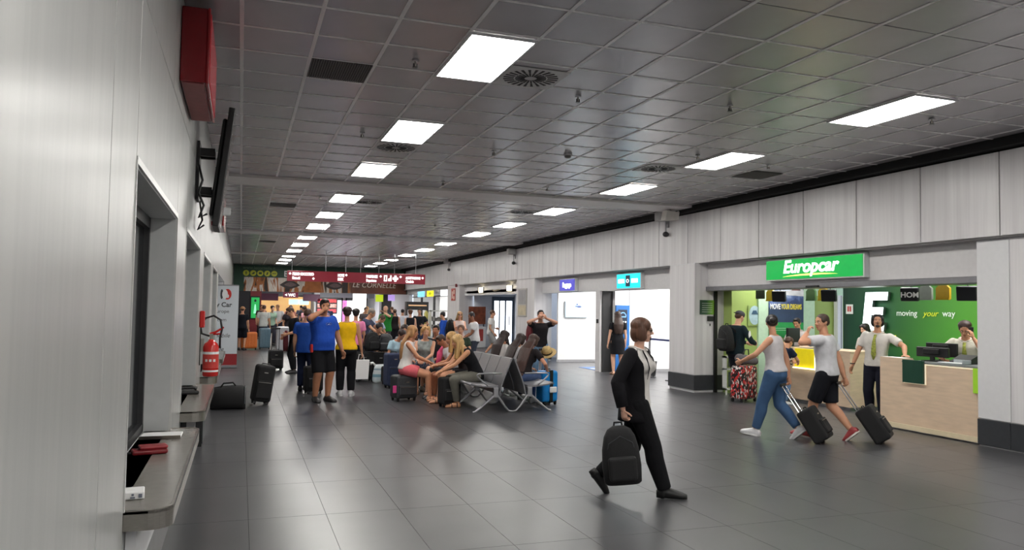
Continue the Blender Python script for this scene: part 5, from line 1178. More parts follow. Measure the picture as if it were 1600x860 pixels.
def torso(mb, s, t0, t1, inf, flare=0.0, n=12, drop=False):
    rings = []
    for k in range(n+1):
        t = t0+(t1-t0)*k/n; rx, ry, sh = tors(s, max(t, 0.0) if drop else t)
        f = flare*(1-k/n)**2
        rings.append(ring_at(s, t, rx+inf+f, ry+inf+f, sh))
    mb.loft(rings)
def thick(s): return s.p.get('limb', 1.0)
def leg(mb, s, sd, inf, frac, loose=0.0):
    """leg from hip down; frac 0..2 (1 = knee, 2 = ankle); flat end"""
    h = s.h; g = thick(s); hip, k, a = s.hip[sd], s.knee[sd], s.ank[sd]
    r0, r1, r2 = (0.060 if s.sex == 'f' else 0.057)*h*g+inf, 0.036*h*g+inf+loose*0.6, 0.0215*h*g+inf+loose
    if frac <= 1.0:
        e = lerp(hip, k, frac); mb.capsule(hip, e, r0, lerp(r0, r1, frac)+loose*0.4, 14, True, False); return
    mb.capsule(hip, k, r0, r1, 14)
    back = (s.knee[sd]-s.ank[sd]).cross(V(1, 0, 0)); f = frac-1
    calf = lerp(k, a, 0.30); dr = (hip-k).normalized().cross(V(0, 0, 1))
    bk = -((hip-k).normalized()+(a-k).normalized()); bk = -bk.normalized() if bk.length > 0.2 else s.toe[sd] @ V(0, -1, 0)
    calf = calf+bk*0.008*h
    rc = 0.0345*h*g+inf+loose*0.8
    mb.capsule(k, calf, r1, rc, 14)
    e = lerp(k, a, f); re = lerp(rc, r2, min(1, max(0, (f-0.3)/0.7)))
    mb.capsule(calf, e, rc, re, 14, True, False)
def arm(mb, s, sd, inf, frac, loose=0.0, start=True):
    h = s.h; g = thick(s)*(1.0 if s.sex == 'm' else 0.86); S, e, w = s.sh[sd], s.elb[sd], s.wr[sd]
    r0, r1, r2 = 0.032*h*g+inf, 0.0245*h*g+inf+loose*0.5, 0.0165*h*g+inf+loose
    if frac <= 1.0:
        q = lerp(S, e, frac); mb.capsule(S, q, r0, lerp(r0, r1, frac)+loose, 12, True, False); return
    mb.capsule(S, e, r0, r1, 12); f = frac-1; m = lerp(e, w, min(0.3, f)); rm = 0.0255*h*g+inf+loose*0.5
    mb.capsule(e, m, r1, rm, 12)
    mb.capsule(m, lerp(e, w, f), rm, r2, 12, True, f > 0.99 and inf < 1e-6)
def hand(mb, s, sd):
    h = s.h; w = s.wr[sd]; e = s.elb[sd]; d = (w-e).normalized()
    key = 'L' if sd < 0 else 'R'
    hd = s.p.get('hd'+key); 
    if hd: d = V(*hd).normalized()
    pn = V(*s.p.get('pn'+key, (-sd, 0.2, 0)))             # palm normal
    pn = pn-d*pn.dot(d); pn = pn.normalized() if pn.length > 1e-3 else d.orthogonal().normalized()
    u = d.cross(pn)*1.0                                    # across the palm
    thumb_side = V(*s.p.get('th'+key, (0, 1, 0.3))); u = u if u.dot(thumb_side) > 0 else -u
    curl = s.p.get('curl'+key, 0.5); g = h*(1.0 if s.sex == 'm' else 0.9)
    mb.tube([w-d*0.006*g, w+d*0.015*g, w+d*0.04*g, w+d*0.054*g], [0.0155*g, 0.022*g, 0.025*g, 0.022*g], 10, flat=(1, 0.45), fdir=pn)
    for i, (o, L) in enumerate(((0.0165, 0.040), (0.0058, 0.045), (-0.005, 0.042), (-0.0155, 0.033))):
        b = w+d*0.050*g+u*o*g; a1 = curl*0.7*(0.85+0.1*i); a2 = curl*1.9*(0.9+0.06*i)
        d1 = d*math.cos(a1)+pn*math.sin(a1); d2 = d*math.cos(a2)+pn*math.sin(a2); d3 = d*math.cos(a2*1.5)+pn*math.sin(a2*1.5)
        p1 = b+d1*L*0.45*g; p2 = p1+d2*L*0.32*g; p3 = p2+d3*L*0.23*g
        mb.tube([b-d*0.012*g, b, p1, p2, p3], [0.0058*g, 0.0060*g, 0.0055*g, 0.0050*g, 0.0034*g], 6)
    tb = w+d*0.016*g+u*0.018*g; t1 = tb+(d*0.55+u*0.75+pn*0.25).normalized()*0.024*g; t2 = t1+(d*0.85+u*0.25+pn*0.5*curl+pn*0.1).normalized()*0.020*g
    mb.tube([tb-u*0.006*g, tb, t1, t2], [0.0075*g, 0.0080*g, 0.0068*g, 0.0042*g], 6)
def foot(mb, s, sd, inf=0.0):
    R = s.toe[sd]; a = s.ank[sd]; h = s.h; z = -0.045*h
    def P(x, y, zz): return a+R @ V(x, y, zz)*1.0
    ys = [(-0.040, 0.012, 0.016, 0.020), (-0.030, 0.020, 0.024, 0.024), (0.0, 0.023, 0.030, 0.030), (0.04, 0.026, 0.024, 0.024), (0.075, 0.029, 0.018, 0.018), (0.10, 0.026, 0.014, 0.014), (0.116, 0.014, 0.009, 0.010)]
    rings = []
    for y, rx, rz, cz in ys:
        rings.append([tuple(P(math.cos(t)*(rx*h+inf), y*h*1.0+(inf if y > 0.1 else -inf if y < -0.03 else 0), z+max(0.0, cz*h+math.sin(t)*(rz*h+inf)))) for t in np.linspace(0, 2*PI, 13)[:-1]])
    mb.loft(rings); mb.capsule(P(0, -0.006*h, 0.0), P(0, -0.01*h, -0.022*h), 0.0215*h+inf, 0.024*h+inf, 10)
def head(mb, s):
    k = s.k; M4 = Matrix.Translation(s.hc) @ s.HR.to_4x4() @ Matrix.Scale(k, 4); w = 1.0 if s.sex == 'm' else 0.95
    E = lambda c, r: mb.ell(c, r, M4, 16, 12)
    E((0, -0.13, 0.26), (0.68*w, 0.84, 0.74)); E((0, 0.16, -0.12), (0.56*w, 0.56, 0.70)); E((0, 0.24, -0.52), (0.43*w, 0.44, 0.38)); E((0, 0.42, -0.80), (0.26*w, 0.24, 0.17))
    E((0, 0.60, 0.22), (0.40*w, 0.14, 0.10)); E((0.30*w, 0.50, -0.22), (0.18, 0.18, 0.16)); E((-0.30*w, 0.50, -0.22), (0.18, 0.18, 0.16))
    E((0, 0.645, -0.50), (0.20, 0.10, 0.09))
    nk = 1.0 if s.sex == 'm' else 0.9
    mb.capsule(M4 @ V(0, 0.66, 0.10), M4 @ V(0, 0.86, -0.20), 0.075*k, 0.125*k*nk, 10)
    E((0.10, 0.74, -0.24), (0.09, 0.10, 0.08)); E((-0.10, 0.74, -0.24), (0.09, 0.10, 0.08))
    for sx in (-1, 1): E((sx*0.66*w, -0.08, -0.04), (0.09, 0.20, 0.27))
    mb.capsule(M4 @ V(0, -0.16, -0.25), s.neck-V(0, 0, 0.012*s.h), (0.46 if s.sex == 'm' else 0.38)*k, (0.56 if s.sex == 'm' else 0.46)*k, 14)
    return M4
def remesh_child(name, mb, m, parent, vox, it=6):
    o = obj(name, mb, m, parent, smooth=True)
    JOBS.append((o, vox, it, None, None)); return o
def hair_mesh(mb, s, style, M4):
    E = lambda c, r: mb.ell(c, r, M4, 16, 10); k = s.k
    if style == 'bald':
        E((0, -0.42, -0.02), (0.70, 0.58, 0.40)); return
    E((0, -0.19, 0.36), (0.735, 0.84, 0.72))
    if style in ('short', 'crop', 'shortw'):
        E((0, -0.50, 0.05), (0.68, 0.52, 0.55))
        for sx in (-1, 1): E((sx*0.60, 0.06, 0.24), (0.14, 0.34, 0.30))
        if style == 'short': E((0, 0.20, 0.86), (0.50, 0.44, 0.24)); E((0.12, 0.42, 0.78), (0.34, 0.22, 0.2))
        if style == 'shortw': E((0, -0.3, 0.5), (0.86, 0.86, 0.66)); E((0, -0.62, 0.0), (0.66, 0.46, 0.6))
    if style == 'bob':
        E((0, -0.22, 0.38), (0.80, 0.90, 0.74)); E((0, -0.56, -0.25), (0.74, 0.52, 0.80))
        for sx in (-1, 1): E((sx*0.64, -0.08, -0.22), (0.22, 0.48, 0.74)); E((sx*0.50, 0.30, 0.42), (0.28, 0.34, 0.46)); E((sx*0.62, 0.08, -0.55), (0.20, 0.36, 0.38))
        E((0, -0.5, -0.72), (0.6, 0.42, 0.36))
    if style in ('long', 'longdark', 'longside'):
        E((0, -0.24, 0.38), (0.80, 0.90, 0.74)); E((0, -0.60, -0.2), (0.72, 0.50, 0.85))
        for sx in (-1, 1): E((sx*0.62, -0.12, -0.22), (0.22, 0.46, 0.80)); E((sx*0.52, 0.26, 0.42), (0.26, 0.36, 0.44))
        n = 9; dn = s.HR.inverted() @ V(0, 0, -1)
        base = V(0, -0.64, -0.5); L = s.p.get('hairlen', 2.6)
        fwd = s.p.get('hairfwd', 0.0)
        fwd_hair = fwd > 0
        for j in range(n):
            x = -0.62+1.24*j/(n-1)
            if not fwd_hair:
                a = M4 @ V(x, -0.52-0.16*(1-(x/0.62)**2), -0.2); pts = [a]; t_end = 0.26-L*0.0655*(0.92+0.12*((j*7) % 4)/3)
                for u in (0.0, 0.5, 1.0):
                    t = 0.262+(t_end-0.262)*u; rx, ry, sh = tors(s, max(0.0, t))
                    pts.append(s.center(t)+s.frame(t) @ V(x*(0.105-0.02*u)*s.h, sh-ry*(1-0.25*(x/0.62)**2)-0.034+0.012*u, 0))
                for q0, q1, r0, r1 in zip(pts[:-1], pts[1:], (0.25, 0.25, 0.22), (0.25, 0.22, 0.10)): mb.capsule(q0, q1, r0*k, r1*k, 8)
                continue
            a = V(x, -0.52-0.16*(1-(x/0.62)**2), -0.3)
            b = a+dn*L*(0.9+0.12*((j*7) % 4)/3)+V(x*0.25, fwd-0.38, 0)
            mid = (a+b)/2+V(x*0.22, -0.16, 0)
            mb.capsule(M4 @ a, M4 @ mid, 0.24*k, 0.24*k, 8); mb.capsule(M4 @ mid, M4 @ b, 0.24*k, 0.12*k, 8)
        if style == 'longside':
            for sx in (-1, 1):
                for j in range(3):
                    a = V(sx*0.66, 0.1-0.2*j, -0.2); b = a+dn*L*0.85+V(sx*0.1, 0.15, 0)
                    mb.capsule(M4 @ a, M4 @ b, 0.20*k, 0.09*k, 8)
    if style == 'bun':
        E((0, -0.50, 0.12), (0.70, 0.54, 0.58)); E((0, -1.10, 0.20), (0.40, 0.36, 0.40))
        for sx in (-1, 1): E((sx*0.58, 0.02, 0.25), (0.16, 0.38, 0.34))
    if style == 'wavy':
        E((0, -0.26, 0.34), (0.90, 0.86, 0.82)); E((0, -0.52, -0.2), (0.90, 0.50, 0.62)); E((0.2, 0.40, 0.86), (0.36, 0.24, 0.2)); E((-0.25, 0.36, 0.84), (0.34, 0.24, 0.2))
        for sx in (-1, 1): E((sx*0.68, -0.06, -0.02), (0.24, 0.40, 0.62)); E((sx*0.62, 0.22, 0.40), (0.22, 0.30, 0.36))
    if style == 'curly':
        r = random.Random(int(s.h*1000))
        for j in range(70):
            a, z = r.uniform(0, 2*PI), r.uniform(-0.75, 1.0); f = math.sqrt(max(0.1, 1-(max(0, z)*0.85)**2))
            x, y = math.cos(a)*0.76*f, -0.16+math.sin(a)*0.82*f
            if y > 0.34 and z < 0.62: continue
            if abs(x) < 0.42 and y > 0.2 and z < 0.6: continue
            E((x, y, z*0.95+0.12), (0.22, 0.22, 0.22))
def person(lab, x, y, d, h=1.7, sex='m', skin=(196, 150, 122), hair=('short', (44, 34, 28)), top=('tee', (200, 200, 200)), bot=('trousers', (30, 30, 34)), shoe=(30, 30, 32), pose=None, q=1, face=True, group=None, sole=None, extra=None):
    p = dict(pose or {}); s = skeleton(h, sex, p)
    vox = (0.0095, 0.014, 0.022)[q]; hv = (0.0055, 0.009, 0.015)[q]
    sk = skinmat(skin)
    rz = math.atan2(-d[0], d[1])
    b = MB(); torso(b, s, -0.06, 0.31, 0.0)
    if sex == 'f':
        for sx in (-1, 1):
            c = s.center(0.205)+s.frame(0.205) @ V(sx*0.045*h, 0.052*h, 0); b.ell(c, (0.036*h, 0.036*h, 0.036*h))
    for sd in (-1, 1): leg(b, s, sd, 0.0, 2.0); arm(b, s, sd, 0.0, 2.0)
    o = obj('person', b, sk, None, (x, y, 0), (0, 0, rz), smooth=True); tag(o, lab, 'person', group)
    ex = MB()
    for sd in (-1, 1): hand(ex, s, sd)
    bare = shoe is None or (isinstance(shoe, tuple) and shoe[0] == 'sandal')
    if bare:
        for sd in (-1, 1): foot(ex, s, sd)
    hm = MB(); M4 = head(hm, s)
    ho = obj('head_source', hm, sk, None, smooth=True)
    JOBS.append((ho, hv, 4 if q < 2 else 3, None, None)); JOBS.append((o, vox, 7, ex, ho))
    s.M4 = M4; s.o = o; s.q = q
    # hair
    if hair:
        m = MB(); hair_mesh(m, s, hair[0], M4); remesh_child('hair', m, hairmat(hair[1]), o, hv*1.15, 3)
    # face
    if face:
        for sx in (-1, 1):
            e = MB(); e.ell((sx*0.25, 0.615, 0.035), (0.105, 0.07, 0.06), M4, 10, 6); e.m = 1; e.ell((sx*0.25, 0.66, 0.03), (0.052, 0.04, 0.052), M4, 8, 6)
            obj('eye', e, [mat('eye_white', (216, 210, 204), rough=0.3, var=0.02), mat('eye_dark', (44, 32, 26), rough=0.25, var=0.1)], o, smooth=True)
            eb = MB(); eb.tube([M4 @ V(sx*0.12, 0.725, 0.20), M4 @ V(sx*0.27, 0.70, 0.245), M4 @ V(sx*0.42, 0.60, 0.20)], [0.03*s.k, 0.036*s.k, 0.02*s.k], 6)
            obj('eyebrow', eb, hairmat(hair[1] if hair else (60, 50, 44)), o)
        mo = MB(); mo.ell((0, 0.715, -0.475), (0.185, 0.05, 0.034), M4, 12, 6); mo.ell((0, 0.705, -0.545), (0.155, 0.055, 0.042), M4, 12, 6)
        obj('mouth', mo, mat('lips_%d' % skin[0], (int(skin[0]*0.86), int(skin[1]*0.62), int(skin[2]*0.62)), rough=0.4, var=0.05), o, smooth=True)
    # top
    kind, col = top[0], top[1]; cm = top[2] if len(top) > 2 and not isinstance(top[2], (int, float)) else cloth(col)
    c = MB(); inf = 0.011 if q < 2 else 0.014
    hem = p.get('hem', -0.035)
    sit = p.get('sit', False)
    if sit: hem = max(hem, -0.03)
    if kind in ('tee', 'tank', 'long', 'shirt', 'polo', 'dress'):
        torso(c, s, hem if kind != 'dress' else -0.05, 0.298, inf, p.get('flare', 0.008), 16, True)
        if sex == 'f':
            for sx in (-1, 1):
                cc = s.center(0.205)+s.frame(0.205) @ V(sx*0.045*h, 0.050*h, 0); c.ell(cc, (0.036*h+inf,)*3)
        fr = {'tee': 0.62, 'shirt': 0.70, 'polo': 0.66, 'long': 1.95, 'tank': 0, 'dress': 0.5}[kind]
        for sd in (-1, 1):
            if fr and not p.get('nosleeve'): arm(c, s, sd, inf, fr, 0.010 if fr < 1 else 0.004)
            else: c.capsule(lerp(s.neck, s.sh[sd], 0.55), lerp(s.neck, s.sh[sd], 0.80), 0.026*h, 0.022*h, 10)
        if kind == 'dress':
            rings = []
            for t, rr in ((0.02, 0.0), (-0.05, 0.012), (-0.12, 0.016), (-0.20, 0.02)):
                rx, ry, sh = tors(s, max(t, -0.02)); cc = s.P+V(0, 0, t*h)
                rings.append([tuple(cc+V(math.cos(a)*(rx+inf+rr), math.sin(a)*(ry+inf+rr+0.01), 0)) for a in np.linspace(0, 2*PI, 21)[:-1]])
            c.loft(rings)
        nm = {'tee': 'tshirt', 'tank': 'sleeveless_top', 'long': 'sweater', 'shirt': 'shirt', 'polo': 'polo_shirt', 'dress': 'dress'}[kind]
        s.top = remesh_child(nm, c, cm, o, vox, 5)
        if kind in ('shirt', 'polo'):
            cl = MB(); R = s.frame(0.30); n0 = s.center(0.296); pts = [n0+R @ V(math.cos(a)*0.047*h, math.sin(a)*0.043*h-0.004*h, 0.012*h-0.016*h*max(0, math.sin(a))) for a in np.linspace(-1.4*PI, 0.4*PI, 19)]
            cl.tube(pts, 0.012*h, 6, flat=(1.2, 0.55), fdir=(0, 0, 1)); obj('collar', cl, cm, s.top, smooth=True)
    # bottom
    bk, bc = bot[0], bot[1]; bm_ = cloth(bc); c = MB(); binf = 0.009 if q < 2 else 0.012
    if bk in ('trousers', 'jeans', 'shorts', 'leggings'):
        fr = bot[2] if len(bot) > 2 else {'trousers': 1.93, 'jeans': 1.93, 'leggings': 1.86, 'shorts': 0.85}[bk]
        loose = {'trousers': 0.018, 'jeans': 0.010, 'leggings': 0.002, 'shorts': 0.022}[bk]
        torso(c, s, -0.06, 0.055, binf, 0.0, 6)
        for sd in (-1, 1): leg(c, s, sd, binf, fr, loose)
        remesh_child(bk, c, bm_, o, vox, 5)
    elif bk == 'skirt':
        rings = []
        for t, rr in ((0.04, 0.0), (-0.02, 0.006), (-0.10, 0.014), (-0.2, 0.03)):
            rx, ry, sh = tors(s, max(t, -0.02)); cc = s.P+V(0, 0, t*h)
            rings.append([tuple(cc+V(math.cos(a)*(rx+binf+rr), math.sin(a)*(ry+binf+rr), 0)) for a in np.linspace(0, 2*PI, 21)[:-1]])
        c.loft(rings); remesh_child('skirt', c, bm_, o, vox, 4)
    # shoes
    for sd in (-1, 1):
        if shoe is None: continue
        if bare:
            so = MB(); R = s.toe[sd]; a = s.ank[sd]
            poly = [(0.03*math.sin(t)*h, (0.038+0.08*(-math.cos(t)))*h) for t in np.linspace(0, 2*PI, 15)[:-1]]
            so._add([tuple(a+R @ V(px_, py_, (zz-0.045)*h)) for zz in (-0.004, 0.004) for px_, py_ in poly], [tuple(range(13, -1, -1)), tuple(range(14, 28))]+[(i, (i+1) % 14, 14+(i+1) % 14, 14+i) for i in range(14)])
            for yy, zz in ((0.055, 0.044), (0.0, 0.06)): so.tube([a+R @ V(math.cos(t)*0.031*h, yy*h, (-0.045+max(0, math.sin(t))*zz)*h) for t in np.linspace(0, PI, 9)], 0.005*h, 6)
            obj('sandal', so, mat('sandal_%d_%d_%d' % shoe[1], shoe[1], rough=0.6, var=0.1), o)
        else:
            so = MB(); foot(so, s, sd, 0.007); obj('shoe', so, mat('shoe_%d_%d_%d' % tuple(shoe), shoe, rough=0.5, var=0.08), o, smooth=True)
            if sole:
                R = s.toe[sd]; a = s.ank[sd]; sl_ = MB()
                poly = [(0.034*math.sin(t)*h, (0.038+0.086*(-math.cos(t)))*h) for t in np.linspace(0, 2*PI, 19)[:-1]]; n = len(poly)
                sl_._add([tuple(a+R @ V(px_, py_, (zz-0.045)*h)) for zz in (-0.001, 0.012) for px_, py_ in poly], [tuple(range(n-1, -1, -1)), tuple(range(n, 2*n))]+[(i, (i+1) % n, n+(i+1) % n, n+i) for i in range(n)])
                obj('sole', sl_, mat('sole_%d_%d_%d' % tuple(sole), sole, rough=0.6, var=0.04), o)
    return s
def tie(s, col, stripes=None):
    pts = []
    for t in (0.283, 0.25, 0.21, 0.16, 0.10, 0.045):
        rx, ry, sh = tors(s, t); pts.append(s.center(t)+s.frame(t) @ V(0, ry+sh+0.022+(0.006 if t < 0.27 else -0.006), 0))
    R = [0.022, 0.020, 0.028, 0.034, 0.040, 0.010]
    obj('tie', MB().tube(pts, R, 8, flat=(1, 0.18), fdir=(0, 1, 0)), stripes or cloth(col), s.o, smooth=True)
def glasses(s, dark=True):
    M4 = s.M4; k = s.k; m = MB()
    for sx in (-1, 1):
        c = V(sx*0.29, 0.78, 0.03); m.tube([M4 @ (c+V(0.19*math.cos(a), -0.05*abs(math.cos(a)), 0.15*math.sin(a))) for a in np.linspace(0, 2*PI, 17)], 0.02*k, 5)
        m.tube([M4 @ V(sx*0.47, 0.72, 0.07), M4 @ V(sx*0.66, 0.35, 0.06), M4 @ V(sx*0.72, -0.1, 0.02)], 0.022*k, 5)
    m.tube([M4 @ V(-0.1, 0.80, 0.06), M4 @ V(0, 0.83, 0.08), M4 @ V(0.1, 0.80, 0.06)], 0.02*k, 5)
    g = obj('glasses_frame', m, mat('glasses_metal', (90, 74, 62), rough=0.3, metal=0.6, var=0.05), s.o)
    if dark:
        for sx in (-1, 1):
            l = MB(); l.ell((sx*0.29, 0.765, 0.03), (0.18, 0.03, 0.14), M4, 12, 6)
            obj('lens', l, mat('sunglass_lens', (40, 34, 32), rough=0.1, var=0.1, spec=0.7), g, smooth=True)
def cap(s, col, back=False, bucket=False):
    M4 = s.M4; sg = -1 if back else 1; m = MB()
    m.ell((0, -0.14, 0.50), (0.80, 0.92, 0.64), M4, 18, 10)
    if bucket: m.tube([M4 @ V(0, -0.14, 0.50), M4 @ V(0, -0.14, 0.30)], [0.86*s.k, 1.12*s.k], 18)
    else:
        m.tube([M4 @ V(0, sg*0.5, 0.46), M4 @ V(0, sg*0.95-0.1, 0.44), M4 @ V(0, sg*1.35-0.1, 0.36)], [0.62*s.k, 0.58*s.k, 0.30*s.k], 12, flat=(1, 0.12), fdir=tuple(M4.to_3x3() @ V(0, 0, 1)))
    obj('cap' if not bucket else 'bucket_hat', m, cloth(col), s.o, smooth=True)
def local(s, v): return s.o.matrix_basis @ v

# ---- pose helpers
def walk(step=0.17, front='R', **k):
    f, b = ('fR', 'fL') if front == 'R' else ('fL', 'fR'); sd = 1 if front == 'R' else -1
    d = {'pel': (0, 0, 0.512), f: (sd*0.035, step, 0.047, 0, -6), b: (-sd*0.035, -step*1.15, 0.085, 0, 42), 'lean': 4}
    d.update(k); return d
def stand(**k):
    d = {'fL': (-0.06, 0.02, 0.045, 10, 0), 'fR': (0.06, -0.01, 0.045, -10, 0)}; d.update(k); return d
def sit(seat, h, reach=0.25, drop=0.045, **k):
    z = (seat+0.095)/h
    d = {'pel': (0, 0, z), 'fL': (-0.06, reach, drop, 4, 0), 'fR': (0.06, reach, drop, -4, 0), 'tilt': -6, 'lean': 10, 'hL': (-0.07, 0.20, z+0.06), 'hR': (0.07, 0.20, z+0.06), 'sit': True, 'kL': (-0.15, 0.6, 1), 'kR': (0.15, 0.6, 1), 'eL': (-0.8, -0.7, -0.3), 'eR': (0.8, -0.7, -0.3), 'pnL': (0, 0, -1), 'pnR': (0, 0, -1), 'thL': (1, 0, 0), 'thR': (-1, 0, 0)}
    d.update(k); return d
LIGHT, TAN, MED, DARKS = (214, 166, 140), (198, 146, 116), (200, 150, 122), (112, 76, 58)
BROWN, BLACKH, BLOND, DBLOND, GREYH, AUB = (74, 50, 36), (30, 24, 24), (196, 158, 104), (160, 122, 80), (136, 126, 116), (92, 58, 40)

# ---- businesswoman walking in the foreground
bw = person('woman in black suit and white shirt striding past with a backpack in hand', 3.41, 6.27, (0.89, -0.46), 1.63, 'f', (214, 168, 146), ('bob', (88, 60, 46)), ('shirt', (206, 202, 198)), ('trousers', (20, 20, 23), 1.985), (12, 12, 13),
    walk(0.165, 'R', hR=(0.150, -0.075, 0.487), eR=(0.3, -1, 0), curlR=1.2, pnR=(-0.6, 0.6, 0), hL=(-0.13, -0.04, 0.47), tw=-22, nosleeve=True, hy=18, hp=3, lean=2, hem=-0.02, limb=1.05, fL=(-0.035, -0.20, 0.105, 0, 52), fR=(0.03, 0.155, 0.047, 0, 0)), q=0)
glasses(bw)
jk = MB(); s = bw; h = s.h; rings = []
for k in range(17):
    t = -0.095+(0.30+0.095)*k/16; tt = max(t, -0.02); rx, ry, sh = tors(s, tt); fl_ = 0.022+0.02*max(0, (0.05-t)/0.2); rx = max(rx, 0.088*h) if t < 0.2 else rx; ry = max(ry, 0.064*h) if t < 0.2 else ry
    if t < -0.02: c0 = s.P+V(0, 0, t*h); R = Matrix.Identity(3)
    else: c0 = s.center(t); R = s.frame(t)
    gap = 0.92 if t < 0.24 else 0.92+(t-0.24)*4
    ring = []
    for a in np.linspace(PI/2+gap, PI/2+2*PI-gap, 25):
        ca, sa = math.cos(a), math.sin(a)
        ring.append(tuple(c0+R @ V(math.copysign(abs(ca)**0.85, ca)*(rx+fl_), math.copysign(abs(sa)**0.85, sa)*(ry+fl_)+sh, 0)))
    inner = [tuple(Vector(q_)+(Vector(c0)-Vector(q_)).normalized()*0.006) for q_ in ring[::-1]]
    rings.append(ring+inner)
jk.loft(rings)
arm(jk, s, 1, 0.018, 1.90, 0.010); arm(jk, s, -1, 0.018, 1.90, 0.010)
SUIT = mat('black_suit', (22, 21, 25), rough=0.85, spec=0.2, var=0.12, bump=0.2, bscale=80)
obj('jacket', jk, SUIT, s.o, smooth=True)
lp = MB()
for sd in (-1, 1):
    pts = []
    for t in (0.295, 0.25, 0.20, 0.14):
        rx, ry, sh = tors(s, t); u = 0.034+0.062*(0.295-t)/0.155
        pts.append(s.center(t)+s.frame(t) @ V(sd*u*h*0.9, (ry+sh)*(0.96 if t < 0.28 else 0.8)+0.020, 0))
    lp.tube(pts, [0.014, 0.028, 0.026, 0.008], 6, flat=(1, 0.22), fdir=(0, 1, 0))
obj('lapels', lp, SUIT, s.o, smooth=True)
hp_ = local(bw, bw.wr[1])
bp_ = backpack('black backpack carried low in the hand of the woman in suit', (hp_.x-0.01, hp_.y-0.04, hp_.z-0.63), (0.0, -0.10, math.atan2(0.93, 0.37)*0+(-0.38)), 0.50, 0.34, 0.17, BLKF)
# ---- couple with the trolley cases
p3 = person('woman in white sleeveless top and blue jeans walking with a trolley case', 6.83, 8.70, (-0.50, 0.86), 1.68, 'f', TAN, ('bun', BLACKH), ('tank', (206, 202, 204)), ('jeans', (66, 94, 130)), (206, 206, 208),
    walk(0.15, 'L', hR=(0.085, -0.075, 0.475), eR=(0.6, -0.8, 0), curlR=1.2, hL=(-0.16, 0.215, 0.60), eL=(-0.8, -0.4, -0.3), hy=-62, hp=4, lean=5, hem=0.012, flare=0.016, limb=1.06), q=1, sole=(226, 226, 226))
p4 = person('man in white t-shirt and black shorts raising a hand to his mouth', 7.44, 8.42, (-0.50, 0.86), 1.70, 'm', TAN, ('crop', (62, 46, 38)), ('tee', (206, 206, 210)), ('shorts', (26, 27, 33), 0.92), (156, 60, 62),
    walk(0.15, 'L', hR=(0.125, -0.095, 0.475), eR=(0.5, -0.8, 0), curlR=1.2, hL=(-0.115, 0.115, 0.825), eL=(-1, 0.25, -0.4), hdL=(0.25, -0.25, 0.8), pnL=(0.5, -0.6, 0), curlL=0.9, hy=58, hp=0, lean=5, hem=-0.012, limb=1.10, bulk=1.06), q=1, sole=(214, 208, 200))
# ---- hire shop
cp = person('man in grey cap and dark hoodie with a backpack at the light green wall', 9.22, 12.95, (0.92, 0.1), 1.72, 'm', LIGHT, ('crop', BROWN), ('long', (24, 38, 44)), ('trousers', (34, 36, 44)), (40, 40, 44),
    stand(hR=(0.10, 0.20, 0.62), hL=(-0.06, 0.22, 0.62), eR=(0.8, -0.6, -0.4), eL=(-0.8, -0.6, -0.4), hp=16, lean=6, bulk=1.08), q=1)
cap(cp, (84, 84, 90), back=True)
q_ = lerp(cp.sh[1], cp.elb[1], 0.55); obj('sleeve_print', MB().ell(q_+V(0.052, 0.0, 0), (0.016, 0.028, 0.10)), PRINT_WHITE, cp.o, smooth=True)
bk_ = backpack('black backpack worn by the man in the grey cap', (8.99, 12.92, 0.92), (0.08, 0, -1.46), 0.50, 0.34, 0.22, BLKF)
boy = person('boy in navy and white top leaning on the deeper counter', 9.40, 11.78, (0.97, 0.1), 1.26, 'm', TAN, ('short', BROWN), ('tee', (28, 36, 56)), ('jeans', (96, 120, 148)), (206, 206, 206),
    stand(lean=18, hR=(0.06, 0.25, 0.60), hL=(-0.10, 0.28, 0.62), eR=(0.9, -0.3, -0.3), eL=(-0.9, -0.3, -0.3), hp=22, hs=1.15), q=1)
bd = MB(); torso(bd, boy, 0.03, 0.155, 0.016, 0.0, 8); obj('white_band', bd, cloth((210, 210, 212)), boy.top, smooth=True)
text('lettering', 'C', 0.11, PRINT_BLACK, boy.o, boy.center(0.065)+boy.frame(0.07) @ V(tors(boy, 0.07)[0]+0.024, 0.03, 0), (PI/2, 0, PI/2), bold=0.004)
person('dark haired clerk in grey shirt behind the deeper counter', 10.75, 12.98, (-0.85, -0.45), 1.60, 'm', TAN, ('short', BLACKH), ('shirt', (176, 170, 168)), ('trousers', (34, 34, 40)), (24, 24, 26), stand(hp=20, hR=(0.12, 0.2, 0.62), hL=(-0.12, 0.2, 0.62)), q=1)
wc = person('dark bobbed clerk in white blouse beside the big glowing letter', 10.85, 11.25, (-0.95, -0.1), 1.52, 'f', LIGHT, ('bob', BLACKH), ('shirt', (212, 204, 198)), ('trousers', (30, 32, 42)), (24, 24, 26), stand(hp=14, hR=(0.08, 0.16, 0.60), hL=(-0.08, 0.16, 0.60)), q=1)
TIEM = mat('striped_tie', (150, 156, 66), rough=0.7, var=0.45, scale=1.0, stretch=(30, 30, 60))
tm = person('bearded clerk in white shirt and striped tie leaning on the long counter', 9.62, 9.78, (-0.88, -0.47), 1.68, 'm', TAN, ('wavy', BLACKH), ('shirt', (204, 200, 194)), ('trousers', (24, 26, 38)), (22, 22, 24),
    stand(hL=(-0.30, 0.17, 0.625), eL=(-0.9, -0.5, -0.1), hdL=(-0.55, 0.85, 0), pnL=(0, 0, -1), thL=(1, 0.3, 0), curlL=0.15, hR=(0.205, 0.06, 0.49), eR=(0.9, -0.5, 0), hy=18, hp=-14, side=-4, bulk=1.05, hem=-0.02), q=1)
tie(tm, (160, 160, 70), TIEM)
bd = MB(); M4 = tm.M4; bd.ell((0, 0.52, -0.78), (0.30, 0.24, 0.20), M4); bd.ell((0, 0.72, -0.37), (0.2, 0.05, 0.04), M4)
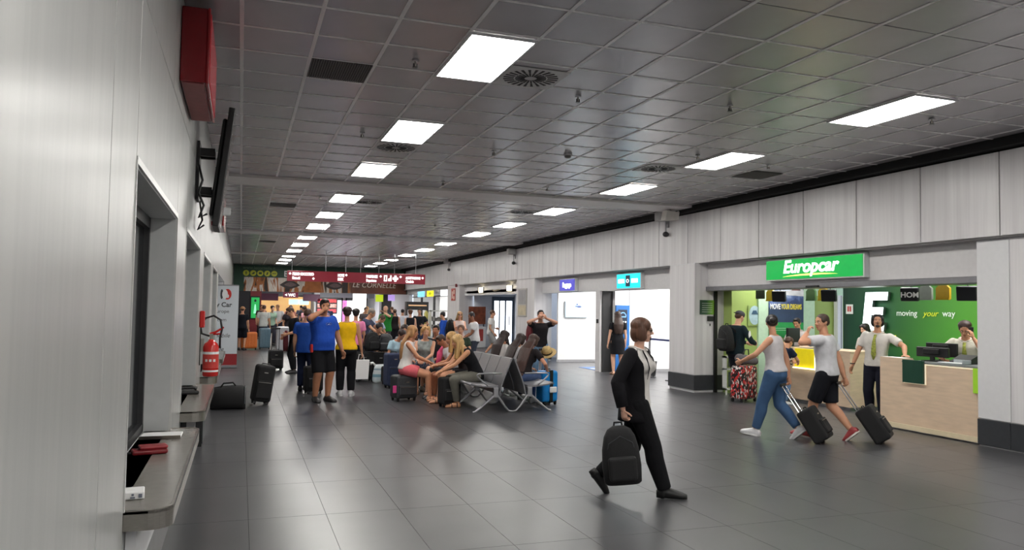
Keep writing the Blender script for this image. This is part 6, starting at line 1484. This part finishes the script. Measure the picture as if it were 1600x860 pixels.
obj('beard', bd, hairmat((46, 36, 32)), tm.o, smooth=True)
obj('wristwatch', MB().tube([tm.wr[1]+V(math.cos(a)*0.034, math.sin(a)*0.034, 0.03) for a in np.linspace(0, 2*PI, 17)], 0.008, 6), BLACK, tm.o)
ph = person('clerk in white shirt and tie talking on the phone behind the counter', 10.06, 8.50, (-0.86, -0.42), 1.63, 'm', TAN, ('shortw', (56, 34, 30)), ('shirt', (208, 204, 190)), ('trousers', (28, 30, 40)), (22, 22, 24),
    stand(lean=14, hp=22, hy=8, hL=(-0.085, 0.165, 0.835), eL=(-0.7, 0.5, -1), hdL=(0.25, 0.1, 0.9), pnL=(0.9, -0.2, 0), curlL=0.6, hR=(0.13, 0.24, 0.635), eR=(0.9, -0.6, -0.2)), q=1)
tie(ph, (160, 156, 80), TIEM); glasses(ph, False)
t = thing('mobile_phone', 'small dark phone held to the ear of the seated-looking clerk', 'phone', tuple(local(ph, ph.wr[-1]+V(0.028, -0.015, 0.085))), math.atan2(0.86, -0.42))
t['label'] = 'small dark phone held to the ear of the clerk with glasses'
obj('phone_body', MB().bbox(-0.03, 0.03, -0.006, 0.006, -0.07, 0.07, 0.004, 1), BLACK, t)
# ---- second booth
dw_ = person('woman in black dress with long dark hair before the blue panel', 9.30, 18.15, (0.25, 0.97), 1.66, 'f', LIGHT, ('long', (58, 42, 36)), ('dress', (22, 22, 26)), ('none', (0, 0, 0)), ('sandal', (40, 36, 34)), stand(hL=(-0.16, 0.03, 0.42), hairlen=2.2), q=1, face=False)
# ---- standing in the hall, middle distance
bm2 = person('big man in royal blue shirt and black shorts wiping his eyes', 1.36, 13.85, (0.42, -0.9), 1.80, 'm', (176, 122, 92), ('short', (44, 34, 30)), ('polo', (34, 74, 168)), ('shorts', (20, 20, 24), 0.98), (34, 32, 34),
    stand(hR=(0.085, 0.125, 0.875), eR=(1, 0.15, -0.45), hdR=(-0.75, 0.0, 0.6), pnR=(0, -1, 0), curlR=0.9, hL=(-0.20, 0.05, 0.47), hp=12, hy=-12, bulk=1.22, belly=0.02, limb=1.15, hem=-0.03), q=1)
gl_ = MB(); cpt = bm2.center(0.23)+bm2.frame(0.23) @ V(-0.01, tors(bm2, 0.23)[1]+0.02, 0)
for sx in (-1, 1): gl_.tube([cpt+V(sx*0.028+0.024*math.cos(a), 0.004, 0.02*math.sin(a)) for a in np.linspace(0, 2*PI, 13)], 0.003, 5)
obj('hung_glasses', gl_, CHROME, bm2.o)
obj('red_pouch', MB().bbox(0.19, 0.24, 0.0, 0.06, 0.86, 1.0, 0.01, 1), mat('pouch_red', (200, 46, 40), var=0.1), bm2.o)
person('woman in bright yellow sleeveless top and black trousers seen from behind', 1.88, 14.65, (0.12, 0.99), 1.66, 'f', TAN, ('shortw', (44, 28, 24)), ('tank', (232, 182, 22)), ('trousers', (22, 22, 26)), (196, 196, 198),
    stand(hL=(-0.19, 0.02, 0.47), hR=(0.175, 0.06, 0.47), bulk=1.16, hem=-0.01, limb=1.08, sw=0.112), q=1, face=False, sole=(220, 220, 220))
person('man in royal blue shirt and navy trousers standing behind the wiping man', 1.22, 15.55, (0.3, 0.95), 1.62, 'm', TAN, ('crop', BROWN), ('tee', (38, 78, 164)), ('trousers', (30, 38, 62)), (40, 40, 44), stand(bulk=1.12, hp=15, hem=-0.06), q=1, face=False)
person('man in black with maroon jacket bending his head in the aisle', 1.28, 19.75, (-0.95, -0.25), 1.66, 'm', TAN, ('short', BROWN), ('tee', (28, 28, 32)), ('trousers', (24, 24, 28)), (44, 44, 46), stand(lean=8, hp=28, hR=(0.10, 0.13, 0.54), hL=(-0.08, 0.15, 0.58)), q=1)
t = thing('draped_jacket', 'dark maroon jacket hanging from the arm of the man in black', 'garment', (1.06, 19.68, 0.55), 0.3)
obj('jacket_cloth', MB().tube([(0, 0, 0), (0.0, 0.0, 0.2), (0, 0, 0.42), (0, 0, 0.5)], [0.09, 0.11, 0.09, 0.04], 10, flat=(1, 0.5)), cloth((84, 36, 42)), t, smooth=True)
hm_ = person('man in bucket hat, black tee and shorts beside the orange case', 0.06, 29.9, (0.2, 0.97), 1.60, 'm', TAN, ('crop', BROWN), ('tee', (24, 26, 34)), ('shorts', (24, 26, 34), 0.95), (36, 36, 40), stand(bulk=1.1), q=2, face=False)
cap(hm_, (170, 130, 96), bucket=True)
person('woman in pink striped top with short black hair beyond the yellow top', 2.45, 17.6, (0.2, 0.97), 1.62, 'f', TAN, ('shortw', BLACKH), ('tee', (222, 130, 170)), ('trousers', (40, 42, 52)), (40, 40, 40), stand(), q=2, face=False)
person('grey haired man in slate shirt stooping over his luggage', 2.98, 20.0, (0.85, -0.4), 1.66, 'm', TAN, ('shortw', GREYH), ('tee', (72, 76, 100)), ('trousers', (44, 46, 60)), (40, 40, 40), stand(lean=20, hp=18, hR=(0.12, 0.3, 0.58), hL=(-0.12, 0.3, 0.58)), q=2)
person('person in pale striped shirt bending beside the grey haired man', 3.28, 20.6, (0.6, -0.7), 1.60, 'm', TAN, ('crop', BROWN), ('tee', (170, 182, 206)), ('trousers', (60, 62, 76)), (40, 40, 40), stand(lean=40, hp=30, hR=(0.1, 0.3, 0.5), hL=(-0.1, 0.3, 0.5)), q=2)
person('balding man in bright green shirt standing beyond the seated group', 4.62, 26.0, (-0.55, -0.8), 1.72, 'm', LIGHT, ('bald', GREYH), ('shirt', (44, 132, 56)), ('trousers', (60, 60, 66)), (40, 40, 40), stand(hL=(-0.02, 0.14, 0.86), eL=(-0.9, 0.2, -0.5), bulk=1.15), q=2)
person('woman in black strapped top seen from behind, beyond the green shirt', 5.68, 30.0, (0.1, 1), 1.60, 'f', TAN, ('bun', BROWN), ('tank', (30, 26, 28)), ('trousers', (40, 38, 44)), (60, 50, 44), stand(), q=2, face=False)
person('man in white patterned t-shirt far off beside the white pier', 6.38, 32.0, (0.3, 0.95), 1.60, 'm', TAN, ('crop', BLACKH), ('tee', (206, 208, 220)), ('shorts', (30, 30, 36)), (60, 50, 44), stand(), q=2, face=False)
person('woman in black vest with auburn hair seen from behind by the far shop', 5.50, 26.2, (0.15, 0.98), 1.60, 'f', LIGHT, ('shortw', AUB), ('tank', (30, 30, 36)), ('trousers', (48, 52, 66)), (60, 50, 44), stand(), q=2, face=False)
person('man in black t-shirt facing the hall by the far shop', 6.22, 28.0, (-0.35, -0.9), 1.64, 'm', MED, ('short', BLACKH), ('tee', (28, 30, 36)), ('jeans', (50, 60, 86)), (60, 50, 44), stand(hR=(0.12, 0.1, 0.62), hL=(-0.1, 0.12, 0.62), eR=(0.8, -0.6, -0.3), eL=(-0.8, -0.6, -0.3)), q=2)
person('person in royal blue jacket with dark shoulder bag near the goods rack', 6.12, 24.0, (-0.75, 0.5), 1.55, 'm', TAN, ('shortw', BLACKH), ('long', (40, 82, 176)), ('jeans', (90, 110, 150)), (60, 50, 44), stand(hp=10), q=2)
backpack('dark navy shoulder bag worn on the royal blue jacket', (6.27, 23.82, 0.72), (0, 0, 0.9), 0.42, 0.26, 0.16, mat('navy_pack', (34, 36, 54), var=0.1))
pk = person('blonde woman in sunglasses with crossed bare arms by the recess', 6.08, 22.0, (-0.05, -1), 1.58, 'f', (214, 158, 132), ('longside', DBLOND), ('tank', (206, 186, 180)), ('trousers', (170, 160, 140)), (60, 50, 44), stand(hR=(-0.06, 0.10, 0.66), hL=(0.05, 0.12, 0.69), eR=(0.9, 0.2, -0.5), eL=(-0.9, 0.2, -0.5), hairlen=1.4), q=2)
glasses(pk)
backpack('black backpack on the shoulder of the blonde with sunglasses', (5.86, 22.14, 0.88), (0, 0, 2.6), 0.44, 0.28, 0.18, BLKF)
st = person('man in white t-shirt with black shoulder strap turned from view', 5.96, 20.0, (-0.92, 0.1), 1.58, 'm', (140, 92, 70), ('shortw', BLACKH), ('tee', (208, 206, 208)), ('shorts', (50, 54, 66)), (60, 50, 44), stand(hp=14, hy=20, lean=8, hR=(0.1, 0.18, 0.55), hL=(-0.1, 0.2, 0.55), bulk=1.1), q=2)
sm = MB(); sm.tube([st.center(0.285)+V(-0.06, 0.02, 0.03), st.center(0.24)+V(0.02, -0.125, 0), st.center(0.12)+V(0.12, -0.11, 0), st.center(0.02)+V(0.20, -0.02, 0)], 0.016, 6, flat=(1, 0.4))
obj('shoulder_strap', sm, BLACK, st.o)
person('man in white t-shirt walking past the dark door of the recess', 8.05, 25.1, (0.9, -0.35), 1.66, 'm', (190, 140, 112), ('crop', BROWN), ('tee', (208, 206, 204)), ('shorts', (150, 150, 150)), (60, 50, 44), walk(0.1, 'R', hR=(0.14, 0.08, 0.5), hL=(-0.12, 0.1, 0.6)), q=2)
dm = person('man in black t-shirt and jeans holding both hands to his face', 6.40, 16.3, (-0.22, -0.97), 1.66, 'm', (196, 146, 122), ('short', BLACKH), ('tee', (34, 30, 34)), ('jeans', (104, 132, 160)), (60, 56, 54),
    stand(hR=(0.05, 0.13, 0.885), hL=(-0.06, 0.13, 0.885), eR=(1, 0.0, -0.45), eL=(-1, 0.0, -0.45), hdR=(-0.6, 0.1, 0.8), hdL=(0.6, 0.1, 0.8), pnR=(-0.5, -0.6, 0), pnL=(0.5, -0.6, 0), curlR=0.9, curlL=0.9, hp=-4, hem=-0.03), q=1)
backpack('dark red backpack on the shoulder of the man holding his face', (6.28, 16.44, 0.92), (0, 0, PI-0.22), 0.46, 0.34, 0.18, mat('maroon_pack', (118, 34, 44), var=0.12))
# ---- seated group
ps = person('woman with long light brown hair in white top and pink shorts on a suitcase', 2.82, 13.71, (0.95, -0.22), 1.66, 'f', (206, 148, 116), ('long', (170, 126, 84)), ('tank', (212, 208, 204)), ('shorts', (226, 108, 118), 0.55), ('sandal', (120, 90, 70)),
    sit(0.475, 1.66, 0.265, 0.045, lean=10, hp=8, hL=(0.02, 0.22, 0.42), hR=(0.06, 0.25, 0.42), hairlen=2.5, hem=0.0), q=1)
bl = person('blonde woman in black sleeveless top and grey jeans leaning forward on the bench', 3.80, 12.68, (-0.99, 0.05), 1.68, 'f', (210, 152, 116), ('longside', BLOND), ('tank', (24, 24, 28)), ('jeans', (106, 104, 96)), ('sandal', (50, 40, 36)),
    sit(0.43, 1.68, 0.20, 0.045, lean=38, hp=6, hL=(-0.02, 0.34, 0.36), hR=(0.06, 0.34, 0.36), hairlen=2.9, hairfwd=0.25), q=1)
person('second blonde woman with bare legs beside the one in black top', 3.78, 13.24, (-0.99, 0.1), 1.66, 'f', (208, 150, 118), ('longside', (186, 146, 92)), ('tank', (60, 54, 56)), ('shorts', (34, 34, 40), 0.5), ('sandal', (90, 70, 56)),
    sit(0.43, 1.66, 0.27, 0.045, lean=30, hp=4, hL=(-0.06, 0.30, 0.40), hR=(0.06, 0.30, 0.40), hairlen=2.4), q=1)
by = person('dark haired boy in white t-shirt with a pink towel on the bench', 3.72, 13.82, (-0.99, 0.0), 1.52, 'm', (168, 112, 84), ('short', (58, 38, 30)), ('tee', (208, 206, 210)), ('shorts', (52, 54, 64), 0.8), (90, 90, 96), sit(0.43, 1.52, 0.24, 0.045, lean=26, hp=26), q=1)
obj('pink_towel', MB().tube([by.sh[1]+V(-0.02, 0.04, 0.03), by.sh[1]+V(-0.04, 0.12, -0.08), by.sh[1]+V(-0.06, 0.16, -0.30)], [0.05, 0.06, 0.05], 8, flat=(1, 0.4)), cloth((224, 90, 130)), by.o, smooth=True)
cu = person('curly blonde woman in grey patterned sleeveless top facing the hall', 3.46, 14.98, (-0.35, -0.93), 1.66, 'f', (214, 160, 132), ('curly', (192, 148, 96)), ('tank', (146, 150, 148), mat('patterned_grey_cloth', (136, 142, 140), rough=0.9, var=0.45, scale=14)), ('shorts', (70, 74, 90), 0.8), ('sandal', (90, 70, 56)),
    sit(0.44, 1.66, 0.25, 0.045, lean=14, hp=6, hy=20, hL=(-0.03, 0.26, 0.40), hR=(0.05, 0.26, 0.40), bulk=1.12), q=1)
person('dark haired man in black shirt seated behind the curly blonde', 3.95, 16.05, (-0.5, -0.85), 1.66, 'm', (180, 122, 94), ('short', BLACKH), ('tee', (40, 38, 42)), ('shorts', (50, 50, 58)), (70, 66, 64), sit(0.43, 1.66, 0.25, lean=8), q=2)
person('girl with long dark hair and white top seen from behind on the far seats', 4.62, 14.00, (0.9, 0.4), 1.62, 'f', TAN, ('long', (46, 32, 32)), ('tee', (206, 202, 200)), ('jeans', (70, 84, 120)), (150, 150, 150), sit(0.43, 1.62, 0.22, lean=22, hp=4, hairlen=3.6), q=1, face=False)
person('girl with long dark hair and pale grey top bending away over the bench', 4.64, 13.28, (0.9, 0.35), 1.60, 'f', TAN, ('long', (50, 36, 34)), ('tee', (182, 180, 182)), ('jeans', (70, 84, 120)), (150, 150, 150), sit(0.43, 1.60, 0.22, lean=30, hp=4, hairlen=3.4), q=1, face=False)
person('girl with long brown hair, black t-shirt and jeans beside the blue case', 4.66, 12.62, (0.80, 0.45), 1.62, 'f', (206, 146, 118), ('long', (66, 44, 38)), ('tee', (34, 30, 32)), ('jeans', (72, 88, 124)), (150, 150, 150), sit(0.43, 1.62, 0.22, lean=30, hp=6, hR=(0.16, 0.20, 0.37), eR=(0.9, -0.5, -0.2), hairlen=4.2, hem=0.02), q=1, face=False)
person('dark haired girl facing the hall between the two girls turned away', 5.20, 15.3, (-0.35, -0.93), 1.60, 'f', (200, 140, 116), ('longside', (40, 30, 30)), ('tee', (60, 50, 56)), ('jeans', (60, 70, 100)), (150, 150, 150), sit(0.36, 1.60, 0.26, lean=8, hairlen=1.6), q=1)
suitcase('dark_suitcase', 'dark case used as a seat by the dark haired girl facing the hall', (5.20, 15.32, 0), -0.3, 0.42, 0.28, 0.35, BLKF, pocket=False)
person('person with black hair in dark top huddled beside the luggage heap', 3.0, 18.3, (0.3, -0.9), 1.66, 'm', TAN, ('shortw', BLACKH), ('tee', (34, 34, 40)), ('jeans', (50, 60, 90)), (60, 60, 66), sit(0.45, 1.66, 0.24, lean=20, hp=24), q=2)
suitcase('dark_suitcase', 'dark case serving as seat beside the luggage heap', (3.0, 18.34, 0), 0.2, 0.42, 0.28, 0.44, BLKF, pocket=False)
person('woman with dark hair in pale blue top bending behind the navy case', 3.12, 16.62, (0.5, -0.8), 1.62, 'f', (190, 132, 104), ('shortw', (48, 32, 30)), ('tee', (170, 200, 216)), ('jeans', (60, 70, 100)), (60, 60, 66), sit(0.40, 1.62, 0.24, lean=28, hp=26), q=2)
suitcase('dark_suitcase', 'dark case under the woman in pale blue top', (3.12, 16.66, 0), 0.2, 0.42, 0.28, 0.39, BLKF, pocket=False)
person('woman with dark hair in black and white top seated in the far huddle', 3.50, 17.25, (-0.2, -0.95), 1.62, 'f', (196, 138, 108), ('shortw', (50, 34, 32)), ('tee', (90, 90, 96), mat('mono_pattern_cloth', (110, 110, 112), rough=0.9, var=0.8, scale=20)), ('jeans', (60, 70, 100)), (60, 60, 66), sit(0.44, 1.62, 0.24, lean=16, hp=16), q=2)
suitcase('dark_suitcase', 'dark case under the woman in black and white top', (3.50, 17.28, 0), 0.2, 0.42, 0.28, 0.43, BLKF, pocket=False)
person('woman with bare shoulders and brown hair behind the curly blonde', 3.28, 15.55, (0.2, -0.95), 1.60, 'f', (206, 150, 122), ('longside', (126, 88, 62)), ('tank', (206, 196, 194)), ('shorts', (80, 84, 96)), (120, 110, 100), sit(0.42, 1.60, 0.24, lean=14, hairlen=1.5), q=2)
suitcase('dark_suitcase', 'dark case under the woman with bare shoulders', (3.28, 15.58, 0), 0.1, 0.40, 0.26, 0.41, BLKF, pocket=False)
person('person with chestnut hair in dark green top deep in the seated crowd', 4.75, 17.0, (-0.4, -0.9), 1.62, 'f', (200, 146, 118), ('shortw', (90, 60, 46)), ('tee', (48, 60, 48)), ('jeans', (60, 66, 84)), (60, 60, 66), sit(0.43, 1.62, 0.24, lean=10), q=2)
# ---- far crowd at the end of the hall
FAR = [(0.85, 31.6, (0.2, 1), 1.68, 'm', 'crop', (196, 200, 198), (60, 70, 90), 'man in white t-shirt beyond the teal case'),
       (1.20, 33.5, (0.4, -0.9), 1.66, 'f', 'shortw', (150, 180, 160), (50, 50, 60), 'woman in pale green top in the far crowd'),
       (1.55, 35.0, (-0.5, -0.8), 1.72, 'm', 'crop', (206, 206, 208), (44, 46, 60), 'man in white shirt farther along the left aisle crowd'),
       (1.75, 31.0, (0.1, -1), 1.62, 'f', 'long', (44, 40, 46), (40, 42, 54), 'woman in black top with long hair behind the black cabin case'),
       (2.15, 37.0, (0.3, 0.9), 1.70, 'm', 'short', (180, 120, 110), (60, 60, 70), 'man in dusty red shirt near the warm shop'),
       (2.55, 33.0, (-0.6, 0.6), 1.66, 'f', 'bun', (230, 170, 180), (90, 90, 110), 'woman in pale pink top beyond the wiping man'),
       (2.95, 39.0, (0, -1), 1.70, 'm', 'short', (60, 60, 66), (40, 40, 46), 'man in charcoal shirt far down the hall'),
       (3.60, 36.0, (0.2, -1), 1.66, 'f', 'shortw', (170, 160, 190), (60, 60, 80), 'woman in lilac top far down the hall'),
       (4.30, 41.0, (-0.3, 0.9), 1.72, 'm', 'crop', (60, 70, 100), (40, 42, 50), 'man in dark blue shirt far down the hall'),
       (5.05, 33.5, (0.2, -1), 1.66, 'm', 'crop', (90, 84, 86), (50, 50, 56), 'man in grey brown shirt behind the green shirt'),
       (6.10, 40.0, (0.4, 0.9), 1.70, 'f', 'long', (200, 196, 190), (60, 66, 84), 'woman in cream top near the far entrance'),
       (7.10, 38.0, (-0.5, 0.8), 1.70, 'm', 'short', (50, 54, 70), (40, 42, 54), 'man in navy shirt near the yellow lit sign'),
       (0.95, 40.0, (0.2, -1), 1.70, 'm', 'crop', (70, 60, 60), (40, 40, 46), 'man in dark brown shirt by the dark red wall'),
       (3.3, 46.5, (0.2, 1), 1.70, 'm', 'short', (120, 126, 150), (50, 52, 66), 'man in grey blue shirt just beyond the banner wall')]
for i, (x, y, d, hh, sx, hs, tc_, bc_, lab) in enumerate(FAR):
    person(lab, x, y, d, hh, sx, [TAN, LIGHT, MED][i % 3], (hs, [BROWN, BLACKH, DBLOND, AUB][i % 4]), ('tee', tc_), ('trousers', bc_), (50, 48, 48), stand(lean=4+(i*5) % 9, hp=(i*7) % 16, hL=(-0.12, 0.06+0.02*(i % 4), 0.5+0.03*(i % 3))), q=2, face=False, group='far crowd at the hall end')

# ---- turn every body, garment and head into one continuous surface
for o, vox, it, ex, ho in JOBS:
    r = o.modifiers.new('remesh', 'REMESH'); r.mode = 'VOXEL'; r.voxel_size = vox; r.use_smooth_shade = True
    sm = o.modifiers.new('smooth', 'SMOOTH'); sm.factor = 0.5; sm.iterations = it
dg = bpy.context.evaluated_depsgraph_get(); dg.update()
fonts = [o for o in bpy.data.objects if o.type == 'FONT']
for o in fonts:
    n = bpy.data.objects.new('lettering', bpy.data.meshes.new_from_object(o.evaluated_get(dg))); C.objects.link(n)
    n.parent = o.parent; n.location = o.location; n.rotation_euler = o.rotation_euler; n.scale = o.scale
baked = {}
for o, *_ in JOBS: baked[o] = bpy.data.meshes.new_from_object(o.evaluated_get(dg))
for o, vox, it, ex, ho in JOBS:
    me = baked[o]; o.modifiers.clear()
    if ex is not None:
        bm = bmesh.new(); bm.from_mesh(me); bm.from_mesh(baked[ho])
        em = ex.mesh('extra', me.materials[0], True); bm.from_mesh(em); bm.to_mesh(me); bm.free()
        me.polygons.foreach_set('use_smooth', [True]*len(me.polygons))
    o.data = me
for o, vox, it, ex, ho in JOBS:
    if ho is not None: bpy.data.objects.remove(ho)

for o in fonts: bpy.data.objects.remove(o)
